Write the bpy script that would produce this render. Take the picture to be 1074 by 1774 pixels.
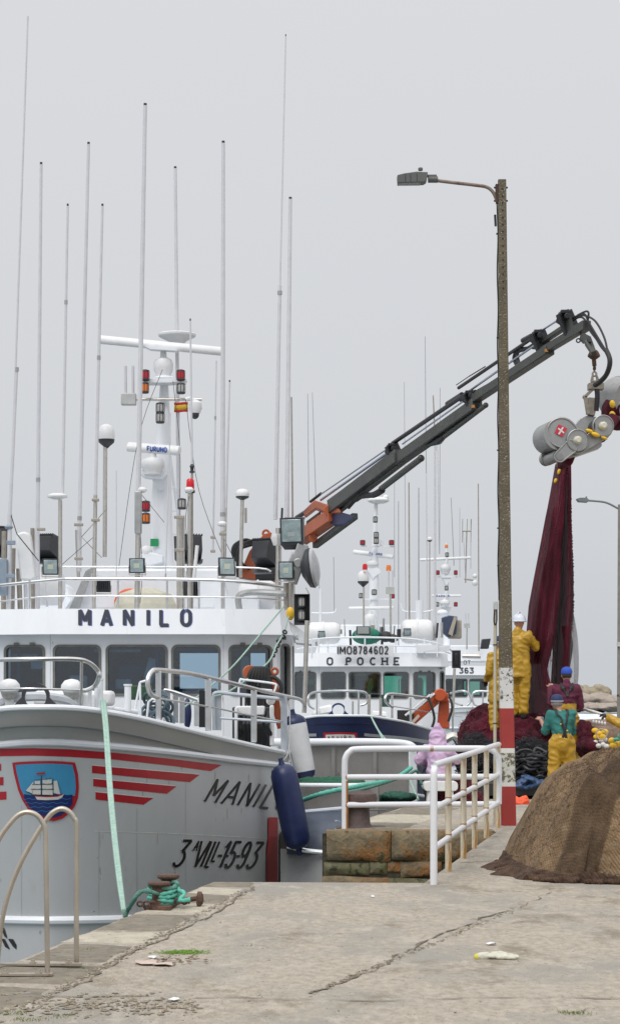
import bpy, bmesh, math, random
from mathutils import Vector, Matrix, noise
from mathutils.bvhtree import BVHTree
random.seed(7)
for o in list(bpy.data.objects): bpy.data.objects.remove(o)
C = bpy.context.scene.collection
# ---------------------------------------------------------------- camera
FPX, EYE, HOR, CXP = 3500.0, 1.7, 1200.0, 537.0     # focal length in photo pixels, eye height, horizon row, centre column
cam = bpy.data.objects.new('camera', bpy.data.cameras.new('camera')); C.objects.link(cam)
cam.location = (0, 0, EYE); cam.rotation_euler = (math.pi/2, 0, 0)
cam.data.sensor_fit = 'VERTICAL'; cam.data.sensor_height = 36; cam.data.lens = FPX/1774*36
cam.data.shift_y = (HOR-887)/1774; cam.data.clip_start = .5; cam.data.clip_end = 9000
bpy.context.scene.camera = cam
# ---------------------------------------------------------------- sky, sun, exposure
SUN_EL, SUN_AZ = math.radians(52), math.radians(205)
w = bpy.data.worlds.new('World'); bpy.context.scene.world = w; w.use_nodes = True
nt = w.node_tree; N, L = nt.nodes, nt.links
bg = N['Background']; bg.inputs['Strength'].default_value = 1.0
sky = N.new('ShaderNodeTexSky'); sky.sky_type = 'NISHITA'; sky.sun_disc = False
sky.sun_elevation = SUN_EL; sky.sun_rotation = SUN_AZ; sky.dust_density = 6; sky.air_density = 2
hs = N.new('ShaderNodeHueSaturation'); hs.inputs['Saturation'].default_value = .25; hs.inputs['Value'].default_value = .08
L.new(sky.outputs[0], hs.inputs['Color'])
tc = N.new('ShaderNodeTexCoord'); sx = N.new('ShaderNodeSeparateXYZ'); L.new(tc.outputs['Generated'], sx.inputs[0])
cl = N.new('ShaderNodeTexNoise'); cl.inputs['Scale'].default_value = 1.6; cl.inputs['Detail'].default_value = 3
cmap = N.new('ShaderNodeMapping'); cmap.inputs['Scale'].default_value = (1, 1, 3.5)
L.new(tc.outputs['Generated'], cmap.inputs[0]); L.new(cmap.outputs[0], cl.inputs[0])
ad = N.new('ShaderNodeMath'); ad.operation = 'MULTIPLY_ADD'; ad.inputs[1].default_value = .10
L.new(cl.outputs[0], ad.inputs[0]); L.new(sx.outputs['Z'], ad.inputs[2])
rp = N.new('ShaderNodeValToRGB'); e = rp.color_ramp.elements
e[0].position = .03; e[0].color = (.60, .63, .665, 1)
e[1].position = .42; e[1].color = (.735, .745, .78, 1)
e2 = e.new(.16); e2.color = (.67, .69, .72, 1)
e3 = e.new(1); e3.color = (1.5, 1.5, 1.52, 1)
L.new(ad.outputs[0], rp.inputs[0])
mx = N.new('ShaderNodeMixRGB'); mx.inputs[0].default_value = .93
L.new(hs.outputs[0], mx.inputs[1]); L.new(rp.outputs[0], mx.inputs[2]); L.new(mx.outputs[0], bg.inputs['Color'])
sun = bpy.data.objects.new('sun', bpy.data.lights.new('sun', 'SUN')); C.objects.link(sun)
sun.data.energy = 1.5; sun.data.angle = math.radians(35); sun.data.color = (1, .97, .93)
sd = Vector((math.sin(SUN_AZ)*math.cos(SUN_EL), math.cos(SUN_AZ)*math.cos(SUN_EL), math.sin(SUN_EL)))
sun.rotation_euler = sd.to_track_quat('Z', 'Y').to_euler()
vs = bpy.context.scene.view_settings; vs.view_transform = 'Standard'; vs.look = 'None'; vs.exposure = 0; vs.gamma = 1
# ---------------------------------------------------------------- helpers
def P(px, py, Y): return Vector(((px-CXP)/FPX*Y, Y, EYE+(HOR-py)/FPX*Y))
def S(w, Y): return w/FPX*Y
def V(*a): return Vector(a)
def lerp(a, b, t): return a+(b-a)*t
def interp(tab, x):
    if x <= tab[0][0]: return tab[0][1]
    for (a, b), (c, d) in zip(tab, tab[1:]):
        if x <= c: return lerp(b, d, (x-a)/(c-a))
    return tab[-1][1]
def spline(pts, n=6):
    pts = [Vector(p) for p in pts]; out = []
    for i in range(len(pts)-1):
        p0 = pts[max(i-1, 0)]; p1 = pts[i]; p2 = pts[i+1]; p3 = pts[min(i+2, len(pts)-1)]
        for k in range(n):
            t = k/n
            out.append(.5*((2*p1)+(p2-p0)*t+(2*p0-5*p1+4*p2-p3)*t*t+(3*p1-p0-3*p2+p3)*t**3))
    out.append(pts[-1]); return out
WL = {}
class MB:
    def __init__(s): s.v = []; s.f = []; s.m = []; s.mi = 0
    def add(s, v, f):
        n = len(s.v); s.v += [Vector(p) for p in v]; s.f += [[i+n for i in q] for q in f]; s.m += [s.mi]*len(f); return s
    def box(s, c, sz, R=None):
        c = Vector(c); v = []
        for i in range(8):
            p = Vector(((i & 1)-.5, ((i >> 1) & 1)-.5, ((i >> 2) & 1)-.5)); p = Vector((p.x*sz[0], p.y*sz[1], p.z*sz[2]))
            v.append(c+(R @ p if R else p))
        return s.add(v, [(0, 2, 3, 1), (4, 5, 7, 6), (0, 1, 5, 4), (2, 6, 7, 3), (0, 4, 6, 2), (1, 3, 7, 5)])
    def beam(s, a, b, w, h, w2=None, h2=None, up=(0, 0, 1)):
        a, b = Vector(a), Vector(b); d = (b-a).normalized(); sd = d.cross(Vector(up)).normalized(); u = sd.cross(d)
        w2 = w if w2 is None else w2; h2 = h if h2 is None else h2; v = []
        for p, ww, hh in ((a, w, h), (b, w2, h2)):
            v += [p-sd*ww/2-u*hh/2, p+sd*ww/2-u*hh/2, p+sd*ww/2+u*hh/2, p-sd*ww/2+u*hh/2]
        return s.add(v, [(3, 2, 1, 0), (4, 5, 6, 7), (0, 1, 5, 4), (1, 2, 6, 5), (2, 3, 7, 6), (3, 0, 4, 7)])
    def tube(s, pts, r, n=8, flat=1):
        pts = [Vector(p) for p in pts]; rs = r if isinstance(r, (list, tuple)) else [r]*len(pts)
        if len(rs) != len(pts): rs = [lerp(rs[0], rs[-1], i/(len(pts)-1)) for i in range(len(pts))]
        v = []; f = []; T = (pts[1]-pts[0]).normalized(); U = T.orthogonal().normalized()
        for i, p in enumerate(pts):
            a = pts[max(i-1, 0)]; b = pts[min(i+1, len(pts)-1)]; t = (b-a)
            if t.length > 1e-9: T = t.normalized()
            U = (U-T*U.dot(T)); U = U.normalized() if U.length > 1e-6 else T.orthogonal().normalized(); W = T.cross(U)
            for k in range(n):
                q = 2*math.pi*k/n; v.append(p+(U*math.cos(q)+W*math.sin(q)*flat)*rs[i])
        m = len(pts)
        for i in range(m-1):
            for k in range(n): f.append((i*n+k, i*n+(k+1) % n, (i+1)*n+(k+1) % n, (i+1)*n+k))
        f.append(tuple(range(n))[::-1]); f.append(tuple((m-1)*n+k for k in range(n)))
        return s.add(v, f)
    def lathe(s, c, prof, ax=(0, 0, 1), n=20, sx=1, sy=1):
        c = Vector(c); A = Vector(ax).normalized(); U = A.orthogonal().normalized()
        if abs(A.z) > .99: U = Vector((1, 0, 0))
        W = A.cross(U); v = []; f = []
        for r, h in prof:
            for k in range(n):
                q = 2*math.pi*k/n; v.append(c+A*h+(U*math.cos(q)*sx+W*math.sin(q)*sy)*max(r, 1e-4))
        for i in range(len(prof)-1):
            for k in range(n): f.append((i*n+k, i*n+(k+1) % n, (i+1)*n+(k+1) % n, (i+1)*n+k))
        f.append(tuple(range(n))[::-1]); f.append(tuple((len(prof)-1)*n+k for k in range(n)))
        return s.add(v, f)
    def cyl(s, a, b, r, n=14):
        a, b = Vector(a), Vector(b); return s.lathe(a, [(r, 0), (r, (b-a).length)], b-a, n)
    def ell(s, c, r, R=None, n=14, m=9):
        c = Vector(c); r = (r, r, r) if not hasattr(r, '__len__') else r; v = []; f = []
        for i in range(m+1):
            a = math.pi*i/m
            for k in range(n):
                q = 2*math.pi*k/n; p = Vector((r[0]*max(math.sin(a), 1e-3)*math.cos(q), r[1]*max(math.sin(a), 1e-3)*math.sin(q), -r[2]*math.cos(a)))
                v.append(c+(R @ p if R else p))
        for i in range(m):
            for k in range(n): f.append((i*n+k, i*n+(k+1) % n, (i+1)*n+(k+1) % n, (i+1)*n+k))
        f.append(tuple(range(n))[::-1]); f.append(tuple(m*n+k for k in range(n)))
        return s.add(v, f)
    def prism(s, poly, vec):
        poly = [Vector(p) for p in poly]; vec = Vector(vec); n = len(poly)
        return s.add(poly+[p+vec for p in poly], [tuple(range(n))[::-1], tuple(range(n, 2*n))]+[(i, (i+1) % n, n+(i+1) % n, n+i) for i in range(n)])
    def grid(s, rows, closed=False):
        n = len(rows[0]); v = [p for r in rows for p in r]; f = []
        for i in range(len(rows)-1):
            for k in range(n if closed else n-1): f.append((i*n+k, i*n+(k+1) % n, (i+1)*n+(k+1) % n, (i+1)*n+k))
        return s.add(v, f)
    def torus(s, c, R_, r, ax=(0, 0, 1), n=24, m=8, a0=0, a1=2*math.pi):
        A = Vector(ax).normalized(); U = A.orthogonal().normalized(); W = A.cross(U)
        k = n if a1-a0 < 6.28 else n
        pts = [Vector(c)+(U*math.cos(a0+(a1-a0)*i/k)+W*math.sin(a0+(a1-a0)*i/k))*R_ for i in range(k+1)]
        return s.tube(pts, r, m)
    def build(s, name, mat, parent=None, bevel=0, smooth=True, ang=38, origin=None, seg=2, fix=True):
        me = bpy.data.meshes.new(name)
        pw = WL.get(parent.name, Vector()) if parent else Vector()
        if origin is None:
            xs = [p.x for p in s.v]; ys = [p.y for p in s.v]; zs = [p.z for p in s.v]
            origin = Vector(((min(xs)+max(xs))/2, (min(ys)+max(ys))/2, min(zs)))
        me.from_pydata([p-origin for p in s.v], [], s.f)
        for m_ in (mat if isinstance(mat, (list, tuple)) else [mat]): me.materials.append(m_)
        if max(s.m+[0]) > 0: me.polygons.foreach_set('material_index', s.m)
        if fix:
            bm = bmesh.new(); bm.from_mesh(me); bmesh.ops.recalc_face_normals(bm, faces=bm.faces); bm.to_mesh(me); bm.free()
        if smooth:
            me.polygons.foreach_set('use_smooth', [True]*len(me.polygons)); me.set_sharp_from_angle(angle=math.radians(ang))
        o = bpy.data.objects.new(name, me); C.objects.link(o); o.location = origin-pw
        if parent: o.parent = parent
        WL[o.name] = origin.copy()
        if bevel:
            b = o.modifiers.new('bevel', 'BEVEL'); b.width = bevel; b.segments = seg; b.limit_method = 'ANGLE'; b.angle_limit = math.radians(40)
        return o
def _isl(s, name, *k, **kw):
    """build every loose island of the mesh as an object of its own"""
    par = list(range(len(s.v)))
    def fd(i):
        while par[i] != i: par[i] = par[par[i]]; i = par[i]
        return i
    for f in s.f:
        for i in f[1:]: par[fd(i)] = fd(f[0])
    G_ = {}
    for f in s.f: G_.setdefault(fd(f[0]), []).append(f)
    for fs in G_.values():
        ids = sorted({i for f in fs for i in f}); mp = {i: n for n, i in enumerate(ids)}; q = MB(); q.add([s.v[i] for i in ids], [[mp[i] for i in f] for f in fs]); o = q.build(name, *k, **kw)
    return o
MB.isl = _isl
def tag(o, label, cat, group=None):
    o['label'] = label; o['category'] = cat
    if group: o['group'] = group
    return o
def thing(name, loc, label, cat, group=None):
    o = bpy.data.objects.new(name, None); C.objects.link(o); o.location = loc; o.empty_display_size = .2
    WL[o.name] = Vector(loc); return tag(o, label, cat, group)
def struct(o, kind='structure'): o['kind'] = kind; return o
def blob(name, mb, mat, parent=None, vox=.014, sm=5, fn=None, ang=180):
    """one continuous skin over the overlapping volumes of mb"""
    tmp = mb.build('tmp_'+name, mat, None, fix=False, smooth=False, origin=Vector())
    r = tmp.modifiers.new('r', 'REMESH'); r.mode = 'VOXEL'; r.voxel_size = vox
    k = tmp.modifiers.new('s', 'SMOOTH'); k.iterations = sm; k.factor = .5
    dg = bpy.context.evaluated_depsgraph_get(); me = bpy.data.meshes.new_from_object(tmp.evaluated_get(dg))
    bpy.data.objects.remove(tmp)
    if fn:
        ns = [v.normal.copy() for v in me.vertices]
        for v, n_ in zip(me.vertices, ns): v.co = v.co+n_*fn(v.co, n_)
    pw = WL.get(parent.name, Vector()) if parent else Vector()
    xs = [v.co.x for v in me.vertices]; ys = [v.co.y for v in me.vertices]; zs = [v.co.z for v in me.vertices]
    org = Vector(((min(xs)+max(xs))/2, (min(ys)+max(ys))/2, min(zs)))
    for v in me.vertices: v.co = v.co-org
    me.polygons.foreach_set('use_smooth', [True]*len(me.polygons)); me.name = name
    o = bpy.data.objects.new(name, me); C.objects.link(o); o.location = org-pw
    if parent: o.parent = parent
    WL[o.name] = org; return o
# ---------------------------------------------------------------- materials
MATS = {}
def mat(name, col, rough=.5, metal=0, var=.12, scale=5, bump=0, bscale=60, patch=None, pamt=.5, pscale=3, stretch=(1, 1, 1), spec=.5, alpha=1, speck=None, spth=.62, spscale=60, coat=0, layers=()):
    if name in MATS: return MATS[name]
    m = bpy.data.materials.new(name); m.use_nodes = True; t = m.node_tree; N, L = t.nodes, t.links
    b = N['Principled BSDF']; b.inputs['Roughness'].default_value = rough; b.inputs['Metallic'].default_value = metal
    b.inputs['Specular IOR Level'].default_value = spec; b.inputs['Alpha'].default_value = alpha
    if coat: b.inputs['Coat Weight'].default_value = coat
    tc = N.new('ShaderNodeTexCoord'); mp = N.new('ShaderNodeMapping'); mp.inputs['Scale'].default_value = stretch
    L.new(tc.outputs['Object'], mp.inputs[0])
    n1 = N.new('ShaderNodeTexNoise'); n1.inputs['Scale'].default_value = scale; n1.inputs['Detail'].default_value = 8; n1.inputs['Roughness'].default_value = .65
    L.new(mp.outputs[0], n1.inputs[0])
    r1 = N.new('ShaderNodeValToRGB'); r1.color_ramp.elements[0].position = .3; r1.color_ramp.elements[1].position = .7
    r1.color_ramp.elements[0].color = tuple(min(c*(1-var), 1) for c in col)+(1,); r1.color_ramp.elements[1].color = tuple(min(c*(1+var), 1) for c in col)+(1,)
    L.new(n1.outputs[0], r1.inputs[0]); out = r1.outputs[0]
    def layer(out, c2, th0, th1, sc, det=6):
        n2 = N.new('ShaderNodeTexNoise'); n2.inputs['Scale'].default_value = sc; n2.inputs['Detail'].default_value = det; n2.inputs['Roughness'].default_value = .7
        L.new(mp.outputs[0], n2.inputs[0])
        r2 = N.new('ShaderNodeValToRGB'); r2.color_ramp.elements[0].position = th0; r2.color_ramp.elements[1].position = th1
        L.new(n2.outputs[0], r2.inputs[0]); x = N.new('ShaderNodeMixRGB'); L.new(r2.outputs[0], x.inputs[0]); L.new(out, x.inputs[1]); x.inputs[2].default_value = tuple(c2)+(1,)
        return x.outputs[0]
    if patch: out = layer(out, patch, 1-pamt, min(1-pamt+.12, 1), pscale)
    if speck: out = layer(out, speck, spth, spth+.05, spscale, 3)
    for lc, l0, l1, ls in layers: out = layer(out, lc, l0, l1, ls, 8)
    L.new(out, b.inputs['Base Color'])
    if bump:
        nb = N.new('ShaderNodeTexNoise'); nb.inputs['Scale'].default_value = bscale; nb.inputs['Detail'].default_value = 6; L.new(mp.outputs[0], nb.inputs[0])
        bp = N.new('ShaderNodeBump'); bp.inputs['Strength'].default_value = min(bump, 1); bp.inputs['Distance'].default_value = .02; L.new(nb.outputs[0], bp.inputs['Height']); L.new(bp.outputs[0], b.inputs['Normal'])
    MATS[name] = m; return m
def emis(name, col, s):
    m = bpy.data.materials.new(name); m.use_nodes = True; b = m.node_tree.nodes['Principled BSDF']; b.inputs['Base Color'].default_value = col+(1,)
    b.inputs['Emission Color'].default_value = col+(1,); b.inputs['Emission Strength'].default_value = s; return m
def glassmat(name, col, t):
    m = bpy.data.materials.new(name); m.use_nodes = True; nt_ = m.node_tree; N, L = nt_.nodes, nt_.links
    for n in list(N):
        if n.type != 'OUTPUT_MATERIAL': N.remove(n)
    o = [n for n in N if n.type == 'OUTPUT_MATERIAL'][0]
    tr = N.new('ShaderNodeBsdfTransparent'); tr.inputs[0].default_value = col+(1,); g = N.new('ShaderNodeBsdfGlossy'); g.inputs['Roughness'].default_value = .03; g.inputs[0].default_value = (.8, .85, .9, 1)
    fr = N.new('ShaderNodeFresnel'); fr.inputs[0].default_value = 1.5; ma = N.new('ShaderNodeMath'); ma.operation = 'ADD'; ma.inputs[1].default_value = t; L.new(fr.outputs[0], ma.inputs[0])
    mx = N.new('ShaderNodeMixShader'); L.new(ma.outputs[0], mx.inputs[0]); L.new(tr.outputs[0], mx.inputs[1]); L.new(g.outputs[0], mx.inputs[2]); L.new(mx.outputs[0], o.inputs[0]); return m
white = mat('white_paint', (.80, .83, .87), .35, var=.04, scale=1.5, patch=(.68, .67, .63), pamt=.36, pscale=1.2, stretch=(1.6, 1.6, .35), layers=(((.52, .43, .32), .70, .80, 5),))
white2 = mat('off_white_plastic', (.72, .73, .74), .4, var=.05)
whip_m = mat('fibreglass_grey', (.60, .61, .64), .5, var=.08, scale=3)
steel = mat('stainless', (.62, .60, .56), .38, 1, var=.15, scale=14, patch=(.42, .34, .27), pamt=.42, pscale=7)
steelb = mat('stainless_clean', (.66, .67, .68), .3, 1, var=.1, scale=9)
dullst = mat('dull_tube', (.36, .33, .29), .5, .35, var=.2, scale=9, patch=(.26, .18, .11), pamt=.38, pscale=6)
alu = mat('galvanised', (.40, .41, .41), .42, .55, var=.15, scale=6, patch=(.28, .27, .25), pamt=.4, pscale=4)
grey = mat('hull_grey', (.46, .475, .485), .38, var=.06, scale=.9, patch=(.42, .43, .44), pamt=.42, pscale=.7, stretch=(1, 1, .4), speck=(.25, .22, .18), spth=.69, spscale=6, bump=.35, bscale=1.6, layers=(((.38, .385, .38), .60, .75, 1.3), ((.48, .49, .49), .70, .74, 9)))
greyb = mat('bulwark_grey', (.38, .38, .37), .42, var=.05, scale=1.2, patch=(.37, .37, .36), pamt=.42, pscale=1, speck=(.36, .33, .3), spth=.70, spscale=9)
navy = mat('navy_paint', (.008, .016, .070), .45, var=.3, scale=2, speck=(.16, .17, .2), spth=.70, spscale=14)
red = mat('red_paint', (.38, .012, .022), .4, var=.1)
black = mat('black_paint', (.012, .013, .016), .4, var=.2)
blackr = mat('black_rubber', (.018, .018, .02), .6, var=.3)
dark = mat('dark_grey_housing', (.035, .038, .045), .45, var=.2)
orange = mat('crane_orange', (.40, .095, .032), .42, var=.15, scale=4, patch=(.25, .07, .04), pamt=.4, pscale=3)
cgrey = mat('crane_dark_steel', (.055, .058, .054), .42, .2, var=.22, scale=3, patch=(.10, .095, .085), pamt=.4, pscale=3)
rodm = mat('chrome_rod', (.42, .46, .56), .22, .9, var=.08)
rust = mat('rusty_iron', (.10, .055, .04), .8, var=.3, scale=8, bump=.6, bscale=50, patch=(.17, .085, .05), pamt=.45, pscale=6)
teal = mat('teal_rope', (.12, .46, .36), .85, var=.25, scale=30, bump=.5, bscale=90)
teald = mat('dark_teal_rope', (.10, .24, .19), .9, var=.3, scale=20, bump=.6, bscale=90)
palet = mat('pale_green_rope', (.31, .46, .39), .85, var=.2, scale=20)
blue = mat('blue_paint', (.04, .12, .33), .4, var=.15)
navyr = mat('navy_fender', (.012, .022, .085), .38, var=.25, scale=6, speck=(.10, .12, .2), spth=.72, spscale=12)
whitef = mat('white_fender', (.66, .67, .69), .5, var=.08, scale=3, speck=(.42, .38, .36), spth=.69, spscale=7)
yel = mat('yellow_float', (.75, .46, .02), .45, var=.12)
redl = mat('red_lens', (.50, .02, .035), .2, var=.1)
redk = mat('beacon_red', (.62, .01, .02), .15, var=.05)
oral = mat('orange_lens', (.75, .20, .03), .25, var=.1)
clearl = mat('clear_lens', (.42, .42, .40), .15, var=.3, scale=30)
glass = glassmat('window_glass', (.38, .56, .70), .09)
glassg = glassmat('green_glass', (.16, .42, .33), .08)
lens = mat('floodlight_lens', (.34, .42, .43), .08, .3, var=.35, scale=7)
led = mat('floodlight_led', (.48, .52, .44), .3, var=.1)
# ---------------------------------------------------------------- lettering: stroke glyphs laid on a surface
def arc(cx, cy, rx, ry, a0, a1, n=10): return [(cx+rx*math.cos(math.radians(a0+(a1-a0)*i/n)), cy+ry*math.sin(math.radians(a0+(a1-a0)*i/n))) for i in range(n+1)]
O_ = arc(.36, .68, .36, .32, 0, 180)+arc(.36, .32, .36, .32, 180, 360)+[(.72, .68)]
o_ = arc(.27, .73, .27, .27, 0, 180)+arc(.27, .27, .27, .27, 180, 360)+[(.54, .73)]
GL = {'M': (.85, [[(0, 0), (0, 1), (.425, .3), (.85, 1), (.85, 0)]]), 'A': (.8, [[(0, 0), (.4, 1), (.8, 0)], [(.16, .3), (.64, .3)]]),
 'N': (.7, [[(0, 0), (0, 1), (.7, 0), (.7, 1)]]), 'I': (.02, [[(0, 0), (0, 1)]]), 'L': (.55, [[(0, 1), (0, 0), (.55, 0)]]), 'O': (.72, [O_]), '0': (.54, [o_]),
 'V': (.75, [[(0, 1), (.37, 0), (.75, 1)]]), '-': (.3, [[(0, .45), (.3, .45)]]), '1': (.2, [[(0, .8), (.2, 1), (.2, 0)]]),
 '3': (.5, [[(0, 1), (.5, 1), (.2, .58)]+arc(.2, .29, .3, .29, 90, -150)]), '5': (.5, [[(.5, 1), (.06, 1), (.03, .55), (.2, .6)]+arc(.22, .3, .28, .3, 80, -150)]),
 '9': (.5, [arc(.25, .72, .25, .28, 0, 360)+[(.5, .4)]+arc(.25, .27, .25, .27, 0, -150)]), '6': (.5, [arc(.25, .28, .25, .28, 180, 540)+[(0, .6)]+arc(.25, .73, .25, .27, 180, 30)]),
 '8': (.5, [arc(.25, .76, .22, .24, -90, 270), arc(.25, .27, .26, .27, 90, 450)]), '7': (.5, [[(0, 1), (.5, 1), (.15, 0)]]), '4': (.55, [[(.4, 0), (.4, 1), (0, .3), (.55, .3)]]),
 '2': (.5, [arc(.25, .73, .25, .27, 170, -20)+[(0, 0), (.52, 0)]]), 'P': (.6, [[(0, 0), (0, 1), (.35, 1)]+arc(.35, .74, .25, .26, 90, -90)+[(0, .48)]]),
 'C': (.7, [arc(.38, .5, .38, .5, 45, 315, 16)]), 'H': (.7, [[(0, 0), (0, 1)], [(.7, 0), (.7, 1)], [(0, .5), (.7, .5)]]), 'E': (.6, [[(.6, 1), (0, 1), (0, 0), (.6, 0)], [(0, .5), (.45, .5)]]),
 'G': (.7, [arc(.38, .5, .38, .5, 45, 330, 16)+[(.74, .45), (.45, .45)]]), 'U': (.66, [[(0, 1), (0, .3)]+arc(.33, .3, .33, .3, 180, 360)+[(.66, 1)]]),
 'R': (.62, [[(0, 0), (0, 1), (.35, 1)]+arc(.35, .74, .25, .26, 90, -90)+[(0, .48)], [(.3, .48), (.62, 0)]]), 'F': (.55, [[(.55, 1), (0, 1), (0, 0)], [(0, .5), (.45, .5)]]),
 'Ñ': (.7, [[(0, 0), (0, 1), (.7, 0), (.7, 1)], [(.12, 1.25), (.3, 1.32), (.42, 1.22), (.58, 1.3)]]), 'ª': (.28, [[(0, .62), (.14, 1), (.28, .62)], [(.06, .75), (.22, .75)]]), ' ': (.45, []), 'T': (.6, [[(0, 1), (.6, 1)], [(.3, 0), (.3, 1)]])}
SER = {'P': [(0, 0)], 'H': [(0, 0), (0, 1), (.7, 0), (.7, 1)], 'N': [(0, 0), (.7, 1), (0, 1)], 'I': [(0, 0), (0, 1)], 'R': [(0, 0)], 'A': [(0, 0), (.8, 0)], 'E': [(0, 0)], 'U': [(0, 1), (.66, 1)]}
def strip2d(pts, t):
    out = []
    q = [pts[0]]
    for a in pts[1:]:
        if math.hypot(a[0]-q[-1][0], a[1]-q[-1][1]) > 1e-4: q.append(a)
    pts = q
    for i, p in enumerate(pts):
        def d(a, b):
            l = math.hypot(b[0]-a[0], b[1]-a[1]); return ((b[0]-a[0])/l, (b[1]-a[1])/l)
        d1 = d(pts[i-1], p) if i else d(p, pts[1]); d2 = d(p, pts[i+1]) if i < len(pts)-1 else d1
        nx, ny = -(d1[1]+d2[1]), d1[0]+d2[0]; l = math.hypot(nx, ny)
        if l < 1e-3: nx, ny = -d1[1], d1[0]; l = 1
        nx, ny = nx/l, ny/l; c = max(nx*-d1[1]+ny*d1[0], .42); k = t/2/c
        out.append(((p[0]+nx*k, p[1]+ny*k), (p[0]-nx*k, p[1]-ny*k)))
    return out
class Surf:
    """surface that can be marked: finds the point of a mesh seen through a photo pixel, lifted off by a few mm"""
    def __init__(s, obj): 
        M = Matrix.Translation(WL[obj.name]); me = obj.data
        s.b = BVHTree.FromPolygons([M @ v.co for v in me.vertices], [tuple(p.vertices) for p in me.polygons])
    def __call__(s, px, py, off):
        o = Vector((0, 0, EYE)); d = (P(px, py, 1)-o).normalized(); h = s.b.ray_cast(o, d)
        if h[0] is None: return None
        n = h[1] if h[1].dot(d) < 0 else -h[1]
        return h[0]+n*off
class Plane:
    def __init__(s, Y): s.Y = Y
    def __call__(s, px, py, off): return P(px, py, s.Y-off)
def text(mb, sf, s, x, y, h, wd, gap, th, slant=0, slope=0, off=.006, serif=0):
    """x,y baseline start px; h px height; wd glyph width factor; gap px; th stroke px"""
    cx = x; k = 0
    for ch in s:
        w_, strokes = GL[ch]; strokes = list(strokes); allp = [(st, th) for st in strokes]
        if serif: allp += [([(a-.2, b), (a+.2, b)], th*.5) for a, b in (SER.get(ch, []) if serif else [])]
        segs = []
        for st, t in allp:
            st = [p for n_, p in enumerate(st) if n_ == 0 or math.hypot(p[0]-st[n_-1][0], p[1]-st[n_-1][1]) > 1e-3]
            cur = [st[0]]
            for i in range(1, len(st)):
                cur.append(st[i])
                if i < len(st)-1:
                    u = (st[i][0]-st[i-1][0], st[i][1]-st[i-1][1]); w_2 = (st[i+1][0]-st[i][0], st[i+1][1]-st[i][1])
                    if (u[0]*w_2[0]+u[1]*w_2[1])/(math.hypot(*u)*math.hypot(*w_2)+1e-9) < .35: segs.append((cur, t)); cur = [st[i]]
            segs.append((cur, t))
        for st, t in segs:
            if len(st) == 2:
                l_ = math.hypot(st[1][0]-st[0][0], st[1][1]-st[0][1]) or 1; ex = t/h*.36/l_ if abs(st[1][0]-st[0][0]) > .05 else 0
                if ex and abs(st[1][1]-st[0][1]) > .3: ex *= .25
                st = [(st[0][0]-(st[1][0]-st[0][0])*ex, st[0][1]-(st[1][1]-st[0][1])*ex), (st[1][0]+(st[1][0]-st[0][0])*ex, st[1][1]+(st[1][1]-st[0][1])*ex)]
            pts = [(cx+a*h*wd+b*h*slant, y-b*h+(cx+a*h*wd-x)*slope) for a, b in st]
            fine = [pts[0]]
            for a, b in zip(pts, pts[1:]):
                n = max(1, int(math.hypot(b[0]-a[0], b[1]-a[1])/6))
                fine += [(lerp(a[0], b[0], i/n), lerp(a[1], b[1], i/n)) for i in range(1, n+1)]
            v = []
            for a, b in strip2d(fine, t):
                pa, pb = sf(*a, off+k*.0004), sf(*b, off+k*.0004); v.append((pa, pb))
            k += 1
            for (a, b), (c, d) in zip(v, v[1:]):
                if None not in (a, b, c, d): mb.add([a, b, d, c], [(0, 1, 2, 3)])
        cx += w_*h*wd+gap
    return mb
def cols(mb, sf, tab, off=.004, step=6, nv=3):
    """mark given as columns (x, top, bottom) in photo px"""
    xs = [tab[0][0]]
    for a, b in zip(tab, tab[1:]):
        n = max(1, int(abs(b[0]-a[0])/step)); xs += [lerp(a[0], b[0], i/n) for i in range(1, n+1)]
    T = [(a, b) for a, b, c in tab]; B_ = [(a, c) for a, b, c in tab]; rows = []
    for x in xs:
        t, b = interp(T, x), interp(B_, x); rows.append([sf(x, lerp(t, b, j/nv), off) for j in range(nv+1)])
    for r, q in zip(rows, rows[1:]):
        for j in range(nv):
            if None not in (r[j], r[j+1], q[j], q[j+1]): mb.add([r[j], r[j+1], q[j+1], q[j]], [(0, 1, 2, 3)])
    return mb
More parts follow.
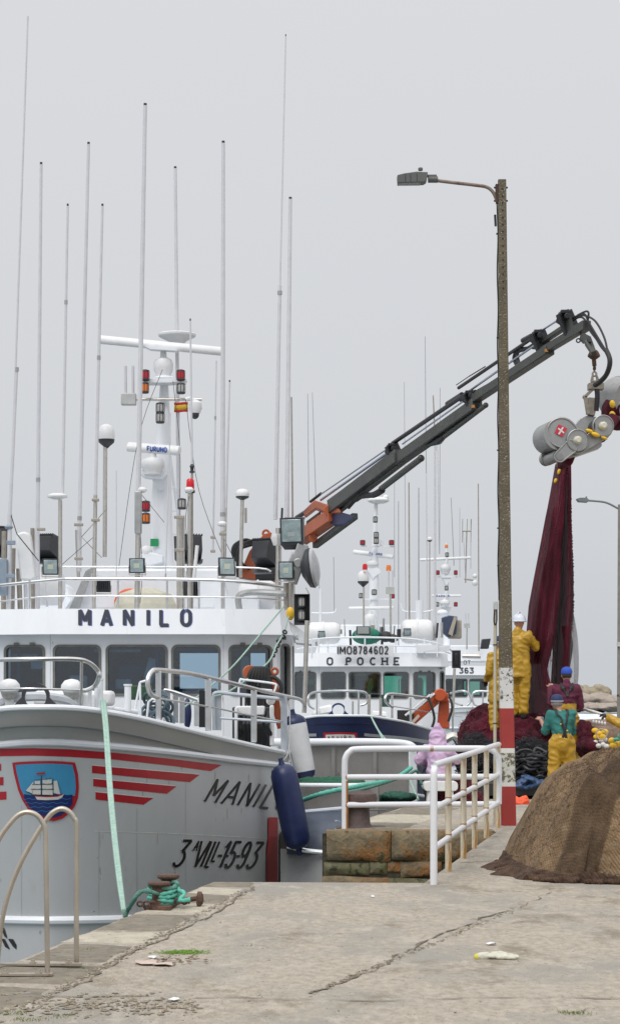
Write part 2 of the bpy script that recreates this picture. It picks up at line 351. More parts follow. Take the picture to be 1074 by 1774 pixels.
# ---------------------------------------------------------------- fishing boat pieces
def hull(root, Xc, Ys, gun, rail, B=2.85, Lb=9, Ltot=22, mats=(grey, greyb), px=True, zb=-3.3):
    n = 60; ss = [Ltot*(i/n)**2.1 for i in range(n+1)]
    def hb(s, B, L, p): u = max(0, 1-s/L); return B*max(0, 1-u**p)**(1/p)
    def ztab(tab, d, B, L, p, side=1):
        out = []
        for s in ss:
            Y = Ys+d+s; pxx = CXP+FPX*(Xc+hb(s, B, L, p))/Y; out.append(EYE+(HOR-interp(tab, pxx))/FPX*Y)
        # past the shoulder keep the sheer level
        k = next(i for i, s in enumerate(ss) if s >= L*.95)
        for i in range(k, len(out)): out[i] = out[k]
        for _ in range(3): out = [out[0]]+[(out[i-1]+out[i]*2+out[i+1])/4 for i in range(1, len(out)-1)]+[out[-1]]
        return out
    zg, zr = ztab(gun, 0, B, Lb, 1.8), ztab(rail, .28, B-.03, Lb, 1.8)
    zl = [-1.10-min(s, 14)*.085 for s in ss]
    lv = [(0, B, Lb, 1.8, zg), (.28, B-.02, Lb, 1.8, zr), (.62, B+.22, Lb+.6, 1.78, [lerp(z, q_, .5) for z, q_ in zip(zr, zl)]), (.85, B+.22, Lb+1.2, 1.76, zl), (.95, B+.1, Lb+2.5, 1.7, [zb]*len(ss))]
    def row(l):
        d, B_, L_, p, z = l
        r = [V(Xc+hb(s, B_, L_, p), Ys+d+s, zz) for s, zz in zip(ss, z)]; l_ = [V(2*Xc-q.x, q.y, q.z) for q in r[1:]]
        return l_[::-1]+r
    R_ = [row(l) for l in lv]; fine = [R_[1]]
    for a, b, k in ((R_[1], R_[2], 4), (R_[2], R_[3], 4), (R_[3], R_[4], 4)):
        for i in range(1, k+1): fine.append([p.lerp(q, i/k) for p, q in zip(a, b)])
    m = MB().grid(fine); m.add([R_[1][0], R_[1][-1], R_[4][-1], R_[4][0]], [(0, 1, 2, 3)])
    h = m.build('hull', mats[0], root, ang=60)
    up = [[p.lerp(q, i/3) for p, q in zip(R_[0], R_[1])] for i in range(4)]
    bw = MB().grid(up).build('bulwark', mats[1], root, ang=60)
    t = MB().tube(R_[0], .035, 8); t.build('gunwale', white, root)
    c = V(Xc, 0, 0); tr = MB().tube([p+(p-V(Xc, p.y+1.2, p.z)).normalized()*.02 for p in R_[1]], .045, 8); tr.build('rubbing_rail', white, root)
    lo = MB().tube([p+(p-V(Xc, p.y+1.2, p.z)).normalized()*.01 for p in R_[3]], .05, 8); lo.build('rubbing_rail', white, root)
    dk = MB(); g = [(p, q) for p, q in zip(R_[0][:n+1], R_[0][::-1][:n+1])]
    dk.grid([[V(lerp(a.x, b.x, .015), a.y, a.z-.22), V(lerp(a.x, b.x, .985), a.y, a.z-.22)] for a, b in g]); dk.build('deck', mat('deck_grey', (.25, .27, .27), .7), root)
    return h, bw, R_
def rrect(x0, x1, z0, z1, r, n=5):
    out = []
    for cx, cz, a in ((x1-r, z0+r, -90), (x1-r, z1-r, 0), (x0+r, z1-r, 90), (x0+r, z0+r, 180)):
        out += [(cx+r*math.cos(math.radians(a+90*i/n)), cz+r*math.sin(math.radians(a+90*i/n))) for i in range(n+1)]
    return out
def facet(A, B, z0, z1, holes, name, m_, parent):
    """wall panel between plan points A and B with rounded openings"""
    A, B = Vector(A), Vector(B); d = (B-A); Ln = d.length; d.normalize()
    bm = bmesh.new(); org = V(A.x, A.y, 0)
    def loop(pts):
        vs_ = [bm.verts.new(V(A.x+d.x*u, A.y+d.y*u, z)) for u, z in pts]
        for i in range(len(vs_)): bm.edges.new((vs_[i], vs_[(i+1) % len(vs_)]))
    loop([(0, z0), (Ln, z0), (Ln, z1), (0, z1)])
    for h in holes: loop(rrect(*h, .09))
    bmesh.ops.triangle_fill(bm, use_beauty=True, use_dissolve=False, edges=bm.edges[:])
    mb = MB(); bm.verts.index_update(); mb.add([v.co.copy() for v in bm.verts], [tuple(v.index for v in f.verts) for f in bm.faces]); bm.free()
    o = mb.build(name, m_, parent, smooth=False); so = o.modifiers.new('thick', 'SOLIDIFY'); so.thickness = .05; so.offset = 0
    return d
def window(A, d, x0, x1, z0, z1, parent, g, fm, hinge=False):
    nrm = V(d.y, -d.x, 0); 
    def q(u, z, o): return V(A[0]+d.x*u, A[1]+d.y*u, z)+nrm*o
    ou = rrect(x0-.035, x1+.035, z0-.035, z1+.035, .12); inn = rrect(x0+.012, x1-.012, z0+.012, z1-.012, .08)
    m = MB(); n = len(ou); a = [q(u, z, .045) for u, z in ou]; b = [q(u, z, .045) for u, z in inn]; c = [q(u, z, -.03) for u, z in inn]; e_ = [q(u, z, .0) for u, z in ou]
    m.grid([e_, a, b, c], True)
    if hinge:
        for u in (lerp(x0, x1, .3), lerp(x0, x1, .72)): m.box(q(u, z1+.05, .06), (.09, .05, .05))
    f = m.build('window', fm, parent, ang=30)
    MB().add([q(u, z, -.012) for u, z in rrect(x0-.01, x1+.01, z0-.01, z1+.01, .08)], [tuple(range(n))]).build('pane', g, parent=f, fix=False, smooth=False)
frame_m = mat('window_frame_rubber', (.16, .16, .15), .5, var=.2, scale=8)
def wheelhouse(root, X, Y, dz, zbot, gl, bandz=(2.79, 3.27), detail=True):
    plan = [(-2.89, 6), (-2.89, .75), (-2.62, .36), (-1.62, 0), (1.62, 0), (2.62, .36), (2.89, .75), (2.89, 6)]
    pl = [V(X+a, Y+b) for a, b in plan]; z0, z1 = zbot, bandz[0]+dz-.0
    wz0, wz1 = 1.67+dz, 2.57+dz
    body = root
    wins = {3: [(-1.54, -.70), (-.55, .55), (.68, 1.54)], 2: [(.13, .93)], 4: [(.13, .93)]}
    for i in range(7):
        A, B_ = pl[i], pl[i+1]; hs_ = []
        if i == 3: hs_ = [(a+1.62, b+1.62, wz0, wz1) for a, b in wins[3]]
        elif i in (2, 4): hs_ = [(a, b, wz0, wz1) for a, b in wins[i]]
        elif i in (0, 6): hs_ = [(4.1, 4.9, wz0, wz1)] if i == 0 else [(.35, 1.15, wz0, wz1)]
        elif i in (1, 5): hs_ = [(.12, .36, wz0-.1, wz1+.03)]
        d = facet(A.to_3d(), B_.to_3d(), z0, z1+.02, hs_, 'wheelhouse_wall', white, body)
        for j, h in enumerate(hs_): window((A.x, A.y), d, *h, root, gl, frame_m, hinge=(i in (2, 4)))
    # inside of the wheelhouse
    r = MB(); iz0, iz1 = 1.2+dz, z1-.06
    r.box((X, Y+3, iz0), (5.6, 5.2, .04)); r.box((X, Y+3, iz1), (5.6, 5.2, .04))
    for a, b in ((-2.8, .62), (1.45, 2.05), (2.35, 2.8)): r.box((X+(a+b)/2, Y+2.9, (iz0+iz1)/2), (b-a, .05, iz1-iz0))
    r.box((X, Y+2.9, iz0+.3), (5.6, .045, .5)); r.box((X, Y+2.9, iz1-.12), (5.6, .045, .22))
    r.build('interior', mat('cabin_lining', (.20, .25, .30), .7, var=.7, scale=2.2, patch=(.02, .05, .13), pamt=.55, pscale=1.6), root, smooth=False)
    c = MB(); c.box((X-.6, Y+.75, 1.62+dz), (3.6, .5, .22)); c.box((X-1.1, Y+.7, 1.88+dz), (.5, .1, .34)); c.box((X+.1, Y+.75, 1.86+dz), (.42, .1, .3)); c.box((X+2, Y+1, 1.6+dz), (.9, .5, .3))
    c.build('console', mat('console_dark', (.03, .035, .045), .5), root, bevel=.02)
    c = MB(); c.box((X-2.15, Y+.62, 1.72+dz), (.75, .2, .22)); c.box((X+1.1, Y+.5, 1.70+dz), (.8, .2, .16)); c.box((X+1.05, Y+.25, 2.53+dz), (.95, .1, .14)); c.box((X+.52, Y+.3, 2.1+dz), (.05, .1, .9)); c.box((X-.2, Y+1.4, 1.9+dz), (.5, .5, .7)); c.box((X-2.3, Y+.55, 2.1+dz), (.06, .06, .9)); c.box((X+.35, Y+.5, 2.1+dz), (.09, .06, .9))
    q = MB(); q.box((X-1.15, Y+.45, 1.9+dz), (.34, .12, .26), Matrix.Rotation(.4, 3, 'Z')); q.box((X-1.95, Y+.8, 2.25+dz), (.30, .1, .2)); q.box((X+.22, Y+.55, 2.12+dz), (.2, .12, .5), Matrix.Rotation(.25, 3, 'Y')); q.box((X-.3, Y+.5, 1.86+dz), (.3, .1, .2)); q.box((X+2.0, Y+.8, 2.1+dz), (.16, .2, .6)); q.box((X-.4, Y+.35, 2.5+dz), (.9, .1, .06)); q.box((X-2.2, Y+.7, 2.42+dz), (.5, .1, .05)); q.isl('window_fill_panel', mat('pale_fill', (.75, .78, .8), .5, var=.3, scale=3), root, bevel=.03)  # pale panels added close behind the panes to brighten the windows
    c.isl('seat', mat('blue_seat', (.05, .13, .3), .6), root, bevel=.05)
    # roof with its deep white fascia
    o1 = [(-3.02, 6.4), (-3.02, .55), (-2.72, .02), (-1.68, -.34), (1.68, -.34), (2.72, .02), (3.02, .55), (3.02, 6.4)]
    zb, zt = bandz[0]+dz, bandz[1]+dz; m = MB()
    a = [V(X+x, Y+y, zb) for x, y in o1]; b = [V(X+x*.985, Y+y+.10, zt) for x, y in o1]
    c_ = [V(X+x*.955, Y+y+.16, zt) for x, y in o1]; e_ = [V(X+x*.955, Y+y+.16, zt-.1) for x, y in o1]
    m.grid([a, b, c_, e_]); m.add(a, [tuple(range(8))]); m.add(e_, [tuple(range(8))[::-1]])
    roof = m.build('roof', white, root, ang=12)
    return roof
def whip(root, x0, y0, x1, y1, Y, wp, m_=None, tip=True, joints=(), name='antenna'):
    a, b = P(x0, y0, Y), P(x1, y1, Y); r = S(wp, Y)/2*.94
    o = MB().tube([a.lerp(b, t) for t in (0, .25, .5, .75, 1)], [r*.75, r*.82, r*.9, r*.96, r], 8).build(name, m_ or whip_m, root)
    if tip and wp > 3: MB().tube([a+(b-a).normalized()*.03, a-(b-a).normalized()*.045], r*.66, 8).build('tip', dark, o)
    for t in joints:
        p = a.lerp(b, t); dd = (b-a).normalized(); MB().tube([p-dd*.04, p+dd*.04], r*1.12, 8).build('joint', alu, o)
    return o
def pole(root, pts, Y, wp, m_=None, name='pole', n=10):
    return MB().tube([P(x, y, Y) for x, y in pts], S(wp, Y)/2, n).build(name, m_ or steel, root)
def lantern(root, px, py, Y, w, h, lm):
    c = P(px, py, Y); r = S(w, Y)/2; hh = S(h, Y)
    o = MB(); o.lathe(c-V(0, 0, hh/2), [(r*.8, 0), (r, hh*.05), (r, hh*.16), (r*.7, hh*.2)]).lathe(c+V(0, 0, hh*.34), [(r*.8, 0), (r, hh*.03), (r*.9, hh*.12), (r*.2, hh*.2)])
    for k in range(8):
        a = k*math.pi/4; q = c+V(math.cos(a)*r*.98, math.sin(a)*r*.98, 0); o.tube([q-V(0, 0, hh*.36), q+V(0, 0, hh*.38)], r*.07, 5)
    o = o.build('lantern', dark, root)
    MB().lathe(c-V(0, 0, hh*.32), [(r*.85, 0), (r*.9, hh*.16), (r*.9, hh*.5), (r*.85, hh*.66)]).build('lens', lm, o)
def dome(root, px, py, Y, wp, hp, pts=None, basem=dark, wpole=7):
    c = P(px, py, Y); r = S(wp, Y)/2; h = S(hp, Y)
    o = MB().lathe(c, [(r*.95, 0), (r, h*.25), (r*.97, h*.5), (r*.84, h*.75), (r*.6, h*.92), (r*.25, h)], n=24).build('radome', white2, root)
    MB().lathe(c-V(0, 0, h*.55), [(r*.16, 0), (r*.35, h*.12), (r*.92, h*.38), (r*.97, h*.545)], n=24).build('base', basem, o)
    if pts: pole(root, pts, Y, wpole)
def radar(root, pa, pb, Y, wp, gx, gtop, gbot, gw, Yb=None, txt=None):
    a, b = P(*pa, Y), P(*pb, Yb or Y); r = S(wp, Y)/2
    sc = MB().tube([a+(b-a)*t for t in (0, .01, .5, .99, 1)], [r*.8, r, r, r, r*.8], 14, flat=.8).build('radar_scanner', white2, root)
    Ym = (Y+(Yb or Y))/2; t = P(gx, gtop, Ym); q = P(gx, gbot, Ym); h = (t-q).length; g = S(gw, Ym)/2
    MB().lathe(q, [(g*.75, 0), (g*.8, h*.2), (g, h*.35), (g, h*.6), (g*.85, h*.75), (g*.35, h*.85), (g*.3, h*1.05)], n=18).build('radar_gearbox', white2, root)
    if txt:
        m = MB(); x, y, hh, wd, gap, th, slope = txt; text(m, Surf(sc), 'FURUNO', x, y, hh, wd, gap, th, slope=slope, off=.012); 
        if m.f: m.build('lettering', mat('navy_lettering', (.03, .09, .34), .4), sc, fix=False, smooth=False)
    return sc
def rails(root, lines, Y, name='railing', m_=None):
    m = MB()
    for wpx, pts in lines: m.tube(spline([P(x, y, (Yq if Yq else Y)) for x, y, Yq in [(q+(None,))[:3] for q in pts]], 5), S(wpx, Y)/2, 8)
    return m.build(name, m_ or steelb, root)
def flood(root, px, py, Y, w, h, yaw=0, tilt=0, lensm=lens, body=dark, ledp=True, back=False):
    c = P(px, py, Y); R = Matrix.Rotation(math.radians(yaw), 3, 'Z') @ Matrix.Rotation(math.radians(tilt), 3, 'X'); W_, H_ = S(w, Y), S(h, Y)
    m = MB().box(c, (W_, .07, H_), R)
    for k in range(7): m.box(c+R @ V(-W_*.42+W_*.14*k, .06, 0), (W_*.04, .08, H_*.8), R)
    o = m.build('floodlight', body, root, bevel=.012)
    if not back:
        MB().box(c+R @ V(0, -.037, 0), (W_*.84, .01, H_*.84), R).build('lens', lensm, o, bevel=.01)
        if ledp: MB().box(c+R @ V(0, -.045, 0), (W_*.36, .008, H_*.3), R).build('emitter', led, o)
    b = MB(); b.tube([c+R @ V(-W_*.54, 0, 0), c+R @ V(-W_*.54, .02, -H_*.62), c+R @ V(W_*.54, .02, -H_*.62), c+R @ V(W_*.54, 0, 0)], .012, 6); b.build('bracket', steel, o)
    return o
def canister(root, px, py, Y, w, h, D=.7):
    """life raft canister lying across the deck, seen on its long side"""
    c = P(px, py, Y); W_, H_ = S(w, Y), S(h, Y)
    m = MB().lathe(c-V(W_/2, 0, 0), [(H_*.30, 0), (H_*.44, W_*.06), (H_*.5, W_*.16), (H_*.5, W_*.47), (H_*.54, W_*.48), (H_*.54, W_*.52), (H_*.5, W_*.53), (H_*.5, W_*.84), (H_*.44, W_*.94), (H_*.30, W_)], (1, 0, 0), 20)
    return m.build('life_raft_canister', white2, root)
# ================================================================ SETTING: sea, quay
sea_m = mat('sea_water', (.16, .20, .21), .18, var=.2, scale=.15, bump=.8, bscale=1.2)
struct(MB().add([V(-2500, -60, -3), V(2500, -60, -3), V(2500, 5000, -3), V(-2500, 5000, -3)], [(0, 1, 2, 3)]).build('sea', sea_m, smooth=False, fix=False))
conc = mat('worn_concrete', (.375, .332, .270), .9, var=.28, scale=12, bump=1, bscale=34, patch=(.295, .275, .24), pamt=.52, pscale=.6, stretch=(1.5, .8, 1), speck=(.13, .11, .08), spth=.64, spscale=26, layers=(((.44, .395, .33), .54, .64, 2.2), ((.235, .20, .15), .56, .66, 1.3), ((.17, .145, .11), .64, .70, 8), ((.46, .44, .40), .66, .71, 15), ((.24, .21, .165), .60, .66, 55), ((.10, .085, .06), .68, .72, 38)))
stone_l = mat('pale_edge_stone', (.43, .39, .31), .85, var=.2, scale=9, bump=.8, bscale=22, speck=(.22, .2, .16), spth=.62, spscale=12)
stone_d = mat('weathered_edge_stone', (.20, .175, .135), .9, var=.3, scale=7, bump=1, bscale=18, patch=(.28, .25, .20), pamt=.42, pscale=2.5, speck=(.12, .115, .08), spth=.60, spscale=11)
wallst = mat('stained_wall_stone', (.17, .135, .08), .85, var=.4, scale=8, bump=1, bscale=26, patch=(.25, .115, .035), pamt=.53, pscale=2.2, speck=(.06, .065, .03), spth=.60, spscale=5)
mossst = mat('mossy_wall_stone', (.135, .125, .07), .9, var=.35, scale=4, bump=1, bscale=12, patch=(.095, .10, .035), pamt=.46, pscale=4, speck=(.04, .04, .025), spth=.58, spscale=9)
crack_dark = mat('joint_dark', (.155, .13, .095), .95, var=.4, scale=10, bump=1, bscale=30)
# quay outline (plan), going round the notch in front of the bollard block
qp = [(-3.6, 4), (-1.94, 12.3), (-.86, 18.15), (1.02, 18.05), (2.28, 24.7), (.2, 24.7), (.85, 27.7), (1.84, 31.8), (3.3, 38.2), (11, 76), (60, 80), (60, 4)]
m = MB(); top = [V(x, y, 0) for x, y in qp]; bot = [V(x, y, -5) for x, y in qp]; n = len(qp)
m.add(top, [tuple(range(n))]); m.mi = 1; m.add(top+bot, [(i, (i+1) % n, n+(i+1) % n, n+i) for i in range(n)])
struct(m.build('quay', [conc, mossst], smooth=False))
# slabs of the old stone edge, each a little off level
def slab(x0, y0, x1, y1, wd0, wd1, k, h=.0):
    d = V(x1-x0, y1-y0, 0); nn = V(d.y, -d.x, 0).normalized(); o = -.03
    a, b = V(x0, y0, 0)+nn*o, V(x1, y1, 0)+nn*o; rows = []
    for i in range(9):
        t = .012+.976*i/8; r = []
        for j in range(9):
            u = j/8; p = a.lerp(b, t)+nn*u*lerp(wd0, wd1, t); e_ = min(i, 8-i, j, 8-j)
            wob = noise.noise(p*2.3)*.045 if e_ == 0 else 0
            z = .012+h+noise.noise(p*3.1)*.012-(.02 if e_ == 0 else 0); r.append(V(p.x+wob*(1 if j in (0, 8) else 0), p.y+wob*.6, z))
        rows.append(r)
    mm = MB().grid(rows)
    sk = lambda pts: mm.grid([pts, [p-V(0, 0, .25) for p in pts]])
    sk(rows[0]); sk(rows[-1]); sk([r[0] for r in rows]); sk([r[-1] for r in rows])
    return mm.build('edge_slab', [stone_l, stone_d][k], ang=50)
ed = [(-2.55, 9.2), (-1.94, 12.3), (-.86, 18.15)]
def epos(t):  # t metres along the edge
    l1 = math.hypot(.61, 3.1)
    if t < l1: return (lerp(-2.55, -1.94, t/l1), lerp(9.2, 12.3, t/l1))
    u = (t-l1)/math.hypot(1.08, 5.85); return (lerp(-1.94, -.86, u), lerp(12.3, 18.15, u))
t = 0; kinds = [1, 1, 1, 1, 0, 1, 0, 1, 0, 1]; i = 0
for Ln in (1.5, 1.2, .9, 1.05, .62, 1.25, .75, .72, .62, .5):
    a = epos(t); b = epos(t+Ln-.02); struct(slab(*a, *b, lerp(.78, .45, t/9.1), lerp(.78, .45, (t+Ln)/9.1), kinds[i], random.uniform(-.008, .01))); t += Ln; i += 1
for (a, b, k) in (((.30, 25.02), (.62, 26.5), 1), ((.62, 26.5), (.98, 28.2), 0), ((.98, 28.2), (1.42, 30), 1), ((1.42, 30), (1.86, 31.8), 0)): struct(slab(*a, *b, .9, .9, k))
# cracks, joints: flat strips with the dark of a recess put into their colour
def crack(pts, wd, seed, m_=crack_dark, z=.006):
    random.seed(seed); pts = spline([V(x, y, z) for x, y in pts], 10); mm = MB(); rows = []
    for i, p in enumerate(pts):
        d = (pts[min(i+1, len(pts)-1)]-pts[max(i-1, 0)]).normalized(); n_ = V(-d.y, d.x, 0)
        o = noise.noise(p*4+V(seed, 0, 0))*.07+noise.noise(p*17)*.02; ww = wd*max(.05, .5+noise.noise(p*6+V(0, seed, 0))*1.6+noise.noise(p*25)*.7); ww = min(ww, wd*1.6)
        rows.append([p+n_*(o-ww/2), p+n_*(o+ww/2)])
    return mm.grid(rows).build('crack', m_, smooth=False, fix=False)
def gp(px, py):  # ground point seen at a pixel
    Y = EYE*FPX/(py-HOR); return ((px-CXP)/FPX*Y, Y)
CK = .5
for pts, wd, sd_ in (([(75, 1729), (250, 1727), (450, 1731), (700, 1733), (900, 1729), (1100, 1731)], .035, 3), ([(535, 1722), (600, 1702), (660, 1673), (720, 1640), (790, 1610), (885, 1577)], .05, 5),
    ([(75, 1733), (150, 1700), (225, 1655), (300, 1620), (375, 1580), (440, 1537)], .05, 8), ([(820, 1592), (880, 1600), (930, 1592)], .02, 9), ([(440, 1627), (640, 1640), (830, 1612), (1100, 1622)], .012, 12),
    ([(890, 1578), (940, 1552), (960, 1540)], .02, 14), ([(985, 1760), (1030, 1748), (1090, 1752)], .02, 17), ([(640, 1420), (700, 1408), (770, 1402)], .03, 21), ([(800, 1470), (860, 1466), (900, 1470)], .05, 23), ([(790, 1495), (860, 1492)], .05, 26), ([(820, 1452), (880, 1447)], .06, 27)):
    struct(crack([gp(*p) for p in pts], wd*CK, sd_))
mossy = mat('mossy_grime', (.25, .215, .155), .95, var=.35, scale=9, bump=1, bscale=30, patch=(.15, .14, .07), pamt=.45, pscale=5, speck=(.08, .07, .05), spth=.60, spscale=18)
random.seed(14); q = MB()
for k in range(110):
    px = random.uniform(-30, 350); py = random.gauss(1742, 13) if k < 150 else random.uniform(1690, 1772); px = px if py > 1715 else px*.4; x, y = gp(px, max(py, 1690)); s = random.uniform(.006, .026); n = 9
    q.add([V(x+math.cos(2*math.pi*i/n)*s*random.uniform(.5, 1.2), y+math.sin(2*math.pi*i/n)*s*random.uniform(.8, 2), .0035+k*.00001) for i in range(n)], [tuple(range(n))])
struct(q.build('grime', mossy, smooth=False, fix=False), 'stuff')
# loose stone chips along the joints
random.seed(4); g = MB()
def chip(x, y, s):
    R = Matrix.Rotation(random.uniform(0, 6), 3, 'Z'); b0 = len(g.v); g.ell((x, y, s*.15), (s, s*random.uniform(.4, .8), s*random.uniform(.25, .4)), R, 6, 4)
    for i in range(b0, len(g.v)): g.v[i] += V(*[random.uniform(-s, s)*.18 for _ in range(3)]); g.v[i].z = max(g.v[i].z, .003)
for _ in range(430): px = random.uniform(-10, 340); py = 1733+random.gauss(8, 9)+px*.012; chip(*gp(px, max(py, 1712)), .005+.02*random.random()**2.5)
for _ in range(420): tt = random.random(); px = lerp(535, 890, tt); py = lerp(1724, 1576, tt)+random.gauss(0, 2.2); chip(*gp(px, py), random.uniform(.004, .016))
for _ in range(520): tt = random.random(); px = lerp(75, 440, tt); py = lerp(1730, 1537, tt)+random.gauss(0, 3.5); chip(*gp(px, py), random.uniform(.005, .018))
for _ in range(420): chip(*gp(random.uniform(-10, 1090), random.uniform(1540, 1790)), random.uniform(.002, .007))
struct(g.build('gravel', mat('stone_chips', (.30, .26, .2), .9, var=.5, scale=9, patch=(.16, .12, .08), pamt=.5, pscale=12), smooth=False), 'stuff')
# stones of the block's end wall
def stone(x0, x1, z0, z1, y, dep, m_, seed):
    mm = MB(); nx, nz = 14, 9; rows = []
    for j in range(nz+1):
        r = []
        for i in range(nx+1):
            u, v = i/nx, j/nz; e_ = min(u, 1-u)*(x1-x0); e2 = min(v, 1-v)*(z1-z0); ed_ = min(e_, e2)
            p = V(lerp(x0, x1, u), y, lerp(z0, z1, v)); q = p*2.2+V(seed*3.7, 0, 0)
            bul = (1-math.exp(-ed_/.04))*dep; p.y -= bul+noise.noise(q*2)*.05*min(1, ed_/.05)+noise.noise(q*7)*.014
            p.x += noise.noise(q+V(9, 0, 0))*.02*(1 if i in (0, nx) else .3); p.z += noise.noise(q+V(0, 9, 0))*.03*(1 if j in (0, nz) else .3) if z1 < -.05 or j < nz else 0
            r.append(p)
        rows.append(r)
    mm.grid(rows); mm.grid([rows[-1], [p+V(0, .3, 0) for p in rows[-1]]]); mm.grid([[r[0] for r in rows], [r[0]+V(0, .3, 0) for r in rows]])
    return struct(mm.build('wall_stone', m_, ang=60))
struct(MB().box((1.2, 24.72, -.45), (2.1, .08, .86)).build('wall_joint', mat('joint_backing', (.05, .045, .03), .95, var=.5, scale=8, bump=1, bscale=20), smooth=False))  # dark backing box behind the gaps between the stones
stone(.20, .992, -.355, .012, 24.66, .07, wallst, 1); stone(.985, 1.665, -.355, .012, 24.66, .07, wallst, 2); stone(1.66, 2.25, -.355, .012, 24.66, .05, wallst, 3)
stone(.17, .72, -.53, -.375, 24.67, .045, mossst, 4); stone(.73, .93, -.52, -.37, 24.67, .04, mossst, 5); stone(.94, 1.12, -.50, -.37, 24.68, .05, wallst, 6); stone(1.10, 1.60, -.56, -.37, 24.66, .06, wallst, 10); stone(1.62, 2.2, -.56, -.37, 24.68, .08, mossst, 7)
stone(.14, .95, -.80, -.545, 24.62, .06, wallst, 8); stone(.96, 2.1, -.85, -.575, 24.62, .05, mossst, 9)
# ================================================================ BOAT 1: the big grey seiner
M1 = thing('fishing_boat', (-3.2, 34, -3), 'large grey fishing boat with red bow stripes, ship crest and MANILO on its roof edge', 'fishing boat')
gun = [(-200, 1250), (-50, 1229), (0, 1227), (80, 1225), (130, 1226), (180, 1232), (240, 1243), (300, 1258), (360, 1273), (430, 1290), (500, 1305), (600, 1307)]
ral = [(-200, 1305), (-50, 1288), (0, 1286), (100, 1285), (200, 1293), (300, 1303), (400, 1316), (480, 1325), (600, 1328)]
h1, bw1, rows1 = hull(M1, -3.2, 24, gun, ral)
sf = Surf(h1); roof = wheelhouse(M1, -3.25, 38, 0, .2, glass); rs = Surf(roof)
# painted marks
def mk(name, m_, f, par=h1): 
    mm = MB(); f(mm); return mm.build(name, m_, par, fix=False, smooth=False)
wl = mat('white_line', (.62, .62, .6), .4)
S2 = [(160, 345, 1326, 1342, 1339, 1355), (162, 305, 1349, 1362, 1362, 1375), (166, 265, 1372, 1382, 1385, 1394)]
mk('stripe', red, lambda q: cols(q, sf, [(-60, 1302, 1315), (0, 1297, 1310), (60, 1296, 1309), (120, 1298, 1311), (200, 1304, 1316), (300, 1315, 1327), (365, 1323, 1336), (383, 1325, 1326)]))
for xa, xb, a, b, c, d in S2:
    mk('stripe', red, lambda q: cols(q, sf, [(xa, a, c), (xb-16, lerp(a, b, .9), d), (xb, b, b+1)]))
    mk('stripe_edge', wl, lambda q: cols(q, sf, [(xa-1, a-1.6, a), (xb-16, lerp(a, b, .9)-1.6, lerp(a, b, .9)), (xb, b-1.4, b)], nv=1))
for xb, a, b in ((4, 1323, 1335), (8, 1346, 1360), (13, 1371, 1385)): mk('stripe', red, lambda q: cols(q, sf, [(-40, a+3, b+3), (xb-1, a, b)]))
mk('stripe_edge', wl, lambda q: cols(q, sf, [(165, 1439, 1440.3), (300, 1443, 1444.3), (470, 1452, 1453.4), (505, 1455, 1456)], nv=1))
sh = [(23, 1321, 1322), (26, 1320.6, 1340), (33, 1319.8, 1368), (40, 1319.3, 1385), (51, 1318.7, 1403), (65, 1318.2, 1414), (80, 1317.8, 1420), (94, 1318, 1422), (108, 1318.6, 1418), (120, 1319.6, 1409), (130, 1320.6, 1396), (135, 1340, 1382), (136.5, 1360, 1366)]
em = mk('crest', red, lambda q: cols(q, sf, sh, .012, 3, 6))
inn = [(80+(x-80)*.905, 1324+(t-1320)*.9, 1324+(b-1324)*.935) for x, t, b in sh]
mk('crest_sky', mat('crest_blue', (.05, .27, .48), .4, var=.05), lambda q: cols(q, sf, [(x, t, min(b, 1378)) for x, t, b in inn], .016, 3, 6), h1)
mk('crest_sea', mat('crest_sea_blue', (.008, .02, .12), .4), lambda q: cols(q, sf, [(x, max(t, 1376+math.sin(x*.4)*1.2), max(b, 1377)) for x, t, b in inn if b > 1379], .02, 3, 6), h1)
def waves(q):
    for k, y in enumerate((1383, 1390, 1397, 1404)):
        xa, xb = (42+k*4, 126-k*4); cols(q, sf, [(x, y+math.sin(x*.45+k)*1.3-.6, y+math.sin(x*.45+k)*1.3+.7) for x in range(xa, xb, 4)], .024, 3, 1)
mk('crest_waves', mat('crest_wave_blue', (.03, .13, .36), .4), waves)
sail = mat('crest_white', (.60, .60, .57), .4, var=.05)
mk('crest_ship', sail, lambda q: (cols(q, sf, [(63, 1378, 1379), (66, 1379, 1384), (80, 1379.5, 1385), (100, 1379, 1384), (108, 1376, 1380), (110, 1374, 1375)], .026, 3, 1),
    [cols(q, sf, [(x, y+.3*0, y+h), (x+w_*.5, y+.6, y+h+.8), (x+w_, y, y+h)], .026, 3, 1) for x, y, w_, h in ((58, 1366, 14, 9), (60, 1358, 12, 7), (62, 1351, 9, 6), (74.5, 1366, 18, 10), (74.5, 1357, 17, 8), (75, 1348, 15, 8))],
    cols(q, sf, [(48, 1368, 1369), (60, 1353, 1374)], .026, 3, 1), cols(q, sf, [(92.5, 1352, 1372), (99, 1351, 1374), (104, 1374, 1375)], .026, 3, 1)))
mk('crest_ship_hull', red, lambda q: cols(q, sf, [(62, 1376.5, 1378.4), (80, 1378, 1379.6), (100, 1377, 1379), (109, 1373.6, 1375)], .028, 3, 1))
mk('crest_rigging', black, lambda q: [cols(q, sf, c_, .032, 3, 1) for c_ in ([(72.7, 1342, 1377), (74, 1342, 1377)], [(56, 1365.3, 1366.3), (94, 1365.6, 1366.6)], [(58, 1357, 1358), (93, 1356.6, 1357.6)], [(61, 1349.8, 1350.6), (91, 1347.4, 1348.2)], [(92, 1347, 1376), (93, 1348, 1376)], [(47, 1369, 1370), (62, 1376, 1377)], [(99, 1350, 1351), (108, 1373, 1374)], [(57, 1374.6, 1375.6), (93, 1375.8, 1376.8)])])
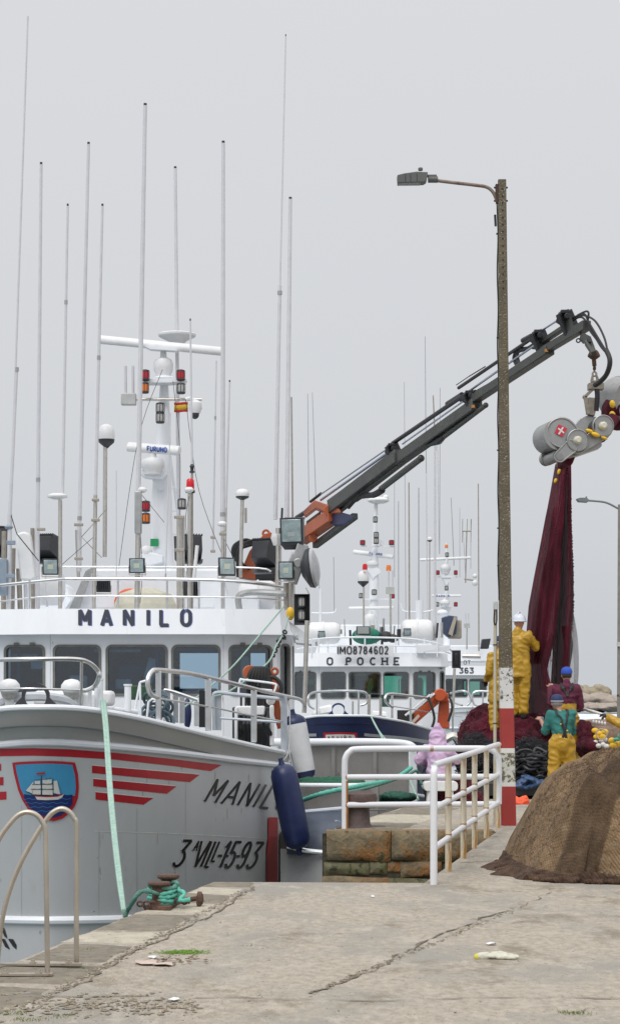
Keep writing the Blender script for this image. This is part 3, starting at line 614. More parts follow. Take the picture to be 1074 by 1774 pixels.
mk('crest_flag', red, lambda q: cols(q, sf, [(65, 1338, 1341), (79, 1336.5, 1339.5)], .03, 3, 1))
bl = mat('hull_lettering_black', (.01, .01, .012), .4); hl = mat('letter_edge_white', (.6, .6, .6), .4)
for off, m_, dx, dy in ((.005, hl, -1.0, -1.1), (.012, bl, 0, 0)):
    mm = MB(); [text(mm, sf, ch, x+dx, 1388+dy+(x-354)*.11, 38, wd, 0, 4.2, slant=.58, slope=.11, off=off) for ch, x, wd in (('M', 354, .56), ('A', 383, .62), ('N', 411, .6), ('I', 438, .6), ('L', 450, .6), ('O', 474, .6))]; mm.build('lettering', m_, h1, fix=False, smooth=False)
    mm = MB()
    for ch, x, wd in (('3', 299, .60), ('ª', 322, .5), ('V', 330, .46), ('I', 347, .4), ('L', 354, .26), ('l', 365, .30), ('-', 369, .45), ('1', 377, .4), ('-', 381, .38), ('5', 388, .46), ('-', 401, .36), ('9', 408, .46), ('3', 426, .50)):
        text(mm, sf, ch.upper(), x+dx, 1500+dy+(x-299)*.028-(10 if ch == 'l' else 0), 34 if ch == 'l' else 44, wd, 0, {'ª': 2.4, 'V': 3.8, 'I': 3.8, 'L': 3.8, 'l': 3.4}.get(ch, 4.6), slant=.42, slope=.028, off=off)
    mm.build('lettering', m_, h1, fix=False, smooth=False)
mk('stripe', red, lambda q: cols(q, sf, [(460.5, 1470, 1560), (463, 1416, 1560), (478, 1416, 1560), (480, 1417, 1529)], .014, 2, 30))
mk('stripe', black, lambda q: cols(q, sf, [(483, 1445, 1560), (486, 1440, 1560), (492, 1440, 1560), (496, 1445, 1560)], .014, 2, 30))
random.seed(12)
seam = mat('weld_seam', (.415, .43, .44), .5); runm = mat('rust_run', (.40, .36, .31), .7, var=.2)
for x0, y0, x1, y1 in ((38, 1395, 50, 1600), (172, 1440, 176, 1592), (330, 1345, 322, 1530), (108, 1300, 108, 1318), (240, 1400, 238, 1590)): mk('weld_seam', seam, lambda q: cols(q, sf, [(x0, y0, y0+1)]*0+[(min(x0, x1)-.5, y0, y1), (min(x0, x1)+.5, y0, y1)], .003, 1, 16))
for y in (): mk('weld_seam', seam, lambda q: cols(q, sf, [(0, 1490, 1491), (160, 1489, 1490), (300, 1488, 1489)], .003, 8, 1))
for _ in range(15):
    x = random.uniform(5, 455); y = random.choice((1318, 1342, 1357, 1400, 1445, 1500, 1608, 1440)); l_ = random.uniform(8, 34); w2 = random.uniform(.25, .7)
    mk('rust_run', runm, lambda q: cols(q, sf, [(x-w2, y, y+l_*.7), (x, y, y+l_), (x+w2, y, y+l_*.5)], .0035, 1, 3))
# bow thruster mark
mk('thruster_mark', bl, lambda q: [cols(q, sf, c_, .006, 2, 2) for c_ in ([(3, 1604, 1607), (9, 1608, 1622), (14, 1624, 1626)], [(4, 1626, 1627), (10, 1627, 1640), (18, 1643, 1645)], [(16, 1626, 1628), (24, 1627, 1640), (30, 1637, 1645)])])
# name on the roof edge
nb = mat('name_blue', (.06, .10, .32), .4); nk = mat('name_dark', (.02, .024, .045), .4)
for dx, dy, m_, off in ((1.7, 1, nb, .005), (0, 0, nk, .011)):
    mm = MB()
    for ch, x, wd in (('M', 139, .82), ('A', 177, .82), ('N', 216, .82), ('I', 257, .8), ('L', 279, .85), ('O', 315, .84)): text(mm, rs, ch, x+dx, 1083+dy, 26, wd*.92, 0, 5.8, off=off)
    mm.build('lettering', m_, roof, fix=False, smooth=False)
rr2 = mat('wall_rust_run', (.55, .45, .33), .7)
for x, y, l_ in ((12, 1113, 5), (92, 1112, 6), (300, 1206, 14), (104, 1206, 10), (172, 1206, 13), (386, 1206, 12), (470, 1206, 12), (196, 1206, 8), (283, 1206, 10)):
    q = MB(); Yw = 37.99 if 85 < x < 392 else 38.22-.0; q.add([P(x-.8, y, Yw-.03), P(x+.8, y, Yw-.03), P(x+.2, y+l_, Yw-.03)], [(0, 1, 2)]); 
    if 85 < x < 392: q.build('rust_run', rr2, M1, smooth=False)
# ---- roof deck: bulwark block, rails, mast house
YR = 40
b = MB(); b.prism([P(112, 1055, 41.5), P(160, 985, 41.5), P(380, 985, 41.5), P(400, 1055, 41.5)], (0, 1.6, 0)); b.build('mast_house', white, M1, bevel=.05)
b = MB(); b.prism([P(122, 1055, 41.4), P(150, 990, 41.4), P(164, 982, 41.4), P(138, 1055, 41.4)], (0, -.12, 0)); b.build('stay_plate', alu, M1)
b = MB(); b.prism([P(-40, 1062, 42.5), P(-40, 985, 42.5), P(40, 985, 42.5), P(112, 1010, 42.5), P(130, 1062, 42.5)], (0, 1.6, 0)); b.build('rope_locker', white, M1, bevel=.08)
rails(M1, [(6, [(-60, 1020, 39.3), (0, 1014, 38.7), (100, 1004, 38.3), (140, 1003, 38.2), (330, 1004, 38.2), (430, 1009, 38.3), (496, 1018, 38.8)]), (3, [(-60, 1046, 39.3), (0, 1042, 38.7), (100, 1033, 38.3), (330, 1034, 38.2), (430, 1036, 38.3), (496, 1040, 38.8)])] +
      [(3.5, [(x, y0, 38.3), (x, 1062, 38.3)]) for x, y0 in ((52, 1004), (205, 1003), (290, 1004), (345, 1004), (388, 1006))] + [(3, [(110, 982, 38.6), (420, 983, 38.6), (470, 990, 38.6)])], 38.3)
rails(M1, [(11, [(415, 1056, 38.5), (413, 1036, 38.5), (422, 1028, 38.5), (445, 1026, 38.5), (496, 1029, 38.5)])], 38.5, 'handrail', alu)
canister(M1, 447, 1031, 40.5, 66, 50).rotation_euler = (0, 0, 0)
canister(M1, 82, 1018, 41, 60, 62); 
b = MB(); b.lathe(P(252, 1060, 40.3), [(.62, 0), (.62, .15), (.52, .36), (.2, .47)], n=8, sx=1.0, sy=.8); b.build('canvas_cover', mat('beige_canvas', (.55, .53, .43), .8, var=.1, scale=6, bump=.5, bscale=20), M1, smooth=False)
b = MB(); b.box(P(410, 1047, 40.2), (.9, .7, .28)); b.build('locker', white, M1, bevel=.03)
lb = MB().torus(P(226, 1047, 41.2), .26, .075, (0, 1, .3)).build('lifebuoy', mat('lifebuoy_orange', (.7, .13, .05), .5), M1)
MB().torus(P(226, 1047, 41.2), .26, .08, (0, 1, .3), 6, 8, 2.2, 2.6).build('lifebuoy_band', white2, lb)
# ---- mast
YM = 43
o = MB(); o.tube([P(285, 1050, YM), P(281, 980, YM), P(281, 850, YM), P(284, 740, YM), P(285, 655, YM)], [S(22, YM), S(20, YM), S(17, YM), S(12, YM), S(6.5, YM)], 16).build('mast', white, M1)
b = MB(); b.prism([P(240, 820, YM), P(250, 816, YM), P(286, 818, YM), P(293, 826, YM), P(285, 833, YM), P(252, 830, YM)], (0, -.5, 0)); b.prism([P(262, 828, YM-.25), P(290, 828, YM-.25), P(286, 850, YM-.25), P(276, 850, YM-.25)], (0, .04, 0)); b.build('radar_platform', white, M1, bevel=.02)
b = MB(); b.prism([P(244, 962, YM-.3), P(262, 958, YM-.3), P(285, 964, YM-.3), P(284, 976, YM-.3), P(258, 982, YM-.3)], (0, -.3, 0)); b.build('lower_platform', white, M1, bevel=.02)
b = MB(); b.ell(P(254, 955, YM-.5), (.13, .13, .12)); b.build('fog_horn', white2, M1)
MB().box(P(268, 940, YM-.26), (S(14, YM), .02, S(13, YM))).build('safety_sign', mat('sign_green', (.02, .32, .12), .4), M1)
b = MB(); b.prism([P(248, 661, YM), P(325, 661, YM), P(322, 666, YM), P(296, 668, YM), P(252, 668, YM)], (0, -.4, 0)); b.ell(P(285, 655, YM-.1), (S(18, YM), .2, .05)); b.build('masthead_platform', white, M1, bevel=.01)
radar(M1, (222, 774), (312, 781), 42.6, 19, 265, 787, 822, 40, 42.3, (256, 780.5, 6.8, .8, 2.4, 2.0, .08))
radar(M1, (172, 588), (386, 609), 43.2, 17, 283.5, 612, 657, 34, 42.8)
MB().prism([P(252, 603, 43), P(300, 606, 43), P(310, 611, 43), P(262, 608, 43)], (0, -.25, 0)).build('radar_bracket', white, M1)
b = MB(); b.lathe(P(307, 599, 43.5), [(.1, 0), (.16, .03), (.2, .1), (.40, .2), (.41, .24), (.38, .26)], n=20)
for a in range(4): b.tube([P(284+a*16, 577, 43.5+(a % 2)*.3-.1), P(284+a*16, 573, 43.5+(a % 2)*.3-.1)], .018, 6)
b.build('satellite_compass', white2, M1)
pole(M1, [(234, 692), (350, 692)], YM-.2, 5.5, steel, 'crossarm'); pole(M1, [(286, 700), (296, 800), (310, 900)], YM+.5, 5, white, 'brace')
for y in (846, 885, 926): pole(M1, [(285, y), (308, y)], YM+.4, 1.8, white, 'rung')
b = MB(); b.box(P(223.5, 692, YM-.3), (S(26, YM), .18, S(20, YM))); ob = b.build('aerial_box', mat('box_grey', (.48, .49, .48), .4), M1, bevel=.02)
for x in (218, 231): MB().tube([P(x, 682, YM-.3), P(x, 634, YM-.3)], S(5, YM)/2, 10).build('aerial', whip_m, ob)
for px, py, c_ in ((252, 650, redl), (251, 672, oral), (313.5, 650, redl), (314, 673, clearl), (278, 707, clearl), (278, 724, clearl), (253, 877, redl), (253, 898, oral), (315.5, 873, clearl)): lantern(M1, px, py, YM-.5, 15, 19, c_)
b = MB(); b.tube([P(322, 692, YM-.5), P(330, 690, YM-.5), P(338, 696, YM-.5)], .05, 8); b.lathe(P(339, 716, YM-.5), [(.1, 0), (.14, .1), (.125, .22), (.05, .28)]); cb = b.build('camera_housing', white2, M1); MB().ell(P(338, 718, YM-.5), (.09, .09, .10)).build('camera_lens', dark, cb)
fl = MB(); 
fr = [[P(302+x, 697+z*17+math.sin(x*.25)*.6, 43.9+math.sin(x*.35)*.05) for x in range(0, 26, 2)] for z in (0, .25)]; rd = mat('flag_red', (.55, .03, .03), .7); ye = mat('flag_yellow', (.75, .50, .05), .7)
fl.grid(fr); fl.grid([[P(302+x, 697+z*17+math.sin(x*.25)*.6, 43.9+math.sin(x*.35)*.05) for x in range(0, 26, 2)] for z in (.75, 1)]); fl.mi = 1
fl.grid([[P(302+x, 697+z*17+math.sin(x*.25)*.6, 43.9+math.sin(x*.35)*.05) for x in range(0, 26, 2)] for z in (.25, .75)])
fg = fl.build('flag', [rd, ye], M1, fix=False); q = fg.modifiers.new('t', 'SOLIDIFY'); q.thickness = .006
# ---- whip aerials and their poles
for a in ((49, 28, 22, 800, 39, 4.2, None, False, ()), (30, 640, 18, 890, 39, 6.5, None, False, (0,)), (72, 285, 66, 920, 40, 7.2, None, True, (.86,)), (118, 357, 109, 862, 39, 5.6, None, True, (.33,)), (154, 250, 138, 918, 40, 7.4, None, True, (.97,)), (178, 357, 166, 862, 40, 6.2, None, True, (.52,)),
          (252, 183, 240, 852, 39, 9.2, None, True, ()), (304, 292, 310, 897, 44, 7.6, None, True, ()), (387, 248, 386, 925, 40, 8.6, None, True, (.95,)), (495, 63, 485, 500, 45, 3.2, None, True, ()), (485, 495, 477, 900, 45, 8, None, False, (.03,)), (503, 345, 497, 900, 45, 8.6, None, True, ()),
          (330, 556, 333, 806, 39, 4.2, None, True, ()), (375, 625, 369, 955, 46, 3.6, None, False, (.3,)), (398, 662, 391, 905, 46, 4.5, None, True, ()), (505, 688, 507, 900, 46, 3.6, dullst, False, ()), (202, 815, 202, 1000, 38.4, 2.2, None, False, ()), (296, 715, 287, 1003, 38.4, 2.4, None, False, (.98,))):
    whip(M1, *a)
for pts, Y, wp, m_ in (([(105, 866), (105, 1058)], 39, 7, steel), ([(134, 918), (137, 1004)], 40, 6.5, steel), ([(166, 858), (163, 1058)], 38.8, 7, steel), ([(240, 925), (238, 1058)], 39, 9.5, steel), ([(311, 893), (311, 1058)], 41, 9.5, steel), ([(318, 893), (318, 1058)], 41.1, 5, steel),
                      ([(333, 812), (333, 1058)], 39, 4, dullst), ([(329, 855), (328, 1058)], 38.9, 7, steel), ([(386, 920), (386, 1058)], 39, 6, steel), ([(392, 880), (390, 1000)], 39.4, 3.2, steel), ([(138, 915), (138, 990)], 40, 8.4, whip_m),
                      ([(65, 917), (66, 1058)], 40, 8.4, whip_m), ([(57, 915), (58, 1058)], 40.1, 7, dullst), ([(8, 920), (7, 1060)], 39.6, 9, dullst), ([(18, 890), (16, 1060)], 39, 8, whip_m), ([(24, 950), (22, 1060)], 39.3, 8, dullst), ([(33, 985), (36, 1060)], 39.4, 9, dullst), ([(45, 1000), (46, 1060)], 39.4, 7, whip_m), ([(483, 915), (482, 1060)], 39, 11, steel), ([(505, 985), (506, 1060)], 38.8, 12, steel), ([(496, 1010), (497, 1060)], 38.6, 10, dullst), ([(532, 1075), (527, 1235)], 36, 8, steel),
                      ([(183, 768), (182, 965)], 41, 7.5, steel), ([(420, 866), (417, 1000)], 39, 6.5, steel), ([(426, 880), (426, 906)], 39, 4, dullst)): pole(M1, pts, Y, wp, m_)
MB().box(P(240, 888, 38.95), (S(12, 39), .12, S(74, 39))).build('aerial_tuner', alu, M1, bevel=.02)
for x, y, Y in ((100, 862, 39), (247, 851, 39), (328, 851, 38.8), (385, 910, 39)):
    w_ = 18 if x == 100 else 8; MB().lathe(P(x, y+3, Y), [(S(w_, Y)*.4, 0), (S(w_, Y), .04), (S(w_, Y), .07), (S(w_, Y)*.6, .11)]).build('gps_aerial', white2, M1)
b = MB(); [b.box(P(x, y, Y), (S(w_, Y), .1, S(5, Y))) for x, y, Y, w_ in ((166, 866, 38.7, 12), (166, 901, 38.7, 14), (311, 896, 40.8, 18), (311, 953, 40.8, 18), (137, 909, 39.8, 15), (137, 968, 39.8, 14), (72, 917, 39.8, 14), (386, 925, 39, 12), (369, 931, 39, 8), (369, 955, 39, 8))]; b.isl('pole_clamp', dullst, M1, bevel=.01)
pole(M1, [(184, 883), (142, 930), (163, 952), (177, 966)], 39.9, 1.8, dullst, 'stay_wire'); pole(M1, [(20, 893), (30, 925), (68, 972)], 38.9, 1.6, blackr, 'stay_wire')
dome(M1, 185, 762, 41, 29, 27); MB().lathe(P(185, 775, 41), [(.05, 0), (.17, .16)]).build('dome_neck', dark, M1)
dome(M1, 420, 860, 39, 24, 13)
b = MB(); b.lathe(P(330, 853, 38.9), [(.08, 0), (.08, .04)]); b = MB().lathe(P(330, 850, 39), [(.075, 0), (.078, .1), (.072, .2), (.05, .23)]); b.build('warning_beacon', redk, M1); MB().lathe(P(330, 854, 39), [(.09, 0), (.09, .05)]).build('beacon_base', black, M1)
MB().lathe(P(333, 819, 39), [(.05, 0), (.05, .03), (.03, .04), (.035, .1), (.05, .12), (.02, .17)]).build('aerial_coil', dark, M1)
for pts, Y in (([(282, 640), (240, 760), (206, 985)], 42), ([(322, 692), (345, 850), (395, 985)], 42), ([(240, 850), (285, 905)], 41), ([(300, 660), (312, 780), (311, 893)], 42.6), ([(100, 985), (163, 930)], 39.2), ([(415, 985), (386, 930)], 39.4), ([(328, 860), (322, 900), (326, 960), (322, 1010)], 38.8), ([(244, 930), (247, 990), (243, 1045)], 38.8)):
    MB().tube(spline([P(x, y, Y) for x, y in pts], 6), .006, 5).build('cable', dark, M1)
# ---- floodlights and box lamps on the roof
flood(M1, 88, 982, 38.5, 27, 28, 8, 4); flood(M1, 238, 980, 38.4, 27, 26, -6, 3); flood(M1, 393, 982, 38.4, 29, 32, 15, -8); flood(M1, 496, 988, 38, 26, 31, -8, 3)
flood(M1, 180, 1014, 39.5, 24, 24, 180, 0, back=True); flood(M1, 330, 1020, 39.5, 25, 26, 200, 0, back=True)
def boxlamp(px, py, Y, w, h, yaw, tilt, front):
    c = P(px, py, Y); R = Matrix.Rotation(math.radians(yaw), 3, 'Z') @ Matrix.Rotation(math.radians(tilt), 3, 'X'); W_, H_ = S(w, Y), S(h, Y); m = MB()
    f = [V(-W_/2, 0, -H_/2), V(W_/2, 0, -H_/2), V(W_/2, 0, H_/2), V(-W_/2, 0, H_/2)]; bk = [V(p.x*.72, .38, p.z*.6+.03) for p in f]
    m.add([c+R @ p for p in f+bk], [(0, 1, 2, 3), (4, 7, 6, 5), (0, 4, 5, 1), (1, 5, 6, 2), (2, 6, 7, 3), (3, 7, 4, 0)])
    for k in range(9): u = -.4+.1*k; m.box(c+R @ V(u*W_, .2, H_*.44), (.012, .3, .05), R)
    m.prism([c+R @ V(-W_/2, 0, -H_/2), c+R @ V(W_/2, 0, -H_/2), c+R @ V(W_*.4, .12, -H_*.72), c+R @ V(-W_*.4, .12, -H_*.72)], R @ V(0, .15, 0))
    o = m.build('box_lamp', dark, M1, bevel=.012)
    if front:
        MB().box(c+R @ V(0, -.012, .01), (W_*.84, .02, H_*.84), R).build('lens', lens, o, bevel=.01)
        MB().box(c+R @ V(0, -.024, -.06), (W_*.3, .01, H_*.16), R).build('reflector', steelb, o)
boxlamp(505, 920, 38.2, 41, 46, -14, 8, True); boxlamp(88, 950, 41, 36, 42, 165, 8, False); boxlamp(325, 950, 42, 48, 42, 200, 8, False); boxlamp(467, 962, 39.5, 44, 50, 150, 10, False); boxlamp(5, 935, 40, 26, 45, 200, 0, False)
b = MB(); b.lathe(P(541, 984, 38), [(.14, -.2), (.36, -.08), (.385, 0)], (.975, -.16, .14), 20); o = b.build('round_lamp', dark, M1); MB().lathe(P(541, 984, 38)+V(.975, -.16, .14).normalized()*.012, [(.37, 0), (.34, .05), (.2, .10), (.02, .12)], (.975, -.16, .14), 24).build('lens', mat('lamp_glass_grey', (.42, .43, .45), .3, var=.2), o)
b = MB(); b.box(P(510, 985, 38.4), (.3, .3, .55), Matrix.Rotation(.35, 3, 'Y')); b.box(P(520, 960, 38.3), (.22, .2, .4), Matrix.Rotation(.3, 3, 'Y')); b.cyl(P(516, 975, 38.1), P(516, 975, 38), .09); b.build('lamp_bracket', alu, M1, bevel=.02)
pole(M1, [(530, 1018), (536, 1030), (536, 1075)], 37.6, 2.4, steel, 'bracket'); 
b = MB(); b.box(P(523, 1055, 36.8), (S(27, 36.8), .1, S(51, 36.8))); b.box(P(523, 1030.5, 36.65), (S(27, 36.8), .3, .02)); b.box(P(523, 1081, 36.65), (S(27, 36.8), .3, .03)); b.box(P(536, 1055, 36.65), (.015, .3, S(50, 36.8))); sb = b.build('sidelight_screen', black, M1, bevel=.01)
for y in (1043, 1066): lantern(M1, 523, y, 36.6, 13, 20, clearl)
# white aerial panels left
b = MB(); b.prism([P(27, 925, 38.9), P(42, 920, 38.9), P(53, 925, 38.9), P(64, 1000, 38.9), P(55, 1006, 38.9), P(36, 1005, 38.9)], (0, .22, 0)); b.build('panel_aerial', white2, M1, bevel=.04)
b = MB(); b.lathe(P(16, 917, 39), [(.06, 0), (.09, .05), (.03, .09)]); b.box(P(20, 940, 38.7), (.16, .1, .08)); b.box(P(19, 998, 38.7), (.16, .1, .08)); b.box(P(2, 1000, 38.9), (.25, .2, .7)); b.isl('junction_box', mat('blue_grey', (.25, .31, .38), .5), M1, bevel=.01)
pole(M1, [(342, 945), (338, 985), (336, 1005)], 38.8, 6.5, white2, 'tube_lamp'); pole(M1, [(489, 880), (487, 925)], 38.9, 4, dark)
MB().tube([P(480, 925, 38.6), P(480, 932, 38.6), P(480, 945, 38.6)], [.1, .12, .07]).build('fog_signal', white2, M1)
b = MB(); [b.tube([P(501, 1076, 37.6), P(504+k*3, 1090, 37.8), P(512+k*4, 1103, 38), P(530+k, 1112, 38.2)], .006, 4) for k in range(6)]; b.build('bird_net', white2, M1)
b = MB(); b.prism([P(512, 1108, 38), P(540, 1112, 38), P(540, 1116, 38), P(512, 1113, 38)], (0, 1.5, 0)); b.build('side_eave', white, M1)
# ---- foredeck
YG = 24.7
r1 = rails(M1, [(8, [(-60, 1147, 24.9), (0, 1143, 24.4), (60, 1142, 24.2), (130, 1142, 24.35), (155, 1148, 24.5), (170, 1162, 24.6), (172, 1172, 24.6), (165, 1188, 24.7), (150, 1196, 24.7), (142, 1196, 24.7)]), (3.5, [(-60, 1197, 24.9), (0, 1194, 24.4), (60, 1193, 24.2), (150, 1196, 24.5)]), (5.5, [(142, 1146, 24.4), (141, 1228, 24.5)]), (4.5, [(-30, 1144, 24.6), (-30, 1228, 24.6)])], 24.4)
def gY(px):   # depth of the gunwale at a photo column
    pts = [(CXP+FPX*p.x/p.y, p.y) for p in rows1[0] if p.x > -3.2]; return interp(pts, px)
def gz(px): return interp(gun, px)
def rr(px, py, dy=.12): return (px, py, gY(px)+dy)
r2 = rails(M1, [(8, [rr(275, 1208), rr(262, 1203), rr(257, 1190), rr(257, 1176), rr(263, 1164), rr(275, 1161), rr(330, 1167), rr(400, 1183), rr(460, 1198), rr(495, 1206), (520, 1212, 34), (527, 1222, 36)]),
  (3.2, [rr(276, 1210), rr(360, 1224), rr(437, 1240), rr(490, 1250)])], 27)
for x, t_, b_, wd in ((275, 1163, 1248, .07), (361, 1176, 1266, .08), (440, 1196, 1286, .085), (492, 1210, 1303, .08)):
    Yq = gY(x)+.12; MB().beam(P(x, t_, Yq), P(x, b_, Yq), wd, .05, up=(0, 1, 0)).build('rail_post', steelb, M1, bevel=.008)
for pts in (([(228, 1262), (243, 1182)], [(243, 1182), (258, 1178)], [(243, 1182), (244, 1256)]), ([(254, 1252), (258, 1216), (264, 1211), (272, 1212)],)):
    for q in pts: pole(M1, q, 27.5, 4, white, 'stanchion')
b = MB()
for x, t_, b_ in ((291, 1197, 1248), (305, 1204, 1252), (316, 1208, 1253), (341, 1216, 1258)): b.beam(P(x, t_, 30.5), P(x, b_, 30.5), .075, .05, up=(0, 1, 0))
b.tube(spline([P(286, 1250, 30.4), P(285, 1205, 30.4), P(290, 1196, 30.4), P(343, 1213, 30.4)], 4), .028); b.build('ladder_gate', steelb, M1)
bgm = mat('blue_grey_frame', (.44, .48, .53), .4, .3)
b = MB(); b.beam(P(376, 1265, 31.5), P(376, 1203, 31.5), .14, .1, up=(0, 1, 0)); b.tube(spline([P(372, 1264, 31.4), P(370, 1210, 31.4), P(376, 1200, 31.4), P(400, 1202, 31.4), P(488, 1211, 31.4)], 4), .03); b.tube([P(382, 1244, 31.4), P(488, 1251, 31.4)], .02); b.beam(P(492, 1303, 31.6), P(492, 1205, 31.6), .1, .06, up=(0, 1, 0)); b.build('gate_frame', bgm, M1)
b = MB(); b.box(P(434, 1231, 32.6), (.46, .5, .15)); b.box(P(410, 1255, 32.4), (.05, .5, .55)); b.box(P(471, 1257, 32.4), (.07, .1, .65)); w1 = b.isl('winch_valve_box', white2, M1, bevel=.02)
MB().box(P(436, 1262, 33), (.62, .3, .7)).build('hose_backing', dark, M1, bevel=.02)  # dark box added as a backing behind the hoses
b = MB(); random.seed(2)
for k in range(9): x = 410+k*7; b.tube(spline([P(x, 1234, 32.5), P(x-3+random.uniform(-4, 4), 1255, 32.2), P(x+random.uniform(-3, 5), 1275, 32.4), P(x+random.uniform(-6, 6), 1292, 32.6)], 4), .03)
for k in range(6): b.tube(spline([P(432+k*5, 1225, 33.4), P(430+k*6, 1180, 33.2), P(440+k*4, 1158, 33.2), P(452+k*3, 1170, 33.2), P(455+k*3, 1230, 33.2)], 5), .035)
for k in range(6): b.tube([P(418+k*8, 1222, 32.5), P(418+k*8, 1208, 32.4)], .018, 6)
b.isl('hydraulic_hose', blackr, M1)
b = MB(); b.beam(P(440, 1172, 33.6), P(466, 1168, 33.6), .22, .22); b.cyl(P(432, 1165, 33.7), P(434, 1165, 33.2), .12); b.beam(P(467, 1168, 33.5), P(474, 1200, 33.5), .2, .2); b.beam(P(474, 1200, 33.5), P(486, 1262, 33.5), .13, .16, .07, .1); b.torus(P(476, 1163, 33.4), .05, .025, (0, 1, 0)); b.beam(P(448, 1185, 33.7), P(450, 1215, 33.7), .2, .2); b.build('deck_crane', orange, M1, bevel=.02)
b = MB(); b.torus(P(467, 1192, 33.2), .19, .035, (0, 1, 0), 20, 8, -2.2, 1.6); b.build('hose_loop', blackr, M1)
rails(M1, [(4, [(413, 1205, 33), (416, 1179, 33), (424, 1178, 33), (473, 1184, 33), (478, 1190, 33), (474, 1200, 33)]), (3, [(416, 1190, 33), (472, 1196, 33)])], 33, 'hose_guard', white)
b = MB(); b.cyl(P(469, 1214, 32.2), P(469, 1214, 32.05), .07, 20); o = b.build('work_lamp', white2, M1); MB().cyl(P(469, 1214, 32.05), P(469, 1214, 32.03), .05, 20).build('lens', clearl, o)
b = MB(); b.beam(P(352, 1260, 31), P(352, 1196, 31), .12, .06, up=(0, 1, 0)); b.build('black_post', black, M1)
b = MB(); b.ell(P(325, 1236, 33), (.07, .1, .26)); b.build('blue_buoy', navyr, M1)
random.seed(3); b = MB()
for k in range(14): x, y = random.uniform(255, 285), random.uniform(1212, 1250); b.torus(P(x, y, 29.5+random.uniform(-.3, .3)), random.uniform(.08, .2), .022, (random.uniform(-1, 1), 1, random.uniform(-1, 1)), 16, 6)
b.build('coiled_rope', mat('blue_grey_rope', (.08, .12, .15), .9, var=.4, scale=20), M1)
b = MB(); b.box(P(246, 1200, 34), (.34, .4, .24)); b.build('green_crate', mat('crate_green', (.02, .07, .03), .6, var=.3), M1, bevel=.02)
# fairlead plate with round eye
def fairlead(root, cx, cy, Y, hw_t, hw_b, h, rad, m_, cyc):
    out = []; n = 40
    def edge(a):  # point on trapezoid/bulge outline by angle
        return a
    mm = MB(); inner = []; outer = []
    for i in range(n):
        a = 2*math.pi*i/n; inner.append((math.cos(a)*rad, math.sin(a)*rad))
        dx, dy = math.cos(a), math.sin(a); best = 1e9
        # trapezoid boundaries (photo px, y up from eye centre): bottom, sides, rounded top
        bot_ = cy-cyc
        if dy < -1e-6: best = min(best, -bot_/dy*1.0 if bot_ > 0 else 1e9)
        if dy < -1e-6: best = min(best, bot_/-dy)
        sl = (hw_b-hw_t)/(bot_)
        for sgn in (1, -1):
            den = sgn*dx+min(dy, 0)*sl
            if den > 1e-6: best = min(best, hw_t/den)
        best = min(best, rad*1.32 if dy > .25 else best); outer.append((dx*best, dy*best))
    f = lambda p, o: P(cx+p[0], cyc-p[1], Y)+V(0, o, 0)
    mm.grid([[f(p, 0) for p in inner], [f(p, 0) for p in outer], [f(p, .07) for p in outer], [f(p, .07) for p in inner], [f(p, 0) for p in inner]], True)
    return mm.build('fairlead', m_, root, ang=40)
plm = mat('dark_fairlead', (.045, .045, .055), .5)
fairlead(M1, 62, 1228, 24.3, 24, 44, 0, 19, plm, 1208)
for cx, Y in ((17, 24.9), (125, 25.3)):
    c = P(cx, 1200, Y); b = MB(); b.lathe(c, [(.06, -.2), (.05, 0), (.11, .02), (.135, .05), (.13, .1), (.09, .15), (.03, .17)], (0, -.25, 1)); o = b.build('deck_lamp', white2, M1); MB().lathe(c, [(.02, -.1), (.09, -.05), (.11, .02)], (0, -.25, 1)).build('lens', clearl, o)
for px, t_, b_, Y, w_ in ((175, 1178, 1232, 24.8, 9), (168, 1190, 1232, 24.9, 8), (156, 1200, 1230, 24.8, 7), (222, 1188, 1232, 27, 12), (190, 1228, 1236, 25, 14)):
    o = MB().lathe(P(px, b_, Y), [(S(w_, Y)/2, 0), (S(w_, Y)/2, S(b_-t_, Y)), (S(w_, Y)*.62, S(b_-t_, Y)), (S(w_, Y)*.62, S(b_-t_+3, Y))]).build('mooring_post', white, M1)
b = MB(); [b.tube(spline([P(-5, 1225-k*5, 25.2), P(20, 1212-k*4, 25), P(70, 1208-k*3, 25), P(112, 1213-k*2, 25.2), P(130, 1222, 25.3)], 5), .05) for k in range(2)]; b.build('deck_hose', mat('white_hose', (.55, .58, .62), .4), M1)
MB().tube([P(185, 1228, 26.5), P(236, 1234, 27.5)], S(10, 27)/2, 14).build('anchor_roller', white, M1)
b = MB(); b.box(P(130, 1210, 26), (1.0, .5, .2)); b.box(P(150, 1215, 25.5), (.35, .3, .25)); b.isl('windlass', white2, M1, bevel=.05)
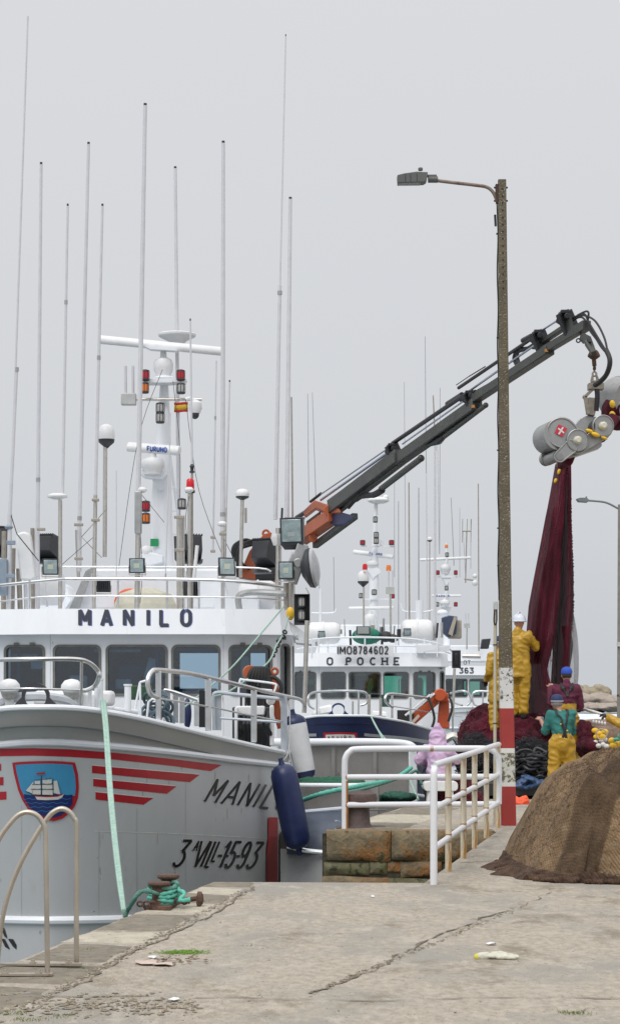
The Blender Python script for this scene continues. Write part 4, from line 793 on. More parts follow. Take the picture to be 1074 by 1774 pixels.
# ---- loading crane of boat 1: foot behind the wheelhouse, boom reaching out over the quay
def Yc(px): t = (px-540)/460; return 1/((1-t)/45+t/32.5)
def K(px, py, o=0): return P(px, py, Yc(px)+o)
m = MB(); m.prism([P(413, 1000, 46), P(432, 955, 46), P(457, 925, 46), P(470, 922, 46), P(480, 940, 46), P(476, 1010, 46)], (0, .6, 0)); m.torus(P(461, 924, 46.1), .07, .03, (0, 1, 0))
m.beam(K(520, 934), K(580, 892), .30, .27); m.cyl(K(542, 932, -.2), K(542, 932, .2), .1)
crane = m.build('crane', orange, M1, bevel=.02)
MB().box(P(462, 990, 45.7), (.5, .3, .4)).build('crane_valve_bank', black, crane, bevel=.03)
def cp(name, m_, f, **k): q = MB(); f(q); return q.build(name, m_, crane, **k)
cp('crane_knuckle', orange, lambda q: (q.prism([K(524, 886, -.3), K(545, 866, -.3), K(562, 872, -.3), K(587, 880, -.3), K(592, 888, -.3), K(566, 889, -.3), K(548, 880, -.3), K(530, 894, -.3)], (0, .6, 0)), q.cyl(K(571, 884, -.36), K(571, 884, .36), .13)), bevel=.02)
cp('boom_section', cgrey, lambda q: (q.beam(K(578, 879), K(694, 790), .30, .285, .28, .265), q.tube([K(590, 882), K(700, 798)], .03, 6)), bevel=.02)
cp('boom_section', cgrey, lambda q: q.beam(K(690, 797, .02), K(826, 701, .02), .22, .22), bevel=.02)
cp('boom_section', cgrey, lambda q: q.beam(K(812, 698), K(952, 606), .17, .155), bevel=.015)
cp('boom_section', cgrey, lambda q: q.beam(K(940, 609), K(1008, 568), .13, .13), bevel=.01)
cp('boom_rail', cgrey, lambda q: q.beam(K(925, 602, .05), K(985, 562, .05), .10, .075), bevel=.01)
cp('strut', cgrey, lambda q: q.beam(K(546, 945, .3), K(615, 894, .3), .13, .13), bevel=.01)
cp('strut', cgrey, lambda q: (q.tube([K(660, 847), K(728, 795)], .062, 12), q.ell(K(729, 794), .07)))
cp('strut', cgrey, lambda q: (q.tube([K(770, 756), K(841, 702)], .045, 10), q.ell(K(841, 702), .05)))
cp('wear_block', black, lambda q: q.tube([K(740, 772), K(760, 764), K(776, 750)], [.03, .07, .03], 8))
cp('elbow_guard', navy, lambda q: q.prism([K(562, 904, -.2), K(566, 893, -.2), K(588, 886, -.2), K(617, 894, -.2), K(598, 908, -.2), K(585, 910, -.2)], (0, .4, 0)), bevel=.02)
cp('slat_block', mat('brown_slats', (.09, .05, .035), .6, var=.3, scale=20), lambda q: [q.beam(K(530+k*.4, 917-k*2.6, -.22), K(553+k*.4, 900-k*2.6, -.22), .04, .02) for k in range(6)])
cp('hose_bundle', blackr, lambda q: q.tube(spline([K(604, 880, .1), K(617, 866, .1), K(630, 859), K(648, 857), K(662, 849)], 5), [.03]*5+[.05]*5+[.06]*5+[.07]*6))
for (a, b, c, d, w_, m_, o_) in ((514, 897, 534, 884, 8, dark, 0), (546, 863, 670, 778, 2.6, rodm, .15), (556, 866, 672, 784, 4.6, rodm, 0), (568, 868, 676, 790, 4, dark, -.12), (538, 869, 556, 855, 5, blackr, .15),
                              (680, 768, 801, 686, 7.5, black, -.05), (697, 769, 808, 691, 3, rodm, -.1), (794, 672, 930, 580, 6, black, -.1), (810, 679, 930, 595, 4, rodm, -.05), (932, 576, 970, 552, 3.6, rodm, -.1),
                              (790, 667, 812, 652, 1.6, black, -.1), (812, 652, 840, 635, 2, black, -.15), (797, 694, 850, 664, 5, black, .1), (775, 700, 800, 684, 10, black, 0), (905, 590, 920, 582, 9, black, -.1)):
    cp('hydraulic_cylinder', m_, lambda q: q.tube([K(a, b, o_), K(c, d, o_)], S(w_, Yc(a))/2, 10))
def brk(q, x, y, s):
    u = (K(x+10, y-7)-K(x, y)).normalized(); n_ = V(-u.z, 0, u.x).normalized(); c = K(x, y)
    q.beam(c-n_*s*.6, c+n_*s*.6, .28, .10, up=u); q.beam(c+n_*s*.2-u*.08, c+n_*s*.6+u*.04, .3, .12, .2, .08, up=u); q.cyl(c+n_*s*.3+V(0, -.17, 0), c+n_*s*.3+V(0, .17, 0), .05); q.tube([c-n_*s*.6+u*.1+V(0, -.15, 0), c-n_*s*.6+u*.1+V(0, .15, 0)], .035); q.box(c+n_*s*.55, (.14, .3, .06))
for x, y, s in ((684, 786, .33), (817, 694, .27), (937, 592, .30), (984, 560, .33)): cp('boom_bracket', black, lambda q: brk(q, x, y, s), bevel=.012)
cp('warning_plate', mat('faded_orange', (.5, .22, .05), .5), lambda q: (q.box(K(946, 607, -.16), (.06, .02, .05)), q.box(K(819, 704, -.22), (.06, .02, .05))))
cp('boom_tip', cgrey, lambda q: (q.beam(K(1000, 573), K(1016, 563), .15, .15), q.prism([K(1008, 575, -.1), K(1023, 583, -.1), K(1025, 592, -.1), K(1012, 592, -.1), K(1005, 585, -.1)], (0, .2, 0)), q.beam(K(1018, 592), K(1028, 612), .12, .12, .08, .08, up=(0, 1, 0)), q.torus(K(1001, 590), .03, .012, (0, 1, 0)), q.prism([K(968, 543, -.15), K(978, 540, -.15), K(990, 552, -.15), K(995, 575, -.15), K(985, 582, -.15)], (0, .3, 0))), bevel=.01)
cp('hose_bundle', blackr, lambda q: [q.tube(spline([K(x0, y0), K(x0+18, y0-6), K(x1, y1), K(x2, y2), K(1052, 612+k)], 7), .017) for k, (x0, y0, x1, y1, x2, y2) in enumerate(((990, 552, 1030, 556, 1046, 585), (993, 550, 1020, 560, 1038, 590), (990, 556, 1025, 575, 1040, 600), (1000, 546, 1018, 566, 1034, 590)))])
cp('sleeved_hose', blackr, lambda q: q.tube(spline([K(1049, 606), K(1055, 620), K(1055, 634), K(1049, 650), K(1038, 662), K(1030, 667)], 6), [S(9, 32)/2]*31))
cp('hose_loop', blackr, lambda q: [q.tube(spline([K(900+k, 640), K(890+k*2, 622), K(897, 606+k), K(915, 603), K(930, 592)], 5), .035) for k in (0, 3)])
cp('hose_bundle', blackr, lambda q: [q.tube(spline([P(440+k*3, 940, 46), P(425, 935+k*4, 45.8), P(406+k*2, 945+k*2, 45.8), P(404+k*3, 962, 45.8), P(415+k*2, 975+k, 45.8), P(432, 985, 46)], 6), .035) for k in range(4)]+[q.tube(spline([P(455, 935+k*3, 46), P(430, 938+k*3, 45.7), P(412+k*3, 955, 45.7), P(412, 1000, 45.7)], 5), .03) for k in range(3)])
cp('crane_swivel', rust, lambda q: (q.lathe(P(1028, 622, 32.3), [(.05, 0), (.1, .04), (.1, .06), (.07, .12), (.05, .14)]), q.tube([P(1028, 622, 32.3), P(1029, 634, 32.3)], .035), q.torus(P(1029, 638, 32.3), .03, .015, (1, .3, 0), 14), q.torus(P(1029, 648, 32.3), .035, .012, (0, 1, 0), 14)))
# ================================================================ hanging net haulers
YB = 32
stl = mat('hauler_grey', (.36, .36, .355), .38, .75, var=.12, scale=4, patch=(.28, .27, .25), pamt=.42, pscale=3)
cream = mat('cream_cap', (.62, .60, .48), .5)
PB = thing('net_hauler', P(1000, 760, YB), 'grey metal net hauler with a red and white cross sticker hanging from the crane tip', 'net hauler')
def bp(name, m_, f, par=None, **k): q = MB(); f(q); return q.build(name, m_, par or PB, **k)
ax = V(-.42, .85, -.12).normalized()
def plate(q, pts, Y, th=.05, off=0): q.prism([P(x, y, Y)+V(0, off, 0) for x, y in pts], (0, th, 0))
def cap(x0, y0, r0, x1, y1, r1, n=12):   # outline of a tapered pill in photo px
    a = math.atan2(y1-y0, x1-x0); d = math.hypot(x1-x0, y1-y0); b = math.acos(max(-1, min(1, (r0-r1)/d)))
    o = [(x1+r1*math.cos(a+b*(-1+2*i/n)), y1+r1*math.sin(a+b*(-1+2*i/n))) for i in range(n+1)]
    return o+[(x0+r0*math.cos(a+b+(2*math.pi-2*b)*i/n), y0+r0*math.sin(a+b+(2*math.pi-2*b)*i/n)) for i in range(n+1)]
bp('drum', stl, lambda q: q.cyl(P(966, 753, YB+.02), P(946, 762, YB+.42), S(27, YB), 28))
bp('side_plate', stl, lambda q: (plate(q, cap(972, 749, 25, 1000, 768, 17), YB-.02, .04), q.tube([P(x, y, YB-.02) for x, y in cap(972, 749, 25, 1000, 768, 17)+cap(972, 749, 25, 1000, 768, 17)[:1]], .02, 6)), bevel=.005)
bp('roller', stl, lambda q: q.cyl(P(966, 789, YB+.02), P(948, 797, YB+.3), S(10, YB), 20))
bp('drum', stl, lambda q: q.lathe(P(946, 795, YB+.3), [(S(11, YB), 0), (S(12, YB), .05), (S(10, YB), .08)], ax))
bp('side_plate', stl, lambda q: (plate(q, cap(969, 791, 9, 988, 774, 11), YB-.07, .03), q.tube([P(x, y, YB-.07) for x, y in cap(969, 791, 9, 988, 774, 11)+cap(969, 791, 9, 988, 774, 11)[:1]], .014, 6), q.cyl(P(969, 791, YB-.1), P(969, 791, YB-.05), S(6, YB))))
fr = bp('frame_arm', stl, lambda q: (plate(q, cap(1000, 776, 12, 1040, 752, 12), YB+.02, .05), plate(q, cap(1018, 742, 22, 1043, 742, 18), YB+.12, .05), plate(q, cap(985, 790, 4, 1036, 770, 6), YB+.1, .3)), bevel=.01)
bp('drum', mat('drum_rubber', (.05, .05, .05), .6), lambda q: q.cyl(P(1041, 740, YB-.05), P(1022, 746, YB+.35), S(15, YB), 24))
for x, y, r in ((999, 763, 19.5), (1043, 738, 19)):
    d = bp('end_disc', stl, lambda q: q.lathe(P(x, y, YB-.03), [(S(r, YB), 0), (S(r, YB), .05), (S(r*.93, YB), .055), (S(r*.9, YB), .035), (S(r*.3, YB), .03)], V(.12, -.95, 0), 32))
    bp('hub_cap', cream, lambda q: q.lathe(P(x, y, YB-.06), [(S(7.5, YB), 0), (S(7, YB), .07), (S(4, YB), .10)], V(.12, -.95, 0), 10), d)
bp('sticker', mat('sticker_red', (.55, .03, .05), .4), lambda q: q.add([P(x, y, YB-.045) for x, y in ((967, 735), (982, 742), (974, 757), (960, 750))], [(0, 1, 2, 3)]), smooth=False)
bp('sticker_cross', mat('sticker_white', (.7, .7, .7), .4), lambda q: (q.add([P(x, y, YB-.05) for x, y in ((973.5, 739.5), (976, 740.7), (968.5, 753), (966, 751.8))], [(0, 1, 2, 3)]), q.add([P(x, y, YB-.053) for x, y in ((965.5, 743), (966.8, 740.8), (977.2, 749), (975.8, 751.2))], [(0, 1, 2, 3)])), smooth=False)
bp('hanger', mat('worn_link', (.27, .24, .2), .5, .6, var=.3, scale=12), lambda q: (q.beam(P(1026, 690, YB+.1), P(1023, 720, YB+.1), .15, .15, .11, .11, up=(0, 1, 0)), q.box(P(1031, 670, YB+.1), (.24, .2, .1)), q.tube([P(1030, 662, YB+.1), P(1030, 672, YB+.1)], .035), q.beam(P(1025, 675, YB+.05), P(1012, 688, YB+.05), .05, .05), q.beam(P(1013, 686, YB+.05), P(1018, 718, YB+.05), .06, .05, up=(0, 1, 0)), q.torus(P(1012.5, 688, YB+.05), .03, .012, (0, 1, 0)), q.beam(P(1024.5, 660, YB+.1), P(1026.5, 645, YB+.1), .05, .04, .02, .03, up=(0, 1, 0)), q.beam(P(1035, 660, YB+.1), P(1031, 645, YB+.1), .05, .04, .02, .03, up=(0, 1, 0)), q.box(P(1029, 661, YB+.1), (.12, .06, .03))), bevel=.006)
bp('sleeved_hose', blackr, lambda q: q.tube(spline([P(1033, 672, YB+.05), P(1034, 690, YB+.02), P(1032, 712, YB+.05)], 4), .04))
YH = 33.5
H2 = thing('net_hauler', P(1075, 700, YH), 'large grey net hauler drum cut off by the right edge above the smaller one', 'net hauler')
bp('drum', stl, lambda q: q.cyl(P(1098, 692, YH-.1), P(1068, 690, YH+.45), S(38, YH), 32), H2); 
bp('side_plate', stl, lambda q: (plate(q, cap(1098, 678, 27, 1094, 712, 24), YH-.15, .05), q.tube([P(x, y, YH-.15) for x, y in cap(1098, 678, 27, 1094, 712, 24)+cap(1098, 678, 27, 1094, 712, 24)[:1]], .025, 8)), H2)
bp('side_plate', stl, lambda q: (plate(q, cap(1072, 678, 27, 1072, 700, 26), YH+.4, .05)), H2)
bp('end_disc', stl, lambda q: q.lathe(P(1092, 712, YH-.2), [(S(20, YH), 0), (S(20, YH), .04)], (0, -1, 0), 28), H2)
bp('hanger', stl, lambda q: q.tube([P(1100, 560, YH+.2), P(1100, 660, YH+.2)], .06), H2)
# ================================================================ BOAT 2, blue
def ship(sfx, X0, Ys, B_, gunT, ralT, mats_, WX, WY, dz, gl, label, zb=-3):
    R_ = thing('fishing_boat', (X0, Ys+8, -3), label, 'fishing boat')
    h, bw, rows = hull(R_, X0, Ys, gunT, ralT, B=B_, Lb=9, Ltot=22, mats=mats_); rf = wheelhouse(R_, WX, WY, dz, 0, gl)
    return R_, h, bw, rows, rf
g2 = [(300, 1268), (430, 1256), (520, 1246), (590, 1239.5), (640, 1240), (700, 1250), (740, 1262), (790, 1280), (860, 1283)]
l2 = [(300, 1330), (500, 1308), (590, 1300), (700, 1308), (790, 1325), (860, 1328)]
M2, h2, bw2, rows2, roof2 = ship('', .95, 57, 3.0, g2, l2, (navy, navy), 1.95, 72, -.16, glassmat('teal_glass', (.12, .50, .36), .13), 'dark blue and white fishing boat with O POCHE on its white roof edge')
s2 = Surf(bw2); r2s = Surf(roof2)
def mk2(name, m_, f, par): mm = MB(); f(mm); return mm.build(name, m_, par, fix=False, smooth=False) if mm.f else None
mk2('name_board', red, lambda q: cols(q, s2, [(561, 1269, 1271), (563, 1269, 1300), (590, 1268, 1300), (615, 1269, 1300), (618, 1270, 1300)], .02, 4, 3), bw2)
mk2('name_board_field', wl, lambda q: cols(q, s2, [(565, 1272.5, 1300), (590, 1271.5, 1300), (613, 1272.5, 1300), (615, 1280, 1300)], .03, 4, 3), bw2)
mk2('lettering', mat('maroon_letter', (.12, .01, .02), .4), lambda q: [text(q, s2, ch, x, 1279.5, 4.6, .85, 0, 1.1, off=.04) for ch, x in (('A', 569), ('G', 576.5), ('U', 584), ('I', 591.5), ('Ñ', 596), ('O', 604))]+[text(q, s2, 'O', 588, 1287, 3.5, 1, 2, 1.2, off=.04)], bw2)
strp = mat('grey_stripe', (.32, .33, .35), .45)
mk2('stripe', strp, lambda q: cols(q, s2, [(520, 1271, 1276), (549, 1270.5, 1275.5)], .02, 4, 1), bw2); mk2('stripe', strp, lambda q: cols(q, s2, [(630, 1270, 1275), (700, 1276, 1282), (770, 1287, 1293)], .02, 4, 2), bw2); mk2('stripe', strp, lambda q: cols(q, s2, [(632, 1283, 1288), (700, 1290, 1296), (750, 1300, 1304)], .02, 4, 2), bw2)
mm = MB(); [text(mm, r2s, c_, x, 1151.5, 11.5, 1.05, 0, 2.7, off=.02, serif=1) for c_, x in (('O', 567, ), ('P', 600), ('O', 619.5), ('C', 641.5), ('H', 662), ('E', 683))]; mm.build('lettering', nk, roof2, fix=False, smooth=False) if mm.f else None
bd = MB().box(P(633, 1126.5, 71.4), (S(97, 71.4), .04, S(17, 71.4))).build('number_board', white2, M2)
mm = MB(); text(mm, Plane(71.35), 'IMO8784602', 585, 1132.8, 12.5, .78, 4.0, 2.2, off=0); mm.build('lettering', nk, bd, fix=False, smooth=False)
# rails, domes and masts of boat 2
Y2 = 71.6
rails(M2, [(3.2, [(515, 1112, 72.6), (560, 1106, 71.8), (620, 1104, 71.5), (700, 1106, 71.6), (745, 1112, 72), (775, 1122, 73), (785, 1132, 74)]), (2, [(515, 1124, 72.6), (560, 1120, 71.8), (720, 1120, 71.7), (780, 1132, 73.5)])]+[(2.6, [(x, 1106, 71.8), (x, 1138, 71.8)]) for x in (540, 552, 568, 632, 685, 722, 735, 757)], Y2, m_=white)
canister(M2, 560, 1097, 73, 58, 38); canister(M2, 722, 1094, 73, 56, 42)
b = MB(); b.prism([P(545, 1135, 76), P(560, 1082, 76), P(705, 1082, 76), P(770, 1135, 76)], (0, 3, 0)); b.build('mast_house', white, M2, bevel=.05)
b = MB(); b.ell(P(635, 1102, 72.6), (S(26, 72.6), .6, S(15, 72.6))); b.build('green_cover', mat('green_canvas', (.01, .16, .11), .7, var=.3, scale=6), M2)
b = MB(); b.ell(P(668, 1103, 72.4), (.25, .3, .2)); b.ell(P(680, 1106, 72.4), (.2, .3, .16)); b.build('rope_bundle', blackr, M2)
flood(M2, 629, 1092, 72, 24, 14, 0, 0, lensm=mat('flood_dull', (.3, .32, .32), .2), ledp=False); flood(M2, 557, 1099, 72.2, 12, 12, 0, 20, ledp=False); flood(M2, 705, 1095, 72, 13, 13, 0, 20, ledp=False)
MB().prism([P(633, 1090, 75.8), P(645, 1082, 75.8), P(652, 1082, 75.8), P(656, 1100, 75.8)], (0, -.1, 0)).build('stay_plate', mat('beige', (.4, .36, .3), .6), M2)
YM2 = 76
random.seed(77)
for k in range(26):
    x = random.uniform(545, 765); y = random.uniform(1088, 1108); h_ = random.uniform(5, 22); m_ = random.choice((white, steel, dullst, dark, white2, alu))
    q = MB()
    if k % 3: q.tube([P(x, y+12, 72.8), P(x+random.uniform(-2, 2), y-h_, 72.8)], random.uniform(.02, .05), 6); q.build('pipe', m_, M2)
    else: q.box(P(x, y, 73), (random.uniform(.15, .45), .2, random.uniform(.12, .35))); q.build('deck_box', m_, M2, bevel=.02)
MB().tube([P(646, 1090, YM2), P(648, 1010, YM2), P(649, 960, YM2), P(650, 880, YM2)], [S(9, YM2), S(8, YM2), S(5.5, YM2), S(2.6, YM2)], 14).build('mast', white, M2)
radar(M2, (612, 956), (681, 965), 76.2, 9, 645, 969, 984, 22, 75.8, (640, 960, 3.2, .9, 2, 1.1, .1)); radar(M2, (604, 1054), (681, 1053), 75.5, 7, 641, 1060, 1083, 20)
b = MB(); b.prism([P(634, 984, 75.8), P(656, 984, 75.8), P(660, 992, 75.8), P(650, 998, 75.8), P(646, 1003, 75.8)], (0, .8, 0)); b.build('radar_platform', white, M2)
for px, py, w_, h_, c_ in ((650, 900, 8, 11, clearl), (651.5, 927, 9, 11, clearl), (651.5, 937, 9, 11, clearl), (628, 940, 9, 9, redl), (678, 940, 9, 9, redl), (648, 1026, 9, 10, clearl), (625, 1032, 7, 9, clearl), (680, 1033, 7, 8, redl)): lantern(M2, px, py, YM2-.5, w_, h_, c_)
b = MB(); b.ell(P(655, 867, YM2), (.42, .42, .13)); b.ell(P(668, 862, YM2), (.11, .11, .11)); b.ell(P(642, 864, YM2), (.1, .1, .1)); b.tube([P(651, 870, YM2), P(651, 892, YM2)], .07); b.build('masthead_unit', white2, M2)
b = MB(); b.beam(P(624, 946, YM2-.3), P(683, 947, YM2-.3), .1, .05); b.beam(P(630, 1038, YM2-.2), P(683, 1038, YM2-.2), .05, .05); b.tube([P(660, 945, YM2-.3), P(661, 936, YM2-.3)], .06); b.build('crossarm', white, M2)
dome(M2, 629, 1007, 72.5, 20, 18, [(630, 1012), (630, 1087)], wpole=3.4); pole(M2, [(676, 1025), (677, 1112)], 72.3, 4); MB().box(P(675.5, 1023, 72.2), (S(15, 72), .15, S(12, 72))).build('aerial_box', mat('box_grey', (.48, .49, .48), .4), M2)
for x in (673, 680): MB().tube([P(x, 1017, 72.2), P(x, 988, 72.2)], S(3, 72)/2, 6).build('aerial', whip_m, M2)
for x, y, lm in ((673, 984, oral), (632, 982, redk)): MB().lathe(P(x, y+5, 72.3), [(.09, 0), (.09, .12), (.07, .2), (.03, .22)]).build('warning_beacon', lm, M2)
thin = mat('far_aerial', (.34, .36, .40), .5)
for a in ((533, 682, 535, 870, 73, 1.4, thin, False), (541, 680, 547, 860, 73, 1.4, thin, False), (700, 662, 703, 1100, 74, 1.2, thin, False), (690, 868, 690, 1120, 74, 1.8, thin, False), (708, 836, 709, 1090, 73, 3.2, dullst, False), (725, 845, 725, 1100, 74, 2.4, thin, True), (736, 583, 738, 820, 75, 1.5, thin, False), (738, 820, 740, 1080, 75, 2.6, whip_m, False),
          (750, 685, 754, 780, 76, 3, dullst, False), (753, 770, 753, 1110, 73, 5, whip_m, False), (757, 730, 760, 960, 76, 2, whip_m, False), (762, 672, 761, 960, 76, 1.4, thin, False), (552, 985, 555, 1085, 74, 1.3, thin, False), (578, 965, 579, 1060, 74, 1.6, thin, False), (683, 835, 683, 1000, 75, 1.2, thin, False)): whip(M2, *a)
dome(M2, 744, 936, 75, 9, 6, [(744, 940), (744, 1095)], wpole=2.2)
b = MB(); b.tube(spline([P(540, 1062, 74), P(575, 1062, 74), P(583, 1055, 74)], 4), .03); b.tube([P(555, 1085, 74), P(555, 1020, 74)], .05); b.tube(spline([P(694, 1045, 74), P(698, 1058, 74), P(715, 1060, 74), P(735, 1060, 74), P(749, 1057, 74)], 4), .03); b.tube([P(726, 1040, 74), P(726, 1090, 74)], .14); b.isl('aerial_bracket', white, M2)
b = MB(); b.prism([P(765, 1070, 73.5), P(778, 1066, 73.5), P(792, 1068, 73.5), P(790, 1098, 73.5), P(776, 1104, 73.5), P(762, 1092, 73.5)], (0, .5, 0)); o = b.build('box_lamp', mat('navy_housing', (.05, .07, .13), .5), M2, bevel=.03)
MB().prism([P(776, 1098, 73.4), P(786, 1068, 73.4), P(791, 1070, 73.4), P(783, 1102, 73.4)], (0, -.05, 0)).build('reflector', mat('beige', (.4, .36, .3), .6), o); MB().box(P(787, 1090, 74), (.5, .3, .7)).build('lamp_bracket', mat('beige', (.4, .36, .3), .6), M2, bevel=.05)
b = MB(); b.box(P(790, 1142, 70.5), (S(15, 70.5), .15, S(31, 70.5))); b.box(P(790, 1142, 70.3), (S(5, 70.5), .1, S(20, 70.5))); b.build('sidelight_screen', black, M2, bevel=.02)
pole(M2, [(787, 1158), (784, 1240)], 70.5, 5); b = MB(); b.prism([P(720, 1118, 71.6), P(780, 1118, 72), P(778, 1128, 72), P(722, 1131, 71.6)], (0, .15, 0)); b.build('dodger', white, M2)
def g2Y(px): pts = [(CXP+FPX*p.x/p.y, p.y) for p in rows2[0] if p.x > .95]; return interp(pts, px)
rails(M2, [(4.5, [(545, 1228, 59), (536, 1222, 59), (534, 1210, 59), (540, 1201, 59), (560, 1198, 58), (600, 1197, 57.5), (630, 1199, 57.8), (636, 1208, 58), (634, 1218, 58), (624, 1222, 58)]), (3.2, [(549, 1200, 58.5), (549, 1245, 58.5)]), (3.2, [(621, 1199, 57.6), (621, 1240, 57.6)])], 58)
YR2 = lambda x: g2Y(x)+.1
rails(M2, [(4.5, [(x, y, YR2(max(x, 668))) for x, y in ((680, 1226), (668, 1216), (668, 1206), (676, 1202), (700, 1204), (740, 1209), (780, 1216), (800, 1222))]), (2, [(672, 1222, YR2(672)), (740, 1233, YR2(740)), (800, 1242, YR2(800))])]+[(4, [(x, interp([(676, 1204), (800, 1222)], x), YR2(x)), (x, interp(g2, x), YR2(x))]) for x in (679, 711, 754, 784)], 60)
fairlead(M2, 586, 1243, 57.3, 11, 24, 0, 10, mat('navy_plate', (.02, .04, .14), .45), 1231)
for px, t_, b_, w_ in ((639, 1203, 1242, 6), (659, 1209, 1240, 5), (611, 1215, 1240, 3.5)): MB().tube([P(px, b_, 58.5), P(px, t_, 58.5)], S(w_, 58.5)/2, 12).build('mooring_post', steel, M2)
b = MB(); b.tube([P(555, 1236, 59), P(575, 1232, 59)], .2); b.tube([P(645, 1238, 60), P(668, 1240, 60)], .12); b.ell(P(549, 1238, 59), .15); b.isl('windlass', white2, M2)
oc = MB(); oc.beam(P(712, 1248, 63), P(754, 1211, 63), .3, .34); oc.beam(P(748, 1208, 63), P(776, 1208, 63), .4, .3, .3, .26); oc.beam(P(769, 1212, 63.2), P(767, 1262, 63.2), .3, .3, .38, .4, up=(0, 1, 0)); oc.cyl(P(762, 1204, 62.6), P(762, 1204, 63.4), .2); oc = oc.build('deck_crane', mat('bright_orange', (.50, .085, .025), .4, var=.12), M2, bevel=.03)
b = MB(); [b.tube([P(702+k*5, 1240-k*2, 62.6), P(745+k*4, 1204-k, 62.6)], .045) for k in range(3)]; b.isl('hydraulic_cylinder', steelb, oc); b = MB(); [b.tube(spline([P(742, 1208, 62.5), P(748, 1225, 62.4), P(752, 1245, 62.4), P(748, 1260, 62.4)], 4), .04), b.tube(spline([P(778, 1207, 62.5), P(783, 1225, 62.4), P(776, 1250, 62.4)], 4), .04), b.box(P(702, 1240, 63), (.5, .4, .35))]; b.isl('hydraulic_hose', blackr, oc)
MB().prism([P(713, 1249, 62.7), P(724, 1237, 62.7), P(727, 1241, 62.7), P(717, 1252, 62.7)], (0, -.02, 0)).build('maker_plate', mat('plate_cream', (.6, .5, .4), .5), oc)
b = MB(); b.tube(spline([P(760, 1290, 58), P(784, 1275, 58), P(796, 1290, 58), P(797, 1310, 58)], 5), .12); b.build('hose_reel', steel, M2)
b = MB(); b.box(P(667, 1214, 66), (.26, .3, .4)); b.build('locker', mat('dark_green', (.02, .07, .06), .5), M2)
# ================================================================ BOAT 3 far behind
M3 = thing('fishing_boat', (9, 110, -3), 'far white fishing boat with 363 on its roof edge, half hidden by the lamp post', 'fishing boat')
roof3 = wheelhouse(M3, 7.6, 105, -.18, -1.5, glassg); r3 = Surf(roof3)
mm = MB(); text(mm, r3, '363', 796, 1166, 8.5, 1.25, 3.6, 1.9, off=.03); mm.build('lettering', nk, roof3, fix=False, smooth=False) if mm.f else None
b = MB(); b.prism([P(760, 1146, 106), P(762, 1118, 106), P(852, 1118, 106), P(870, 1146, 106)], (0, 3, 0)); b.build('mast_house', white, M3, bevel=.05)
b = MB(); b.tube([P(800, 1136, 105), P(832, 1137, 105)], .14); b.build('roof_tube', steel, M3)
mm = MB(); text(mm, Plane(105.2), 'OT', 803, 1151, 6.5, 1, 2.5, 1.1); mm.build('lettering', dark, M3, fix=False, smooth=False)
g3 = [(600, 1232), (780, 1226), (820, 1225), (900, 1232), (1000, 1236)]; l3 = [(600, 1260), (1000, 1262)]
hull(M3, 7.2, 92, g3, l3, B=3, mats=(white, white))
rails(M3, [(4, [(780, 1201, 95), (800, 1197, 94), (812, 1202, 94), (815, 1214, 94), (808, 1222, 94)]), (4, [(858, 1200, 94), (845, 1198, 94), (824, 1198, 94), (818, 1205, 94), (819, 1215, 94), (826, 1222, 94), (860, 1223, 94)]), (3, [(836, 1198, 94), (836, 1224, 94)])], 94)
YM3 = 108
MB().tube([P(773, 1120, YM3), P(773, 1030, YM3), P(773, 940, YM3)], [S(6, YM3), S(4, YM3), S(2, YM3)], 12).build('mast', white, M3)
radar(M3, (727, 970), (815, 966), 108, 5.5, 771, 975, 994, 18); radar(M3, (748, 1032), (798, 1032), 107.5, 5, 770, 1037, 1050, 18, None, (756, 1034, 3, .9, 2.2, 1.1, 0))
for px, py, c_ in ((774, 961, clearl), (758, 992, redl), (789, 992, redl), (773, 1019, clearl), (757, 1047, clearl), (789, 1047, redl)): lantern(M3, px, py, YM3-.5, 6.5, 8, c_)
MB().lathe(P(773, 949, YM3), [(.09, 0), (.09, .12), (.05, .2)]).build('warning_beacon', oral, M3)
b = MB(); b.beam(P(754, 999, YM3-.2), P(793, 999, YM3-.2), .1, .12); b.prism([P(764, 999, YM3-.2), P(782, 999, YM3-.2), P(773, 1015, YM3-.2)], (0, .4, 0)); b.prism([P(764, 1052, YM3-.2), P(782, 1052, YM3-.2), P(776, 1064, YM3-.2), P(768, 1064, YM3-.2)], (0, .6, 0)); b.ell(P(766, 1062, YM3-.6), (.3, .3, .2)); b.build('radar_platform', white, M3)
for a in ((781, 862, 786, 980, 108, 1.6, thin, False), (796, 880, 796, 1000, 108, 1, thin, False), (828, 838, 829, 1128, 104, 2.6, dullst, True), (802, 920, 806, 1000, 108, 1, thin, False), (815, 900, 815, 985, 108, 1, thin, False)): whip(M3, *a)
b = MB(); b.tube([P(801, 920, 108), P(816, 920, 108)], .04); [b.tube([P(x, 899, 108), P(x-1, 940, 108)], .02, 5) for x in (801, 809, 816)]; b.tube([P(808, 920, 108), P(806, 1010, 108)], .03); b.tube([P(804, 1003, 107.8), P(820, 1005, 107.8)], .05); b.build('yagi_aerial', dullst, M3)
b = MB(); b.ell(P(822, 998, 107.5), (.13, .13, .13)); b.ell(P(822, 1010, 107.5), (.15, .15, .17)); b.isl('camera_housing', white2, M3)
MB().box(P(808.5, 1084, 105), (S(10, 105), .15, S(8, 105))).build('aerial_box', mat('box_grey', (.48, .49, .48), .4), M3); pole(M3, [(808.5, 1088), (808, 1125)], 105, 2.4)
for x in (806, 811): MB().tube([P(x, 1080, 105), P(x, 1062, 105)], S(1.6, 105)/2, 6).build('aerial', whip_m, M3)
boxm = MB().prism([P(832, 1124, 104.5), P(835, 1107, 104.5), P(850, 1106, 104.5), P(846, 1124, 104.5)], (0, .6, 0)).build('box_lamp', dark, M3, bevel=.04)
